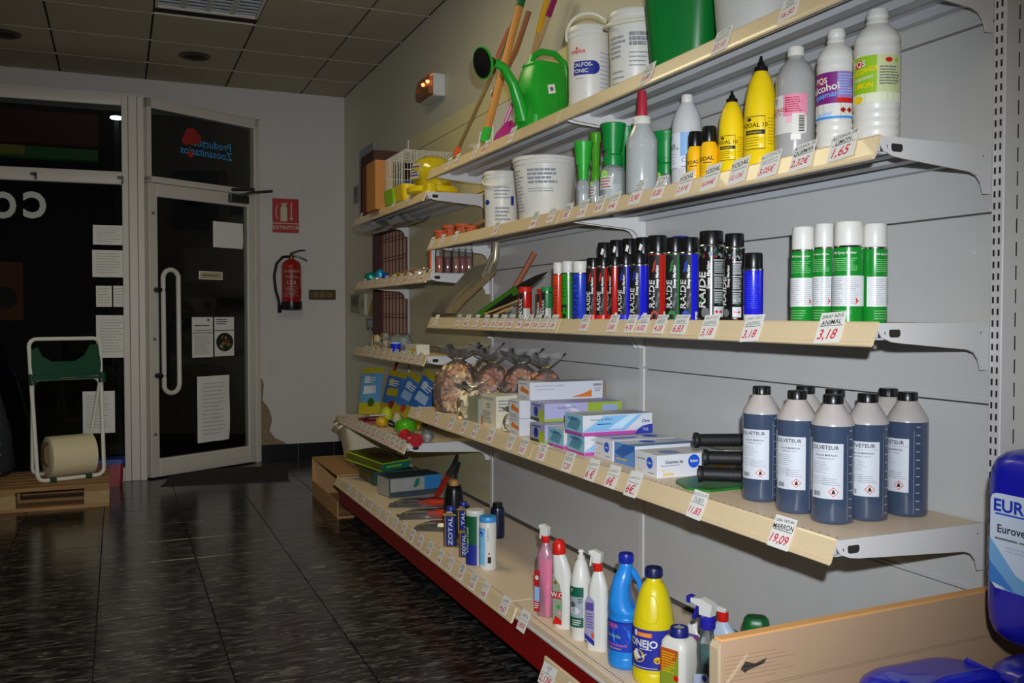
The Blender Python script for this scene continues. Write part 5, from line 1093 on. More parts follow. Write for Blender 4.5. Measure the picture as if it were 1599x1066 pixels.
nutbag((1.60, 4.10, S3), .075, .33, 'clear bag of greenish pistachios behind the big peanut bag', ['c4b26a', 'd6bd84', 'a39c58'], 110, .011, .72, (.02, -.05), 1.2, 7)
nutbag((1.49, 3.545, S3), .045, .22, 'small tied clear bag with pale contents behind the grey-green box', ['d8d2c4', 'c9c3b5'], 50, .009, .5, (.02, .02), 1.1, 8)
nutbag((1.37, 3.235, S3), .032, .12, 'tiny clear bag of white pieces between the cream carton and orange-marked boxes', ['e0dccf', 'd4c79e'], 40, .008, .6, (0, 0), 1.1, 9)

# ================================================================== BASE DECK (z .25)
def tin(px, y, wp, top, lab, H=None):
    P, r = foot(px, y, wp, BZ); H = ztop(P, top)-BZ; root = thing('disinfectant_tin', lab, 'tin', P, facecam(P, 10), 'dark blue and gold tins')
    g = G(); L = [rr(r*1.9, r*1.5, r*.35, z, n=3) for z in (0, H*.86)]+[rr(r*1.5, r*1.1, r*.3, H*.90, n=3)]; g.loft(L, M('tin_navy', '10163a', .3, coat=.3)); g.build('body', root, smooth=0)
    g = G(); g.lathe([(r*.5, H*.89), (r*.5, H*.98), (r*.45, H)], M('tin_cap_blue', '27358f', .35), 14); g.build('cap', root)
    S = plane((r*.955, 0, 0), (0, 1, 0), (0, 0, 1)); g = G(); GD = M('tin_gold', 'a8843a', .4, metal=.3); g.rect(S, -r*.56, -r*.42, H*.02, H*.86, GD, .0008); g.rect(S, -r*.75, r*.75, H*.80, H*.85, GD, .0009); g.rect(S, -r*.75, r*.75, 0.0, H*.03, GD, .0009)
    g.rect(S, -r*.36, r*.62, H*.06, H*.78, M('tin_blue', '1c2f86', .35), .0006); g.text('ZOTAL', S, r*.15, H*.42, r*.68, M('silver_letter', 'c3c8d8', .4), .0012, rot=pi/2, sx=1.5, bold=.02); g.build('label', root, smooth=0)
tin(704, 855, 27, 790, 'tall dark blue and gold tin with silver lettering, on the base deck'); tin(725, 871, 20, 820, 'short dark blue and gold tin with a white tip, in front of the canisters'); 
P = onZ(722, 842, BZ); tin(724, 842, 24, 783, 'dark tin mostly hidden behind the green canister')
P, r = foot(742, 883, 29, BZ); H = ztop(P, 795)-BZ
def d_grn(root, R, H):
    S = cyl(R+.0004); g = G(); g.rect(S, -R*1.2, R*.55, 0, H*.38, NAVY, .0005, 8); g.rect(S, -R*1.2, R*.55, H*.38, H*.90, M('canister_green', '145a35', .4), .0005, 8); g.rect(S, R*.5, R*.62, 0, H*.9, M('label_wash'), .0007, 2); g.text('Vivernol', S, -R*.65, H*.45, R*.6, WHT2, .0012, rot=pi/2, sx=1.4, bold=.02); g.build('label', root, smooth=60)
bottle('powder_canister', 'green and navy canister with white lid on the base deck', 'canister', P, r, H, [(.96, 0), (1, .01), (1, .92)], WHT2, [(1.0, .90), (1.03, .91), (1.03, .975), (.96, 1.0)], WHT, 18, deco=d_grn)
P, r = foot(762, 891, 27, BZ); H = ztop(P, 805)-BZ
def d_bc(root, R, H):
    S = cyl(R+.0004); g = G(); g.rect(S, -R*1.2, R*.05, H*.1, H*.8, M('canister_sky', '7cc4ea', .4), .0005, 8); g.disc(S, -R*.5, H*.68, R*.3, BLUEP, .001, 12); g.lines(S, R*.3, R*.5, H*.55, H*.8, 6, GINK, .001); g.rect(S, R*.35, R*.75, H*.14, H*.26, INK, .0009, 2); g.disc(S, R*.5, H*.32, R*.12, REDP, .001, 8); g.text('TALCO', S, -R*.5, H*.76, R*.35, NAVY, .0012); g.text('Zoo', S, -R*.4, H*.4, R*.4, WHT, .0012, rot=pi/2); g.build('label', root, smooth=60)
bottle('powder_canister', 'white and sky blue canister with blue cap, nearest of the canisters', 'canister', P, r, H, [(.92, 0), (1, .015), (1, .88), (.95, .90)], WHT, [(.97, .895), (1.0, .90), (1.0, .985), (.95, 1.0)], M('cap_sky', '3f96d8', .35), 22, deco=d_bc)
P = (1.50, yfor(777, 1.50, BZ), BZ); root = thing('spray_can', 'dark can standing behind the blue-capped canister', 'can', P); g = G(); g.lathe([(.028, 0), (.03, .004), (.03, .12), (.027, .13)], M('tin_navy'), 16); g.build('body', root); g = G(); g.lathe([(.022, .13), (.022, .15)], BLK, 12); g.build('cap', root)
P = onZ(708, 823, BZ); P = (1.42, yfor(709, 1.42, BZ), BZ); root = thing('black_bottle', 'black bottle with an orange-tan cap behind the tall tin', 'bottle', P); g = G(); g.lathe([(.045, 0), (.048, .01), (.045, .09), (.040, .145), (.036, .165), (.030, .175)], BLK, 18); g.build('body', root); g = G(); g.lathe([(.02, .173), (.022, .175), (.02, .197), (.012, .203)], M('tan_cap', 'c98a4a', .45), 14); g.build('cap', root)

# cleaning bottles near the front of the base deck
def loftb(g, H, secs, mt, n=6, **k): g.loft([rr(w_, d_, r_, z*H, cx=ox, n=n) for z, w_, d_, r_, ox in secs], mt, **k)
# local +x = towards the viewer side label; bottles are flat ovals: width along local y
def flat(name, lab, P, H, W, D, prof, mt, turn, cat='bottle', group=None):
    root = thing(name, lab, cat, P, facecam(P, turn), group); g = G(); L = []
    for z, kw, kd, oy in prof:
        w_, d_ = W*kw, D*kd; rq = min(w_, d_)*.49; L.append([(x, y+oy*W, zz) for x, y, zz in rr(d_, w_, rq, z*H, n=6)])
    g.loft(L, mt); g.build('body', root, smooth=50); return root
def flabel(root, D, H, fn, off=.0012, x=None): 
    S = plane(((x if x is not None else D/2)+off, 0, 0), (0, 1, 0), (0, 0, 1)); g = G(); fn(g, S); return g.build('label', root, smooth=0)
# 1 pink trigger spray
P, r = foot(852, 965, 30, BZ); H = ztop(P, 818)-BZ; W = r*2.0
CLP = FILM('clear_pink', 'f6b9cf', .35, .1, gl=.04)
root = flat('trigger_spray_bottle', 'clear bottle of pink liquid with red and white trigger top', P, H, W, W*.7, [(0, .9, .9, 0), (.01, 1, 1, 0), (.60, 1, 1, 0), (.68, .9, .95, 0), (.77, .45, .6, 0), (.80, .38, .5, 0)], CLP, 35, group='trigger spray bottles')
g = G(); L = [[(x, y, z*H) for x, y, _ in rr(W*.66*k, W*.95*k, W*.3*k, 0, n=5)] for z, k in ((.005, .95), (.60, .98), (.63, .93))]; g.loft(L, M('pink_liquid', 'ee5f9a', .25)); g.build('liquid', root)
def trig(root, H, z0, col, hd=WHT, s=1.0, nozzle=None, e=1.0):
    g = G(); r2 = .0145*s; g.lathe([(r2, z0), (r2*1.08, z0+.003), (r2*1.08, z0+.024*s), (r2*.9, z0+.026*s)], col, 16); g.build('collar', root)
    g = G(); z1 = z0+.026*s; z2 = H
    g.prism([(-.012*s, z1), (.014*s, z1), (.014*s, z1+(z2-z1)*.5), (.034*s*e, z2-(z2-z1)*.35), (.034*s*e, z2-.004), (.012*s, z2), (-.016*s, z2-(z2-z1)*.25)], lambda u, v, t: (t, -u, v), -.0095*s, .0095*s, hd)
    h_ = g.build('trigger_head', root, smooth=0)
    g = G(); g.prism([(.016*s, z1+(z2-z1)*.5), (.022*s, z1+(z2-z1)*.5), (.034*s*e, z1-.012*s), (.029*s*e, z1-.014*s)], lambda u, v, t: (t, -u, v), -.006*s, .006*s, hd if nozzle is None else nozzle); g.build('trigger', h_, smooth=0)
    if nozzle is not None:
        g = G(); g.box(-.009*s, .009*s, -.046*s, -.034*s, z2-(z2-z1)*.45, z2-.001, nozzle, b=.002); g.build('nozzle', h_, smooth=0)
trig(root, H, H*.80, REDP, WHT, .85, None, .75); g = G(); g.tube([(0, 0, H*.62), (0, 0, H*.78)], .004, WHT, 8); g.build('dip_tube', root)
flabel(root, W*.7, H, lambda g, S: (g.rect(S, -W*.48, -W*.12, H*.05, H*.50, M('label_red', 'b5202a', .5)), g.rect(S, -W*.45, -W*.14, H*.16, H*.32, LBLUE, .0008), g.disc(S, -W*.3, H*.42, W*.12, WHT, .001, 8), g.lines(S, -W*.45, -W*.15, H*.08, H*.15, 3, WHT, .001)))
# 2 duck-neck cleaner
P, r = foot(880, 984, 30, BZ); H = ztop(P, 842)-BZ; W = r*2.1
root = flat('toilet_cleaner_bottle', 'white bottle with angled neck and red cap, second from the left', P, H, W, W*.62, [(0, .85, .9, 0), (.02, .95, 1, 0), (.45, .92, 1, 0), (.58, .98, 1, -.05), (.70, .88, .95, -.12), (.80, .72, .85, -.22), (.86, .5, .7, -.26)], WHT, 25)
g = G(); g.lathe([(W*.32, -.006), (W*.34, 0), (W*.33, H*.09), (W*.24, H*.125), (W*.15, H*.14)], REDP, 18, T=Matrix.Translation((0, -W*.24, H*.855)) @ Matrix.Rotation(radians(4), 4, 'X')); g.build('cap', root)
flabel(root, W*.62, H, lambda g, S: (g.poly(S, [(-W*.45, H*.05), (W*.05, H*.05), (W*.1, H*.3), (-W*.05, H*.5), (-W*.45, H*.62)], M('label_grey_green', '8f9a80', .5)), g.rect(S, -W*.44, W*.06, H*.34, H*.42, M('label_red'), .0008), g.poly(S, [(-W*.44, H*.05), (W*.05, H*.05), (W*.04, H*.10), (-W*.3, H*.15)], REDP, .0009), g.text('W.C.', S, -W*.18, H*.38, .02, WHT, .0012, bold=.02), g.disc(S, -W*.05, H*.18, W*.1, PINK, .001, 8), g.disc(S, -W*.3, H*.52, W*.1, M('tawny', '8a5a20', .5), .001, 8), g.disc(S, -W*.12, H*.25, W*.12, M('leaf_green', '3f9a3f', .5), .001, 8)))
# 3 white dish bottle
P, r = foot(907, 1001, 33, BZ); H = ztop(P, 857)-BZ
def d_dish(root, R, H):
    S = cyl(R+.0004); g = G(); DG = M('label_deep_green', '0f5a45', .45); g.rect(S, -R*1.3, R*.35, .18*H, .57*H, M('label_grey', '9aa5a8', .5), .0004, 8); g.rect(S, -R*1.3, R*.35, .49*H, .60*H, DG, .0007, 8); g.rect(S, -R*1.3, R*.35, .15*H, .26*H, DG, .0007, 8); g.disc(S, -R*.5, .335*H, R*.5, M('plate_print', 'd5dade', .5), .001, 14, H*.04); g.disc(S, -R*.75, .40*H, R*.3, M('dark_print', '4a5558', .5), .0009, 10); g.text('F', S, -R*.85, .555*H, .014, WHT, .0012, bold=.02); g.lines(S, -R*.8, R*.2, .17*H, .24*H, 3, WHT, .0011); g.lines(S, -R*.2, R*.3, .42*H, .48*H, 3, INK, .0011); g.build('label', root, smooth=60)
bottle('dish_soap_bottle', 'white bottle with green and grey label and push-pull cap', 'bottle', P, r, H, [(.9, 0), (1, .02), (1, .62), (.95, .68), (.55, .86), (.38, .885)], WHT, [(.36, .88), (.38, .885), (.36, .93), (.22, .935), (.2, .965), (.30, .97), (.26, .995), (.1, 1.0)], WHT, 6, deco=d_dish)
# 4 white trigger with red collar
P, r = foot(933, 1020, 38, BZ); H = ztop(P, 858)-BZ; W = r*1.9
root = flat('trigger_spray_bottle', 'white oval spray bottle with red collar left of the blue jug', P, H, W, W*.6, [(0, .92, .9, 0), (.02, 1, 1, 0), (.30, 1, 1, 0), (.50, .92, .95, .02), (.64, .85, .9, .03), (.73, .6, .75, .03), (.79, .38, .5, .03)], WHT, 25, group='trigger spray bottles')
trig(root, H, H*.79, REDP, WHT, .9, None, .8)
flabel(root, W*.6, H, lambda g, S: (g.poly(S, [(-W*.47, H*.10), (-W*.0, H*.05), (W*.0, H*.50), (-W*.3, H*.56), (-W*.44, H*.5)], M('label_mauve', '9d93b0', .5)), g.poly(S, [(-W*.46, H*.12), (-W*.0, H*.05), (-W*.0, H*.10), (-W*.46, H*.17)], NAVY, .0008), g.rect(S, -W*.42, -W*.05, H*.40, H*.48, M('label_violet', '5b4690', .5), .0008), g.rect(S, -W*.15, -W*.02, H*.13, H*.18, ORG, .0009), g.lines(S, -W*.4, -W*.05, H*.22, H*.38, 6, M('label_violet'), .001)))
# 5/6 jugs with moulded handle
def jug(name, lab, px, y, wp, top, mt, capm, turn, deco, hole=True, z=BZ, group='bleach jugs'):
    P, r = foot(px, y, wp, z); H = ztop(P, top)-z; root = thing(name, lab, 'bottle', P, facecam(P, turn), group); R = r
    g = G(); pr = [(0, .90), (.01, .97), (.03, 1), (.10, 1), (.105, .975), (.115, 1), (.125, .975), (.135, 1), (.15, .985), (.43, .985), (.44, 1.0), (.45, .97), (.46, 1), (.475, .97), (.485, 1.0), (.50, 1.0)]
    if hole:
        L = [rr(2*R*k, 2*R*k, R*.97*k, z_*H, n=6) for z_, k in pr]
        for z_, k, w2, oy in ((.53, .97, .76, -.22), (.60, .92, .66, -.30), (.72, .80, .64, -.26), (.79, .72, .74, -.16), (.84, .62, .66, -.08), (.89, .42, .9, 0), (.915, .34, 1, 0), (.93, .34, 1, 0)):
            L.append([(x, yy+oy*R, zz) for x, yy, zz in rr(2*R*k, 2*R*k*w2, R*.9*k*w2, z_*H, n=6)])
        g.loft(L, mt); b = g.build('body', root, smooth=50)
        g = G(); g.tube([(0, R*.52, H*.485), (0, R*.80, H*.56), (0, R*.86, H*.66), (0, R*.72, H*.76), (0, R*.42, H*.835), (0, R*.0, H*.87)], [R*.22, R*.17, R*.15, R*.16, R*.2, R*.25], mt, 10); g.build('handle', root)
    else:
        L = [rr(2*R*k, 2*R*k, R*.97*k, z_*H, n=6) for z_, k in pr+[(.53, .99), (.60, .93), (.70, .82), (.80, .66), (.86, .50), (.885, .36), (.91, .34)]]
        g.loft(L, mt); g.build('body', root, smooth=50)
        g = G(); g.tube([(R*.55, R*.55*s, H*(.54+.0)) for s in ()]+[(R*.86, 0, H*.545), (R*.90, R*.0, H*.56)], R*.02, mt, 6)
        g = G(); S = lambda u, v, h: (R*(.985-.95*max(0, v/H-.53)**1.25*1.9)*cos(u/R)+h*cos(u/R)+.001, (R*(.985-.95*max(0, v/H-.53)**1.25*1.9)+h)*sin(u/R), v)
        ring = []
        for i in range(26):
            a = 2*pi*i/26; ca, sa = cos(a), sin(a); ring.append(S(R*(.05+.42*abs(ca)**.6*(1 if ca > 0 else -1)*(1-.25*max(0, sa))), H*(.665+.115*abs(sa)**.7*(1 if sa > 0 else -1)), -R*.02))
        g.tube(ring, R*.05, mt, 6, closed=True); g.build('handle_recess', root)
    g = G(); g.lathe([(R*.40, H*.915), (R*.42, H*.92), (R*.42, H*.985), (R*.38, H)], capm, 20)
    for k in range(16): a = 2*pi*k/16; g.box(-.0008, .0008, -.0008, .0008, H*.925, H*.98, capm, Matrix.Translation((R*.42*cos(a), R*.42*sin(a), 0)))
    g.build('cap', root); deco(root, R, H); return root
def d_bluej(root, R, H):
    S = cyl(R+.0003); g = G(); g.rect(S, -R*1.4, R*1.4, H*.16, H*.425, M('jug_label_blue', '1f3fb0', .4), .0005, 14); g.disc(S, -R*.1, H*.30, R*.55, M('jug_label_glow', '2f7fe0', .4), .0008, 16, H*.09); g.rect(S, -R*1.4, R*1.4, H*.405, H*.425, NAVY, .0009, 14); g.rect(S, R*.75, R*1.05, H*.17, H*.24, WHT, .001, 2); g.rect(S, R*.8, R*1.0, H*.18, H*.21, INK, .0013, 2)
    g.text('LEJIA', S, -R*.65, H*.385, R*.34, M('rose_ink', 'd85a8a', .5), .0013, bold=.02); g.text('Amarilla', S, -R*.55, H*.295, R*.26, M('green_yellow_ink', 'a8c83a', .5), .0013, rot=-.05); g.text('CON DETERGENTE', S, -R*.45, H*.215, R*.16, M('rose_ink'), .0013, bold=.02); g.text('PERFUMADA', S, -R*.5, H*.185, R*.15, YPR, .0013); g.text('A5', S, R*.75, H*.39, R*.2, YPR, .0013); g.build('label', root, smooth=60)
jug('bleach_jug', 'bright blue handled bleach jug with dark blue cap', 977, 1047, 56, 863, M('jug_blue', '2484d8', .3), M('cap_royal', '1a2590', .35), 10, d_bluej)
def d_con(root, R, H):
    S = cyl(R+.0003); g = G(); g.rect(S, -R*1.4, R*1.4, H*.14, H*.49, M('con_label', '2a2f9a', .4), .0005, 14); g.rect(S, -R*.60, R*.15, H*.425, H*.465, ORG, .001, 4); g.rect(S, -R*.55, R*.1, H*.43, H*.46, M('orange_pale', 'e8953a', .5), .0013, 4); g.disc(S, -R*.72, H*.45, R*.12, WHT, .0012, 10, H*.03)
    g.disc(S, -R*.55, H*.25, R*.34, YEL, .001, 16, H*.055); g.poly(S, [(-R*.95, H*.26), (-R*.7, H*.31), (-R*.1, H*.28), (-R*.25, H*.25), (-R*.6, H*.22)], WHT, .0013); g.disc(S, R*.42, H*.23, R*.2, YPR, .001, 12, H*.03); g.rect(S, -R*1.0, R*.4, H*.155, H*.16, WHT, .001, 6)
    g.text('CONEJO', S, -R*.52, H*.365, R*.48, WHT, .0014, bold=.03); g.lines(S, -R*.5, R*.2, H*.315, H*.325, 1, WHT, .0012, .002); g.text('LIMON', S, R*.42, H*.23, R*.12, INK, .0013); g.build('label', root, smooth=60)
jug('bleach_bottle', 'yellow bleach bottle with navy cap and dark blue label', 1020, 1072, 66, 885, M('jug_yellow', 'dcc812', .35), M('cap_navy', '151b4d', .4), 12, d_con, hole=False)
# 7 white canister with dark cap
P, r = place(1060, 1.29, BZ, 56); H = ztop(P, 978)-BZ; root = thing('white_jug', 'square white bottle with dark blue cap and orange-red label in the foreground', 'bottle', P, facecam(P, 35)-radians(0), None)
g = G(); W = r*1.7; g.loft([rr(W*k, W*k, W*.25*k, z*H, n=5) for z, k in ((0, .92), (.02, 1), (.70, 1), (.80, .94), (.86, .75), (.875, .5), (.89, .46))], WHT); g.build('body', root, smooth=50)
g = G(); g.lathe([(W*.30, H*.87), (W*.32, H*.875), (W*.30, H*.985), (W*.28, H), (W*.20, H), (W*.19, H*.985), (0, H*.985)], M('cap_indigo', '1c1f6e', .35), 24); g.build('cap', root); g = G(); g.lathe([(W*.19, H*.984), (W*.18, H*.988), (0, H*.988)], M('cap_insert', '9f9f9c', .5), 18); g.build('cap_insert', root)
flabel(root, W, H, lambda g, S: (g.rect(S, -W*.36, W*.34, .0, H*.74, M('label_olive', '8a9a2a', .5)), g.poly(S, [(-W*.36, H*.74), (W*.34, H*.74), (W*.2, H*.55), (-W*.36, H*.4)], M('label_orange_red', 'c2501e', .5), .0008), g.disc(S, W*.25, H*.35, W*.1, REDP, .001, 10), g.lines(S, -W*.3, W*.25, H*.4, H*.7, 8, YPR, .0012)))
# 8 green liquid trigger spray
P, r = place(1104, 1.32, BZ, 38); H = ztop(P, 935)-BZ; W = r*2
CLR2 = FILM('very_clear_plastic', 'e8eef0', .08, .1, gl=.02)
root = flat('trigger_spray_bottle', 'clear bottle of teal liquid with white and blue trigger, in front of the cardboard', P, H, W, W*.62, [(0, .95, .9, 0), (.02, 1, 1, 0), (.25, 1.0, 1, 0), (.40, .85, .95, 0), (.52, .92, .98, 0), (.60, .85, .9, 0), (.68, .5, .65, 0), (.72, .38, .55, 0)], CLR2, 35, group='trigger spray bottles')
g = G(); L = [[(x, y, z*H) for x, y, _ in rr(W*.59*k, W*.96*k, W*.28*k, 0, n=5)] for z, k in ((.01, .98), (.25, .98), (.40, .84), (.50, .89), (.56, .84))]; g.loft(L, M('teal_liquid', '0d5f58', .2, coat=.4)); g.build('liquid', root)
trig(root, H, H*.73, M('trigger_blue', '26239a', .35), WHT, 1.25, M('trigger_blue'))
flabel(root, W*.62, H, lambda g, S: (g.poly(S, [(-W*.45, 0), (W*.4, 0), (W*.42, H*.28), (W*.2, H*.34), (-W*.44, H*.30)], M('label_cool', 'aab4cc', .5)), g.text('JOHN', S, 0, H*.2, .016, REDP, .0014, bold=.02), g.disc(S, W*.1, H*.29, W*.12, BLUEP, .001, 10), g.text('cristal', S, 0, H*.13, .012, NAVY, .0014)))
P, r = place(1128, 1.50, BZ, 22); H = ztop(P, 945)-BZ; root = flat('trigger_spray_bottle', 'pale spray bottle with a red ring just left of the cardboard', P, H, .075, .045, [(0, .95, .9, 0), (.02, 1, 1, 0), (.6, 1, 1, 0), (.7, .6, .8, 0), (.76, .4, .6, 0)], M('pale_blue_plastic', 'b9c6d8', .4), 30, group='trigger spray bottles'); trig(root, H, H*.76, REDP, WHT, 1.0)
P, r = place(1083, 1.47, BZ, 22); H = ztop(P, 970)-BZ; root = flat('spray_refill', 'white bottle with red and violet label behind the teal spray', P, H, .07, .045, [(0, .95, .9, 0), (.02, 1, 1, 0), (.75, 1, 1, 0), (.88, .6, .8, 0), (1.0, .35, .6, 0)], WHT, 30)
flabel(root, .045, H, lambda g, S: (g.rect(S, -.03, .03, H*.2, H*.75, M('label_violet')), g.rect(S, -.03, .03, H*.6, H*.66, REDP, .0008), g.text('SOL', S, 0, H*.45, .018, WHT, .001)))
P = (1.50, yfor(1180, 1.50, BZ), BZ); H = ztop(P, 962)-BZ; root = thing('green_capped_bottle', 'large dark green cap of a bottle rising behind the cardboard', 'bottle', P, facecam(P, 0))
g = G(); g.loft([rr(.075, .085, .03, z, n=5) for z in (0, H-.06)]+[rr(.05, .06, .02, H-.05, n=5)], M('smoke_plastic', '8a8a88', .4)); g.build('body', root); g = G(); g.loft([rr(.055*k, .068*k, .022*k, H-.055+z, n=5) for z, k in ((0, 1), (.035, .98), (.048, .9), (.055, .7))], M('bottle_green', '0b5a24', .35)); g.build('cap', root)

# ================================================================== FAR BAY
# wire cage
GBZ = T0
P = (1.50, 4.84, T0); root = thing('wire_cage', 'small white wire pet cage with lime and yellow base', 'cage', P)
WIRE = M('white_wire', 'd3d0c4', .4)
g = G()
for x in (-.13, .13):
    for i in range(13): y = -.19+.38*i/12; g.tube([(x, y, .06), (x, y, .26)], .0018, WIRE, 4)
    for z in (.06, .16, .26): g.tube([(x, -.19, z), (x, .19, z)], .002, WIRE, 4)
for y in (-.19, .19):
    for i in range(9): x = -.13+.26*i/8; g.tube([(x, y, .06), (x, y, .26)], .0018, WIRE, 4)
    for z in (.06, .16, .26): g.tube([(-.13, y, z), (.13, y, z)], .002, WIRE, 4)
for i in range(12): y = -.19+.38*i/11; g.tube([(-.13, y, .26), (.13, y, .26)], .0018, WIRE, 4)
g.build('wire_bars', root, kind='stuff')
g = G(); g.loft([rr(.27, .20, .03, .004, cy=.09), rr(.29, .21, .03, .085, cy=.09)], M('lime_base', '8fc41e', .4)); g.build('base_tray', root, smooth=0)
g = G(); g.loft([rr(.27, .18, .03, .004, cy=-.11), rr(.29, .19, .03, .085, cy=-.11)], M('yellow_base', 'e2c21a', .4)); g.build('base_tray', root, smooth=0)
g = G(); g.box(-.02, .10, -.16, -.02, .075, .20, M('cage_blue', '1f78b8', .4), b=.006); g.prism([(-.17, .10), (.0, .10), (-.06, .075), (-.17, .065)], lambda u, v, t: (t, u, v), -.12, .08, M('cage_navy', '1a3a8a', .4)); g.build('nest_box', root, smooth=0)
root = thing('inflated_toy', 'glossy transparent yellow bubble toy on the cage shelf', 'toy', (1.47, 4.49, T0)); YF = FILM('yellow_film', 'ead21a', .55, .08, gl=.06)
g = G(); g.lathe([(.02, .03), (.075, .045), (.105, .09), (.11, .13), (.09, .175), (.05, .20), (.01, .205)], YF, 20); g.lathe([(.10, .004), (.13, .02), (.13, .045), (.09, .055), (.03, .05)], M('yellow_toy', 'd9c012', .3), 20); g.build('bubble', root)
g = G(); S = plane((-.09, -.03, .12), (.4, -1, 0), (.2, 0, 1)); g.rect(S, -.035, .035, -.04, .04, M('toy_label', 'b5a79a', .5), .012); g.lines(S, -.03, .03, -.03, .03, 4, NAVY, .014); g.build('label', root, smooth=0)
g = G(); g.loft([rr(.05, .10, .015, .0, cx=-.06, cy=-.13), rr(.05, .10, .015, .045, cx=-.06, cy=-.13)], M('yellow_toy')); g.build('foot_block', root, smooth=0)
# brown carton and dark wooden frame beyond the shelving
xa, xb = onY(586, 300, 5.10)[0], onY(615, 300, 5.10)[0]; zt = onY(600, 250, 5.10)[2]
root = thing('carton', 'brown cardboard box behind the wire cage', 'box', (xa, 5.10, T0)); g = G(); g.box(0, xb-xa, 0, .20, 0, zt-T0, M('orange_cardboard', 'b87a40', .8), b=.003); g.build('carton', root, smooth=0)
g = G(); g.prism([(xb-xa, 0), (xb-xa+.10, .02), (xb-xa+.10, .026), (xb-xa, .006)], lambda u, v, t: (u, t, zt-T0-.004+v), .0, .18, KRAFT2); g.build('flap', root, smooth=0)
xa, xb = onY(583, 240, 5.34)[0], min(1.69, onY(645, 240, 5.34)[0]); zt = onY(600, 235, 5.34)[2]
root = thing('wooden_crate', 'tall dark brown wooden crate at the far end of the cage shelf', 'crate', (xa, 5.34, T0)); g = G(); w_ = xb-xa; h_ = zt-T0; DB2 = M('crate_dark_brown', '3f1a12', .5)
g.box(0, w_, 0, .30, h_-.07, h_, DB2, b=.002); g.box(0, .02, 0, .30, 0, h_-.07, M('crate_red_brown', '6a2c1a', .5)); g.box(w_-.02, w_, 0, .30, 0, h_-.07, DB2); g.box(0, w_, .28, .30, 0, h_-.07, DB2); g.box(0, w_, 0, .30, 0, .015, DB2); g.build('body', root, smooth=0)
DBR = M('dark_brown_wood', '3a1710', .5)
root = thing('mesh_board', 'pinkish wall board covered with dark red wire mesh beyond the shelving', 'mesh panel', (1.70, 5.73, 1.0))
g = G(); g.box(.0, .075, .80, .86, 0, .80, DBR); g.box(.0, .075, 0, .80, .78, .80, DBR); g.build('frame', root, smooth=0)
g = G(); g.box(.055, .075, 0, .80, .0, .78, M('pinkish_board', 'f0cdb4', .7)); g.build('backing_board', root, smooth=0)
g = G(); WR = M('red_wire', '7a2420', .5)
for i in range(10): g.box(.030, .033, .02+.083*i, .036+.083*i, 0, .78, WR)
for z in (.06, .19, .32, .45, .58, .71): g.box(.027, .030, .0, .80, z, z+.005, WR); g.box(.027, .030, .0, .80, z+.022, z+.026, WR)
g.build('mesh_wires', root, smooth=0, kind='stuff')
# thermostat, device, yellow card, wall vent, marks
def wallbox(px, D_, mt, lab, cat, name, deco=None, part_='housing'):
    a = onX(px[0], px[1], WX-D_); b = onX(px[2], px[3], WX-D_); y0, y1, z0, z1 = min(a[1], b[1]), max(a[1], b[1]), min(a[2], b[2]), max(a[2], b[2])
    root = thing(name, lab, cat, (WX-D_, y0, z0)); g = G(); g.box(0, D_-.001, 0, y1-y0, 0, z1-z0, mt, b=.003); g.build(part_, root, smooth=0)
    if deco: g = G(); S = plane((0, y1-y0, 0), (0, -1, 0), (0, 0, 1)); deco(g, S, y1-y0, z1-z0); g.build('face_detail', root, smooth=0)
    return root
wallbox((547, 460, 561, 488), .03, M('thermostat_beige', '8a8468', .5), 'beige thermostat box on the side wall near the corner', 'thermostat', 'thermostat', lambda g, S, w, h: (g.rect(S, w*.12, w*.88, h*.35, h*.9, M('thermostat_dark', '5f5a45', .5), .001), g.rect(S, w*.2, w*.8, h*.6, h*.64, INK, .0015)))
wallbox((562, 458, 569, 492), .025, M('cream_switch', 'b9b5a5', .5), 'narrow cream switch cover right of the thermostat', 'switch', 'switch_cover', lambda g, S, w, h: g.rect(S, w*.25, w*.75, h*.3, h*.7, M('cream_dark', '8d897a', .5), .001))
wallbox((572, 497, 585, 516), .03, M('grey_device', '4c5050', .4), 'small dark grey alarm keypad below the yellow card', 'keypad', 'keypad', lambda g, S, w, h: (g.rect(S, w*.15, w*.85, h*.3, h*.85, M('lcd', '8a9a98', .3), .001), g.disc(S, w*.5, h*.15, w*.08, YEL, .0015, 8)))
root = thing('pennant_card', 'narrow yellow triangular card hanging on the side wall', 'card', onX(580, 478, WX-.01)); g = G(); o = Vector(root.location)
g.prism([(lambda q: (q[1]-o[1], q[2]-o[2]))(onX(a, b, WX-.01)) for a, b in ((580, 465), (575, 494), (586, 494))], lambda u, v, t: (t, u, v), 0, .006, M('dull_yellow', 'a89428', .6)); g.build('card', root, smooth=0)
wallbox((561, 236, 583, 331), .02, M('vent_plate', '8e949a', .5), 'blue-grey wall plate with an oval black extractor opening', 'vent', 'extractor_plate', lambda g, S, w, h: (g.disc(S, w*.50, h*.62, w*.36, MBLK, .002, 24, h*.215),))
wallbox((552, 292, 560, 316), .003, M('mark_plate', '8e8c84', .6), 'small dark lettered sticker beside the extractor plate', 'sticker', 'wall_sticker', lambda g, S, w, h: (g.text('EC', S, w*.45, h*.66, h*.5, INK, .001, bold=.02), g.text('L:', S, w*.45, h*.25, h*.4, INK, .001, bold=.02)))
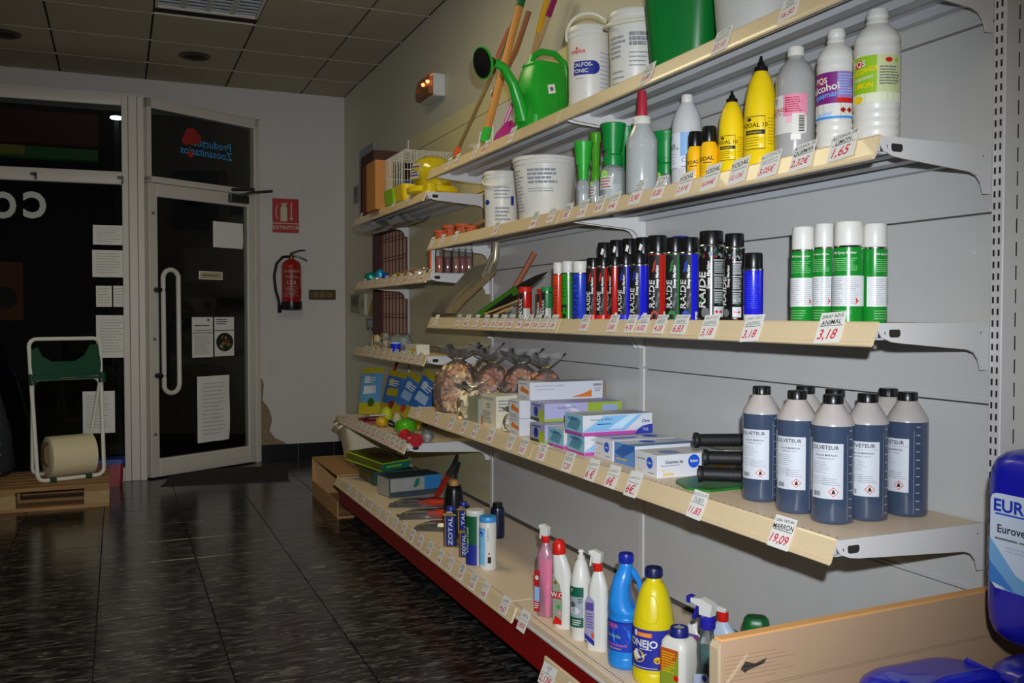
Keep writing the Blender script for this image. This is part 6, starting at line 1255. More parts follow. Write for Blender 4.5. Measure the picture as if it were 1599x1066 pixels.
# clear packets hanging under the cage shelf
for i, (a, b, c, d, X) in enumerate(((571, 345, 602, 337, 1.45), (585, 352, 640, 338, 1.5), (600, 358, 655, 345, 1.52))):
    q0 = onX(a, b, X); root = thing('clear_packet', ('crumpled clear packet under the far end of the cage shelf', 'long crumpled clear packet in the middle under the cage shelf', 'clear packet nearest the bracket under the cage shelf')[i], 'packet', (X, q0[1], T0-.036), 0, 'clear packets under the cage shelf'); g = G(); rd = random.Random(i)
    q1 = onX(c, d, X); L = q1[1]-q0[1]; n = 10; vs = []
    for j in range(n+1):
        for k in range(5): vs.append(((k-2)*.035, L*j/n, -.03*sin(pi*k/4)-rd.uniform(0, .018)-(0 if 0 < k < 4 else -.002)))
    g.add(vs, [(j*5+k, j*5+k+1, j*5+k+6, j*5+k+5) for j in range(n) for k in range(4)], FILM('packet_film', 'dfe0e6', .42, .12, bump=.4, bscale=30, gl=.12)); g.build('film', root)
# second far shelf: sweets, jars
def blob(g, c, r, mt, sx=1, sy=1, sz=1, n=12, k=7):
    lo = []
    for i in range(k+1):
        t = pi*i/k; q = max(sin(t), .03); lo.append([(c[0]+r*sx*q*cos(2*pi*j/n), c[1]+r*sy*q*sin(2*pi*j/n), c[2]-r*sz*cos(t)) for j in range(n)])
    g.loft(lo, mt)
FOIL = lambda n, c: M('foil_'+n, c, .18, metal=.5, bump=.5, bscale=70)
for i, (px, top, c, nm, lab, sx) in enumerate(((579, 424, '1d8f8a', 'teal', 'teal shiny packet at the far end of the sweets shelf', 1.2), (594, 419, '2a9ad8', 'blue', 'bright blue shiny ball on the sweets shelf', 1), (603, 425, '2a4ec0', 'deep', 'deep blue shiny ball right of the bright blue one', .8), (590, 433, 'c9ccc8', 'silver', 'silver packet in front of the blue balls', .8),
     (616, 428, 'd9b21e', 'yellow', 'yellow shiny packet on the sweets shelf', 1), (628, 427, 'c9a83a', 'gold', 'gold packet right of the yellow one', .9), (641, 424, 'c98a6a', 'peach', 'peach ribboned packet on the sweets shelf', 1.1), (655, 420, 'c9b0a0', 'pale', 'pale ribboned packet beside the jars', 1.0))):
    P, r = place(px, 1.44+.02*(i % 3), T1, 17*sx); H = max(.03, ztop(P, top)-T1); root = thing('shiny_packet', lab, 'packet', P, 0, 'shiny sweet packets'); g = G(); blob(g, (0, 0, H*.48), H*.48, FOIL(nm, c), r/(H*.48), r/(H*.48), 1); g.build('packet', root)
    if i > 4:
        g = G()
        for k in range(4): a = k*1.5+i; g.tube([(0, 0, H*.9), (.03*cos(a), .03*sin(a), H*1.15), (.055*cos(a+.5), .055*sin(a+.5), H*.95)], .003, FOIL(nm, c), 5)
        g.build('ribbon', root)
for i, (px, X, c, nm, lab) in enumerate(((686, 1.42, 'b5522e', 'orange', 'clear jar with orange contents beside the white clip on the sweets shelf'), (699, 1.47, '7a3a2a', 'brown', 'clear jar with brown contents, second from the clip'), (712, 1.5, '9a5a30', 'tan', 'clear jar with tan contents, middle of the far jars'), (722, 1.53, '8a3024', 'red', 'clear jar with dark red contents near the back panel'), (732, 1.56, '8a4a3a', 'clay', 'clear jar with clay coloured contents, rightmost of the far jars'))):
    P, r = place(px, X, T1, 14); root = thing('jar', lab, 'jar', P, 0, 'jars on the sweets shelf'); g = G(); g.lathe([(r*.95, 0), (r, .005), (r, .10), (r*.8, .112), (r*.8, .12)], FILM('jar_glass', 'e8eef0', .05, .08, gl=.02), 16); g.build('glass', root)
    g = G(); g.lathe([(r*.9, .004), (r*.92, .07), (r*.5, .08)], M('jar_'+nm, c, .5), 14); g.build('contents', root); g = G(); g.lathe([(r*.86, .115), (r*.86, .13), (r*.8, .132)], M('jar_lid', 'b9b5aa', .4), 14); g.build('lid', root)
root = thing('shelf_clip', 'white upright plastic label clip at the near end of the sweets shelf', 'clip', (1.40, 4.272, T1)); g = G(); g.box(-.012, .03, -.006, 0, .0, .11, M('clip_white', 'cfcfcb', .4), b=.002); g.build('plate', root, smooth=0); g = G(); g.box(-.02, -.012, -.007, .001, .0, .11, ORG); g.build('orange_edge', root, smooth=0)
# third far shelf: bowls and packets
for i, (px, X, top, wp, c, lab) in enumerate(((589, 1.45, 522, 22, 'cdb47e', 'cream rounded shell standing on edge at the far end of the bowl shelf'), (603, 1.50, 519, 24, 'bfb99c', 'pale rounded dish behind the cream shell'))):
    P, r = place(px, X, T2, wp); H = ztop(P, top)-T2; root = thing('shell_dish', lab, 'dish', P, 0, 'pale dishes on the bowl shelf'); g = G(); blob(g, (0, 0, H*.5), H*.5, M('dish_'+c, c, .5), r/(H*.5)*.5, r/(H*.5), 1, 16, 10); g.build('shell', root); g = G(); g.tube([(-r*.5*1.0, r*.9*cos(t), H*.5+H*.46*sin(t)) for t in [2*pi*k/16 for k in range(16)]], .003, M('dish_'+c), 5, closed=True); g.build('rim', root)
root = thing('silver_packet', 'heap of crinkled silver and clear packets beside the pale dish', 'packet', (1.46, 5.12, T2)); g = G(); rd = random.Random(3)
for k in range(14): a = (rd.uniform(-.07, .07), rd.uniform(-.16, .14), rd.uniform(.02, .08)); g.tube([a, (a[0]+rd.uniform(-.04, .04), a[1]+rd.uniform(-.08, .08), a[2]+rd.uniform(-.01, .03))], [.012, .004], M('silver_foil', 'b3bdc0', .2, metal=.6), 6)
blob(g, (.02, 0, .045), .05, FILM('packet_film2', 'c9d2d8', .5, .12, gl=.1), 1.3, 2.6, .9); g.build('packets', root, kind='stuff')
root = thing('blue_tub', 'small blue tub left of the white and yellow carton', 'tub', (1.40, 4.93, T2)); g = G(); g.lathe([(.025, 0), (.03, .045)], BLUEP, 12); g.build('body', root); g = G(); g.lathe([(.031, .044), (.031, .052)], LBLUE, 12); g.build('lid', root)
gbox((1.385, 4.50, T2), .07, .20, .05, 'small white carton with yellow patch on the bowl shelf', M('carton_white', 'd5d1c2', .5), lambda g, S, w, h: g.rect(S, w*.35, w*.98, h*.08, h*.55, YPR, .001), None, name='carton', group=None)
# fourth far shelf: seed packets and small goods
def packet(px, X, z, w_, h_, lab, cols, lean=0, rz=200, seed=0, group='seed packets', name='seed_packet', th=.02):
    P = (X, yfor(px, X, z), z+w_/2*sin(abs(radians(lean)))+.004); root = thing(name, lab, 'packet', P, radians(rz), group); T = Matrix.Rotation(radians(lean), 4, 'X') @ Matrix.Rotation(radians(-12), 4, 'Y')
    def sp_(u, v, s): k = max(0, 1-abs(2*v/h_-1)**3)*max(.15, 1-abs(2*u/w_)**4); return T @ Vector((s*th*.5*k+.0005*s, u, v))
    vs = [tuple(sp_(w_*(i/6-.5), h_*j/8, s)) for s in (1, -1) for j in range(9) for i in range(7)]; g = G(); c0 = M('pk_'+cols[0], cols[0], .35, coat=.3); c1 = M('pk_'+cols[1], cols[1], .35, coat=.3)
    for j in range(8):
        g.add(vs, [(j*7+i, j*7+i+1, j*7+i+8, j*7+i+7) for i in range(6)], c0 if j > 1 and j < 7 else c1); g.add(vs, [(63+j*7+i, 63+j*7+i+7, 63+j*7+i+8, 63+j*7+i+1) for i in range(6)], c1)
    g.build('pouch', root, smooth=60); g = G(); S = lambda u, v, h: tuple(sp_(u, v, 1)+T.to_3x3() @ Vector((h, 0, 0)))
    g.poly(S, [(-w_*.3, h_*.42), (w_*.3, h_*.45), (w_*.28, h_*.62), (-w_*.28, h_*.6)], M('pk_'+cols[2], cols[2], .4), .004); g.disc(S, w_*.1, h_*.25, w_*.16, M('pk_'+cols[3], cols[3], .4), .004, 10); g.disc(S, -w_*.15, h_*.75, w_*.14, M('pk_'+cols[2]), .004, 8)
    g.lines(S, -w_*.3, w_*.3, h_*.65, h_*.8, 3, WHT, .005); g.build('print', root, smooth=0)
packet(576, 1.42, T3, .17, .29, 'blue and yellow seed pouch standing at the far end, by itself', ('5f9ac8', 'b5a825', 'c9d2d8', '3a5a20'), 3, 215)
packet(606, 1.50, T3, .15, .27, 'yellow-backed seed pouch, second from the far end', ('3a6aa8', 'b09a1e', 'b09a1e', '8a3020'), -8, 210)
packet(622, 1.46, T3, .15, .27, 'blue seed pouch leaning right, middle of the row', ('3f77b5', 'a59522', '8fb0d0', 'b03a2a'), -24, 205)
packet(640, 1.44, T3, .15, .30, 'blue seed pouch leaning far right, frontmost', ('3268b0', 'a59522', 'a9c0d8', 'b5452a'), -28, 205)
packet(653, 1.52, T3, .14, .27, 'dark blue seed pouch behind the nut bag', ('28508f', '2f4a22', '5a2a3a', 'b5452a'), -22, 205)
stick('plant_stake', 'red stake rising behind the seed pouches', [(610, 590, 1.60), (622, 562, 1.63)], .009, M('stake_red', 'a01f18', .4), group=None)
root = thing('leaflet_stack', 'slanted white and red folded leaflets on the seed shelf', 'leaflet', (1.33, 5.35, T3)); g = G(); g.box(-.04, .06, -.28, .02, 0, .006, M('leaflet_white', 'c9c3bb', .6), Matrix.Translation((0, 0, .012)) @ Matrix.Rotation(radians(-9), 4, 'X')); g.build('leaflet', root, smooth=0); g = G(); g.box(-.03, .05, -.16, .08, 0, .012, M('leaflet_red', 'b54a42', .6)); g.build('leaflet', root, smooth=0)
for i, (px, X, top, wp, c, nm, lab) in enumerate(((596, 1.34, 648, 24, 'd0a018', 'bag_gold', 'golden yellow shiny packet on the seed shelf'), (633, 1.37, 650, 44, '4fae1a', 'bag_green', 'bright green packet with a black label'), (641, 1.31, 676, 34, 'b51f2a', 'bag_red', 'red wrapped sweet-shaped toy at the shelf edge'), (580, 1.36, 658, 16, 'b5506a', 'bag_pink', 'small pink packet left of the golden one'), (604, 1.42, 632, 26, 'b8c42a', 'bag_lime', 'yellow-green packet behind the golden one'), (620, 1.36, 640, 20, 'b5a98a', 'bag_cream', 'cream roll behind the green packet'), (667, 1.37, 668, 26, 'a9adb0', 'bag_clear', 'clear shiny packet nearest the bracket on the seed shelf'))):
    P, r = place(px, X, T3, wp); H = max(.035, ztop(P, top)-T3); root = thing('wrapped_packet', lab, 'packet', P, 0, 'small packets on the seed shelf'); g = G(); mt = M(nm, c, .22, bump=.4, bscale=50, coat=.4) if i < 6 else FILM('packet_film3', 'c3c8cc', .35, .1, bump=.5, bscale=40, gl=.15)
    blob(g, (0, 0, H*.45), H*.45, mt, r/(H*.45)*.8, r/(H*.45), 1, 14, 8); g.build('wrapper', root)
    if i == 1: g = G(); S = plane((-r*.84, .0, H*.62), (0, -1, 0), (0, 0, 1)); g.rect(S, -.065, .055, -.016, .016, MBLK, .012); g.lines(S, -.05, .045, -.008, .008, 1, WHT, .014); g.build('label', root, smooth=0)
    if i == 2:
        g = G()
        for s in (1, -1): g.lathe([(.005, 0), (.03, .05), (.034, .055)], mt, 10, T=Matrix.Translation((0, s*r*.8, H*.45)) @ Matrix.Rotation(-s*pi/2, 4, 'X'))
        g.build('twist_ends', root)
# cream tub and carton beyond the base
root = thing('cream_bin', 'large plain cream tapered bin under the far seed shelf', 'bin', (1.50, 5.90, .262)); g = G(); g.loft([rr(.29, .27, .05, 0), rr(.38, .30, .05, .262), rr(.40, .32, .05, .266), rr(.40, .32, .05, .285), rr(.36, .28, .05, .285)], M('bin_cream', 'e0d4b4', .5)); g.build('body', root, smooth=50)
g = G(); g.tube([(-.20, -.10, .25), (-.222, -.10, .235), (-.222, .05, .235), (-.20, .05, .25)], .008, M('bin_cream'), 6); g.build('handle', root)
root = thing('low_carton', 'low open-sided cardboard tray on the floor past the end of the base', 'box', (1.19, 5.46, 0)); g = G(); g.box(0, .50, 0, .78, .25, .258, KRAFT); g.box(0, .50, .77, .78, 0, .25, KRAFT); g.box(.49, .50, 0, .77, 0, .25, KRAFT); g.box(0, .49, 0, .77, 0, .008, KRAFT); g.build('carton', root, smooth=0); g = G(); g.box(0, .006, 0, .77, 0.008, .10, KRAFT); g.build('low_front_flap', root, smooth=0)
# boxed tools on the far base
def onbase(px, py): q = onZ(px, py, BZ); return (q[0], q[1], BZ)
OL = M('olive_box', '5c5a1f', .45); TEAL = M('teal_box', '157a66', .4)
root = thing('slug_bait_box', 'olive green box with a bright yellow edge, tilted on top of other boxes', 'box', (1.36, 5.22, BZ+.105), radians(28)); g = G(); T = Matrix.Rotation(radians(8), 4, 'X'); g.box(-.10, .12, -.16, .14, 0, .05, OL, T, b=.002); g.build('carton', root, smooth=0)
g = G(); S = plane(T @ Vector((-.10, .14, 0)), T.to_3x3() @ Vector((0, -1, 0)), T.to_3x3() @ Vector((0, 0, 1))); g.rect(S, 0, .30, 0, .006, M('bright_lime', 'a5c82a', .4), .001); g.rect(S, 0, .30, .044, .05, M('bright_lime'), .001)
S = plane(T @ Vector((-.10, -.16, 0)), T.to_3x3() @ Vector((1, 0, 0)), T.to_3x3() @ Vector((0, 0, 1))); g.rect(S, 0.003, .217, .003, .047, TEAL, .001); g.rect(S, 0, .22, .044, .05, M('bright_lime'), .0015); g.rect(S, .03, .15, .02, .03, M('bright_lime'), .0015)
S = plane(T @ Vector((-.10, -.16, .05)), T.to_3x3() @ Vector((1, 0, 0)), T.to_3x3() @ Vector((0, 1, 0))); g.rect(S, 0, .22, 0, .005, M('bright_lime'), .001); g.rect(S, 0, .005, 0, .3, M('bright_lime'), .001); g.poly(S, [(.05, .08), (.14, .05), (.18, .16), (.10, .24), (.06, .18)], M('brown_print', '4a2f14', .5), .0012); g.build('print', root, smooth=0)
root = thing('boxed_tool', 'dark boxed set with teal side under the olive box', 'box', (1.31, 5.08, BZ), 0); g = G(); g.box(0, .24, 0, .33, 0, .08, M('dark_teal_box', '27473d', .45), b=.002); g.build('carton', root, smooth=0); g = G(); g.rect(plane((0, .33, 0), (0, -1, 0), (0, 0, 1)), .02, .3, .01, .07, OL, .001); g.build('print', root, smooth=0)
root = thing('boxed_lamp', 'grey box with a white face and teal leaf mark on the base deck', 'box', (1.30, 4.70, BZ+.0), radians(8)); g = G(); g.box(0, .30, 0, .17, 0.0, .105, M('box_dark_blue_grey', '3d4a54', .5), b=.002); g.build('carton', root, smooth=0)
g = G(); S = plane((0, 0, 0), (1, 0, 0), (0, 0, 1)); g.rect(S, .004, .20, .03, .10, M('box_pale_grey', 'a4a39c', .5), .001); g.poly(S, [(.135, .05), (.15, .09), (.172, .095), (.168, .06), (.15, .045)], TEAL, .0015); g.lines(S, .08, .125, .05, .085, 3, M('lav_print'), .0015); g.rect(S, .20, .298, .03, .104, M('box_bright_blue', '2f7fc0', .5), .001)
S = plane((0, .17, 0), (0, -1, 0), (0, 0, 1)); g.rect(S, .005, .165, .004, .10, M('box_pale_grey'), .001); g.build('print', root, smooth=0)
ROR = M('red_orange_grip', 'd5391a', .4); BST = M('blue_steel', '3d4d60', .3, metal=.5)
def shears(P, rz, lab, flip=1, L=.25):
    root = thing('blister_tool', lab, 'garden tool', P, radians(rz), 'carded garden tools on the base'); g = G(); g.box(-.06, .06, -L*.65, L*.65, 0, .003, M('card_grey', '6e6a60', .6)); g.build('backing_card', root, smooth=0)
    g = G(); g.tube([(-.015, -L*.5, .018), (-.03, -L*.2, .02), (-.008, L*.05, .018)], [.017, .021, .013], ROR, 8); g.build('grip', root)
    g = G(); g.tube([(.025, -L*.48, .016), (.032, -L*.2, .018), (.008, L*.05, .016)], [.015, .019, .011], BST, 8); g.build('grip', root)
    g = G(); g.prism([(-.012, L*.03), (.016, L*.05), (.012, L*.32), (.0, L*.45), (-.014, L*.25)], lambda u, v, t: (u, v, t), .012, .018, DSTEEL); g.build('blades', root, smooth=0)
    g = G(); g.lathe([(.05, .0), (.05, .02), (.035, .034), (.0, .036)], FILM('blister_clear', 'd9dcdc', .08, .08, gl=.04), 16, T=Matrix.Diagonal((1, L*11, 1, 1))); g.build('blister', root)
shears((1.40, 4.47, BZ), 70, 'red and blue shears lying in clear packing, farthest of the carded tools')
shears((1.36, 4.20, BZ), 75, 'red shears in clear packing, middle of the carded tools')
shears((1.36, 3.92, BZ), 60, 'red and blue shears in clear packing nearest the dark tins')
root = thing('scraper', 'small black-handled metal scraper lying between the carded shears', 'tool', (1.33, 4.03, BZ), radians(-40)); g = G(); g.tube([(0, 0, .012), (.07, 0, .012)], .010, BLK, 8); g.build('handle', root); g = G(); g.box(.07, .14, -.02, .02, .008, .012, STEEL); g.build('blade', root, smooth=0)
q0 = onX(693, 776, 1.55); root = thing('pruning_shears', 'long red-handled pruning shears leaning on the back panel', 'pruning shears', (1.50, q0[1], BZ+.01)); o = root.location
def rx(px, py, X): q = onX(px, py, X); return (q[0]-o[0], q[1]-o[1], max(.012, q[2]-o[2]))
g = G(); g.tube([rx(681, 776, 1.50), rx(690, 760, 1.55), rx(700, 742, 1.60)], [.013, .016, .012], M('pruner_red', 'b8281a', .4), 8); g.build('grip', root)
g = G(); g.tube([rx(702, 768, 1.50), rx(711, 752, 1.56), rx(712, 738, 1.61)], [.010, .012, .009], M('pruner_grey', '4a4a4c', .4), 8); g.build('grip', root)
g = G(); g.tube([rx(700, 742, 1.60), rx(710, 728, 1.63), rx(714, 710, 1.66)], [.018, .020, .008], DSTEEL, 8); g.tube([rx(712, 738, 1.61), rx(718, 722, 1.645)], [.012, .006], DSTEEL, 6); g.build('blades', root)
# scattered tickets along far base edge
# ================================================================== WALL AND DOOR AREA
E_ = plane((0, FY, 0), (1, 0, 0), (0, 0, 1))
root = thing('extinguisher_sign', 'red square sign with a white extinguisher symbol, arrow and EXTINTOR', 'sign', (1.18, FY-.004, 1.886)); g = G(); g.box(0, .215, 0, .0035, 0, .28, M('sign_red_fire', 'b01a10', .45)); g.build('plate', root, smooth=0)
S = plane((0, 0, 0), (1, 0, 0), (0, 0, 1)); SW = M('sign_white', 'c9c3a0', .5); g = G(); g.rect(S, 0, .215, .072, .080, SW, .001); g.text('EXTINTOR', S, .1075, .040, .044, SW, .001, bold=.015); g.rect(S, .150, .158, .12, .255, SW, .001); g.poly(S, [(.136, .125), (.154, .098), (.172, .125)], SW, .001)
g.poly(S, [(.065, .095), (.118, .095), (.120, .10), (.120, .205), (.108, .222), (.078, .222), (.066, .205)], SW, .001); g.poly(S, [(.075, .225), (.115, .225), (.118, .250), (.105, .246), (.085, .240), (.07, .243)], SW, .0012)
g.add([S(.055+.022*cos(t)*s, .17+.065*sin(t), .001) for s in (1, 1.35) for t in [radians(90+22*k) for k in range(9)]], [(k, k+1, k+10, k+9) for k in range(8)], SW); g.build('symbol', root, smooth=0)
root = thing('fire_extinguisher', 'red fire extinguisher with black hose hung on the wall by the door', 'fire extinguisher', (1.315, FY-.10, 1.245))
EX = M('extinguisher_red', 'a8140f', .22, coat=.5); g = G(); g.lathe([(.0, .055), (.078, .055), (.08, .06), (.08, .36), (.074, .385), (.055, .405), (.03, .415), (.022, .42)], EX, 28); g.build('cylinder', root)
g = G(); g.lathe([(.055, 0), (.082, .005), (.085, .02), (.085, .07), (.081, .072)], BLK, 28); g.build('foot_ring', root)
g = G(); g.lathe([(.02, .41), (.022, .425), (.018, .445), (.012, .46)], M('brass', '9a7a30', .3, metal=1), 12); g.build('valve', root)
g = G(); g.tube([(-.01, 0, .455), (.02, -.01, .475), (.08, -.02, .492), (.11, -.02, .49)], [.012, .010, .008, .006], BLK, 6); g.build('handle', root)
g = G(); g.tube([(-.005, 0, .45), (.04, -.01, .445), (.10, -.02, .42), (.125, -.02, .405)], [.010, .009, .008, .006], BLK, 6); g.build('lever', root)
g = G(); g.tube([(-.02, 0, .44), (-.07, -.01, .435), (-.12, -.01, .38), (-.14, -.01, .28), (-.13, -.01, .17), (-.105, -.01, .08), (-.10, -.01, .03)], .012, BLK, 8); g.tube([(-.10, -.01, .04), (-.097, -.01, -.02)], .016, BLK, 8); g.build('hose', root)
S = cyl(.0805, radians(-98)); g = G(); g.rect(S, -.07, .07, .10, .33, M('ext_label', '8f1f1a', .4), .0004, 8); g.text('EXTINTOR', S, 0, .315, .028, SW, .001); g.text('POLVO 6kg', S, 0, .27, .024, SW, .001); g.text('1.2.3.', S, 0, .225, .04, SW, .001, bold=.02); g.lines(S, -.06, .06, .11, .20, 6, M('ext_print', 'b5806a', .5), .001); g.build('label', root, smooth=60)
g = G(); g.box(-.03, .03, .075, .099, .34, .40, DSTEEL); g.build('wall_bracket', root, smooth=0)
root = thing('triple_switch', 'bronze triple light switch plate on the white wall', 'switch', (1.474, FY-.012, 1.335)); g = G(); g.box(0, .225, 0, .0115, 0, .082, M('bronze_plate', '5a4526', .35, metal=.5), b=.006); g.build('plate', root, smooth=0)
for k in range(3): g = G(); g.box(.03+.057*k, .082+.057*k, -.004, 0, .016, .066, M('bronze_rocker', '6e5a38', .35, metal=.4), b=.003); g.build('rocker', root, smooth=0)
# emergency lamp
EX_ = WX-.075; ya, yb = yfor(677, EX_, 2.5), yfor(656, EX_, 2.5); zt_ = onX(677, 113, EX_)[2]; zb_ = onX(677, 148, EX_)[2]; LY, LZ = yb-ya, zt_-zb_
root = thing('emergency_light', 'white wall emergency lamp with two small orange glowing bulbs', 'emergency light', (EX_, ya, zb_))
g = G(); g.box(0, .0745, 0, LY, 0, LZ, M('lamp_body', 'c9c9cc', .4), b=.006); g.build('housing', root, smooth=0)
g = G(); g.prism([(0, .005), (-.03, .012), (-.03, LZ*.6), (-.018, LZ*.97), (0, LZ*.97)], lambda u, v, t: (u, t, v), .006, LY-.006, FILM('lamp_cover', 'd98a5a', .35, .2, gl=.03)); g.build('cover', root, smooth=0)
g = G()
for y in (LY*.22, LY*.55): blob(g, (-.018, y, LZ*.68), .011, M('orange_bulb', 'ff9a5a', .4, emit=9), 1, 1, 1, 10, 6)
g.build('bulbs', root); g = G(); g.box(-.028, -.003, .01, LY-.01, .012, LZ*.42, M('lamp_olive', '8a7a2a', .5)); g.build('lower_panel', root, smooth=0)
# doormat
root = thing('doormat', 'flat dark brown doormat in front of the glass door', 'mat', (.76, 7.24, 0), radians(-9)); g = G(); g.box(-.43, .43, -.33, .33, 0, .008, M('mat_brown', '2e2621', .95, noise=.2, nscale=80), b=.003); g.build('mat', root, smooth=0); g = G(); g.box(-.445, .445, -.345, -.33, 0, .006, MBLK); g.box(-.445, .445, .33, .345, 0, .006, MBLK); g.build('rubber_edge', root, smooth=0)
# pallet
root = thing('pallet', 'wooden pallet on the dark floor by the shop window', 'pallet', (-1.26, 6.38, 0))
for y in (.0, .29, .58):
    for x in (0, .53, 1.055): g = G(); g.box(x, x+.145, y, y+.10, .022, .10, M('pallet_block', 'b09468', .8, noise=.15, nscale=20)); g.build('block', root, smooth=0)
    g = G(); g.box(0, 1.2, y, y+.10, 0, .022, PALLET); g.build('bottom_board', root, smooth=0)
for k in range(3): g = G(); g.box(.0+.5275*k, .145+.5275*k, 0, .68, .10, .122, PALLET); g.build('stringer_board', root, smooth=0)
for k in range(6): g = G(); g.box(0, 1.2, .1165*k, .1165*k+.0975, .122, .144, PALLET); g.build('top_board', root, smooth=0)
# plywood sheet
# paper roll stand
PZ = .144; A = Vector((-.475, 6.53, PZ)); B = Vector((-.092, 6.67, PZ)); ud = (B-A).normalized(); nd = Vector((-ud.y, ud.x, 0)); Wd = (B-A).length
root = thing('roll_stand', 'white tubular stand with a dark green plastic cutter panel, on the pallet', 'roll dispenser stand', A)
def SPt(u, n_, z): v = ud*u+nd*n_; return (v.x, v.y, z)
TW = M('tube_white', 'efece0', .3); r_c = .045
def frame(u0, u1, nb, nt, zb, zt, ut0, ut1):
    pts = []
    for (ca, cz, s0, nn_) in ((ut1, zt, 0, nt), (ut0, zt, 90, nt), (u0, zb, 180, nb), (u1, zb, 270, nb)):
        sx = 1 if s0 in (0, 270) else -1; sz = 1 if s0 in (0, 90) else -1
        for k in range(5): a = radians(s0+22.5*k); pts.append(SPt(ca-sx*r_c+r_c*cos(a), nn_, cz-sz*r_c+r_c*sin(a)))
    return pts
g = G(); g.tube(frame(0, Wd, 0, .05, .014, .91, -.025, Wd+.0), .0125, TW, 10, closed=True); g.build('front_frame', root)
g = G(); g.tube(frame(.055, Wd-.01, .30, .04, .012, .655, -.01, Wd-.01), .011, TW, 10, closed=True); g.build('rear_frame', root)
GD = M('panel_dark_green', '0a4a30', .45); g = G(); pl = [(-.02, .66), (-.015, .84), (.02, .86), (.05, .80), (.11, .765), (.25, .765), (.31, .80), (.35, .87), (.40, .87), (.425, .70), (.43, .665)]
g.prism(pl, lambda u, v, t: SPt(u*Wd/.42, t+.03, v), 0, .006, GD); g.prism([(-.02, 0), (Wd+.01, 0), (Wd+.01, .03), (-.02, .03)], lambda u, v, t: SPt(u, t-.005, v+.65), 0, .02, GD); pn = g.build('cutter_panel', root, smooth=0)
g = G(); g.tube([SPt(.14, -.02, .662), SPt(.24, -.02, .664)], .004, STEEL, 6); g.tube([SPt(.29, -.02, .666), SPt(.37, -.02, .668)], .004, STEEL, 6); g.build('blade', pn)
for u in (-.012, Wd+.0): g = G(); g.tube([SPt(u, .02, .62), SPt(u, .03, .69)], .021, GD, 10); g.build('clamp', root)
for u in (.09, Wd-.10): g = G(); g.tube([SPt(u-.02, 0, .014), SPt(u+.02, 0, .014)], .0165, GD, 10); g.build('foot_clip', root)
rc = Vector(A)+ud*.245+nd*.162; root = thing('paper_roll', 'big cream paper roll lying on the pallet inside the white stand', 'paper roll', (rc.x, rc.y, PZ), atan2(ud.y, ud.x))
g = G(); T = Matrix.Translation((-.14, 0, .137)) @ Matrix.Rotation(pi/2, 4, 'Y'); g.lathe([(.035, 0), (.13, 0), (.136, .004), (.136, .276), (.13, .28), (.035, .28)], M('roll_cream', 'eee0b8', .35, coat=.6), 36, T=T); g.build('roll', root)
g = G(); g.lathe([(.03, -.001), (.036, -.002), (.036, .004)], M('core_brown', '6b4a2c', .7), 16, T=T); g.prism([(.0, -.06), (-.09, -.02), (-.10, .06), (.0, .10)], lambda u, v, t: (-.142+u*.3, -.05+t, .137+v), 0, .06, M('torn_wrap', '7d6748', .7)); g.build('torn_wrapping', root, smooth=0)
# red crate with blue lid
root = thing('storage_box', 'red plastic box with blue lid on the floor behind the pallet', 'box', (-.40, 7.085, 0)); g = G(); g.loft([rr(.42, .15, .02, 0, cx=.21, cy=.08, n=2), rr(.44, .155, .02, .155, cx=.21, cy=.08, n=2)], M('box_red', '8f1a2a', .4)); g.build('body', root, smooth=0); g = G(); g.loft([rr(.46, .165, .02, .155, cx=.21, cy=.08, n=2), rr(.46, .165, .02, .19, cx=.21, cy=.08, n=2)], M('lid_blue', '173a8a', .4)); g.build('lid', root, smooth=0)
# dark stacked trays and a dark sack at the far left
for i in range(7):
    root = thing('plant_tray', 'dark plastic tray, %s of the stack at the left edge' % ('lowest', 'second', 'third', 'fourth', 'fifth', 'sixth', 'topmost')[i], 'tray', (-.83, 6.60, PZ+.062*i), radians(3*sin(i*2)), 'stack of dark trays'); g = G(); mt = M('tray_dark', '23262a', .35)
    g.loft([rr(.20, .34, .02, 0, n=2), rr(.23, .37, .02, .052, n=2), rr(.25, .39, .02, .054, n=2), rr(.25, .39, .02, .060, n=2), rr(.21, .35, .02, .060, n=2), rr(.19, .33, .02, .01, n=2)], mt); g.build('tray', root, smooth=0); g = G()
    for k in range(4): g.tube([(.105, -.15+.1*k, .02), (.125, -.14+.1*k, .05)], .006, M('tray_edge', '7d7a70', .4), 5)
    g.build('ribs', root)
root = thing('dark_sack', 'tall dark grey sack standing behind the stacked trays', 'sack', (-.86, 6.98, PZ)); g = G(); L = []
for z, w_, d_, ox in ((0, .36, .24, 0), (.04, .42, .28, 0), (.3, .40, .28, -.01), (.6, .33, .24, -.03), (.8, .24, .18, -.06), (.9, .14, .08, -.08)): L.append([(x+.012*sin(9*y+z*8), y, zz) for x, y, zz in rr(w_, d_, .1, z, cx=ox, n=4)])
g.loft(L, M('sack_grey', '2c3034', .7)); g.build('body', root); g = G(); g.tube([(-.12, 0, .90), (-.09, 0, .93), (-.04, 0, .90)], .012, M('sack_grey'), 6); g.build('tied_top', root)

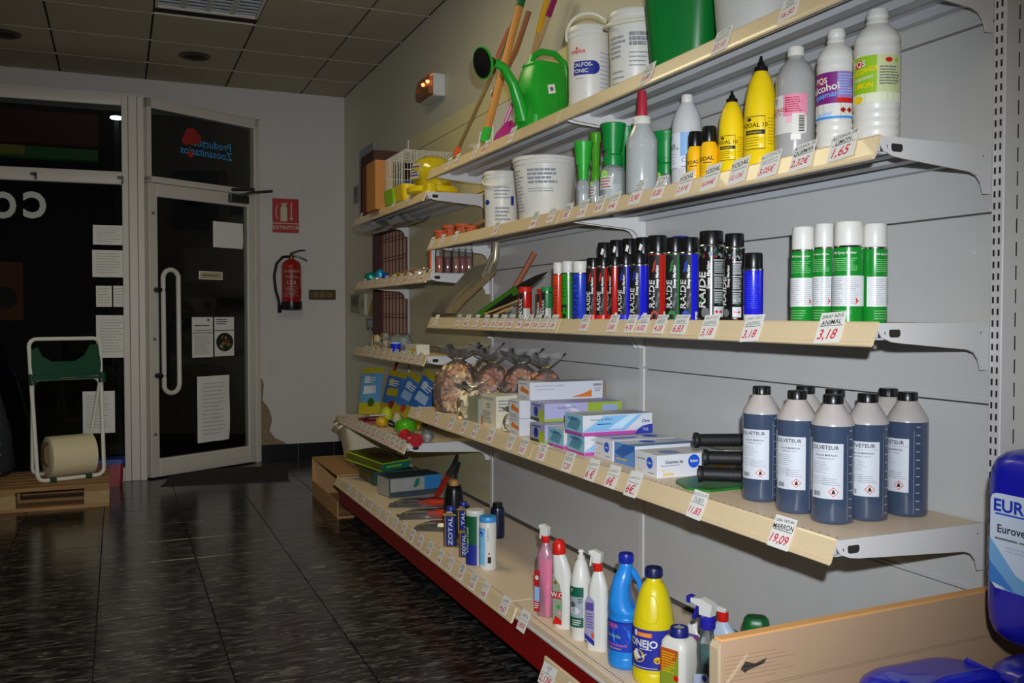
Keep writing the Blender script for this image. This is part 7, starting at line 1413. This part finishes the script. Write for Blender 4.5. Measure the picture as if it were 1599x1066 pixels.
# ================================================================== FOREGROUND
# folded cardboard standing at the end of the base
YB = 1.298; a = onY(1122, 1003, YB); b = onY(1530, 926, YB); root = thing('folded_cardboard', 'flat-folded brown cardboard box standing upright beside the blue canisters', 'cardboard box', (a[0], YB, 0))
W_ = 1.695-a[0]; z0, z1 = a[2], b[2]+(b[2]-a[2])*.25
g = G(); g.prism([(0, .0), (.26, .0), (.26, .26), (W_, .26), (W_, z1-.003), (0, z0-.003)] if 0 else [(0, 0), (.255, 0), (.255, .252), (W_, .252), (W_, z1), (0.004, z0)], lambda u, v, t: (u, t, v), 0, .005, KRAFT2); g.build('front_panel', root, smooth=0)
g = G(); g.prism([(.012, .0), (.255, .0), (.255, .252), (W_, .252), (W_, z1-.004), (.012, z0-.006)], lambda u, v, t: (u, t, v), .006, .017, KRAFT); g.build('inner_layers', root, smooth=0)
g = G(); g.prism([(.004, z0), (W_, z1), (W_, z1+.004), (.006, z0+.004)], lambda u, v, t: (u, t, v), 0, .019, M('cardboard_fold', 'd39a5c', .75)); g.build('top_fold', root, smooth=0)
g = G(); g.prism([(.0, .10), (.006, .08), (.006, z0), (.0, z0-.01)], lambda u, v, t: (u-.004, t, v), -.004, .02, M('packing_tape', 'b9a283', .3)); g.prism([(.004, z0-.09), (.06, z0-.03), (.058, z0-.027), (.004, z0-.082)], lambda u, v, t: (u, t, v), -.0015, 0, M('packing_tape')); g.build('tape', root, smooth=0)
Sk = plane((0, 0, 0), (1, 0, 0), (0, 0, 1)); g = G(); CRE = M('crease_brown', '8a6e52', .9)
for k in range(7): g.rect(Sk, .01, .12+.02*(k % 3), z0-.028-.007*k, z0-.0272-.007*k, CRE, .001)
for k in range(2): g.add([Sk(.06, z0-.085-.004*k, .001), Sk(W_, z1-.085-.004*k, .001), Sk(W_, z1-.084-.004*k, .001), Sk(.06, z0-.084-.004*k, .001)], [(0, 1, 2, 3)], CRE)
g.build('creases', root, smooth=0)
g = G(); g.poly(Sk, [(.045, z0-.052), (.055, z0-.040), (.075, z0-.046), (.10, z0-.040), (.095, z0-.048), (.08, z0-.052), (.06, z0-.056), (.055, z0-.06)], M('smudge', '3a3028', .9), .001); g.build('ink_smudge', root, smooth=0)
# blue canisters
BC = M('canister_blue', '1418a8', .32, coat=.3, bump=.02, bscale=20)
def canister(P, rz, lab, label=True, hz=1.0):
    root = thing('blue_canister', lab, 'canister', P, radians(rz), 'large blue canisters')
    W, D, H = .30, .25, .39; g = G(); L = []
    for z, k, r in ((0, .86, .05), (.012, .94, .055), (.03, .985, .06), (.06, 1, .06), (.29, 1, .06), (.318, .985, .06), (.335, .94, .058), (.346, .86, .055), (.352, .72, .05)): L.append(rr(D*k, W*k, r, z*hz if z < .3 else z-.39+.39*hz, n=6))
    g.loft(L, BC); g.build('body', root, smooth=50)
    o_ = .39*hz-.39; HP = Matrix.Translation((0, 0, o_))
    g = G(); g.loft([rr(.15, .035, .016, z, n=4) for z in (.345, .352)], BC, T=HP); g.tube([(-.075, 0, .35), (-.075, 0, .356), (-.05, 0, .362), (.03, 0, .362), (.055, 0, .356), (.055, 0, .35)], .0145, BC, 10, T=HP); g.build('handle', root)
    g = G(); g.lathe([(.034, .345), (.034, .362), (.030, .364)], BC, 20, c=(.03, -.10, 0), T=HP); g.build('neck', root); g = G(); g.lathe([(.030, .36), (.033, .362), (.033, .385), (.029, .389)], M('canister_cap', '15178a', .35), 20, c=(.03, -.10, 0), T=HP); g.build('cap', root)
    g = G(); g.tube([(-.10, -.11, .352), (-.06, -.04, .3545), (-.09, .05, .352)], .006, BC, 6, T=HP); g.tube([(.09, -.11, .352), (.07, -.03, .3545), (.09, .08, .352)], .006, BC, 6, T=HP); g.build('stacking_ribs', root)
    if label:
        S = plane((-D/2-.0008, W/2, 0), (0, -1, 0), (0, 0, 1)); g = G(); u0, u1, v0, v1, c = .036, .275, .092, .254, .012
        pts = [(u0+c, v0), (u1-c, v0), (u1, v0+c), (u1, v1-c), (u1-c*.3, v1-c*.3), (u1-c, v1), (u0+c, v1), (u0+c*.3, v1-c*.3), (u0, v1-c), (u0, v0+c)]
        g.poly(S, pts, M('can_label_white', 'c3cede', .45), .0006); LB = M('label_sky_wash', '6fa4d0', .45)
        g.poly(S, [(u0, v0+.045), (u0, v0+.085), (u0+.05, v0+.03), (u0+.12, v0), (u0+.03, v0)], LB, .0009); g.poly(S, [(u0, v0+.01), (u0, v0+.045), (u0+.04, v0+.01), (u0+.05, v0)], M('label_mid_blue', '3f7ac0', .45), .0012); g.rect(S, u0+.01, u1-.02, v1-.036, v1-.033, LATEX, .0012)
        g.build('label', root, smooth=0); g = G(); g.text('EUROVET', S, u0+.075, v1-.021, .029, M('euro_blue', '2036a8', .45), .0014, sx=1.1, bold=.03); g.text('Eurovet', S, u0+.044, v1-.060, .019, INK, .0014, bold=.015); g.text('AP', S, u0+.100, v1-.060, .019, M('euro_blue'), .0014, bold=.02); g.lines(S, u0+.01, u0+.2, v1-.08, v1-.073, 1, GINK, .0014); g.lines(S, u0+.03, u0+.15, v1-.098, v1-.086, 2, M('lav_print'), .0014); g.build('lettering', root, smooth=0)
    return root
canister((1.497, 1.022, BZ+.405), 0, 'blue plastic canister with white label, on top of the stack by the upright', True, .93)
canister((1.497, 1.022, BZ), 0, 'blue plastic canister under the labelled one, hidden behind the front one', False, 1.035)
canister((1.235, 1.06, BZ), 0, 'blue plastic canister in front, cut off by the bottom edge', False, 1.05)
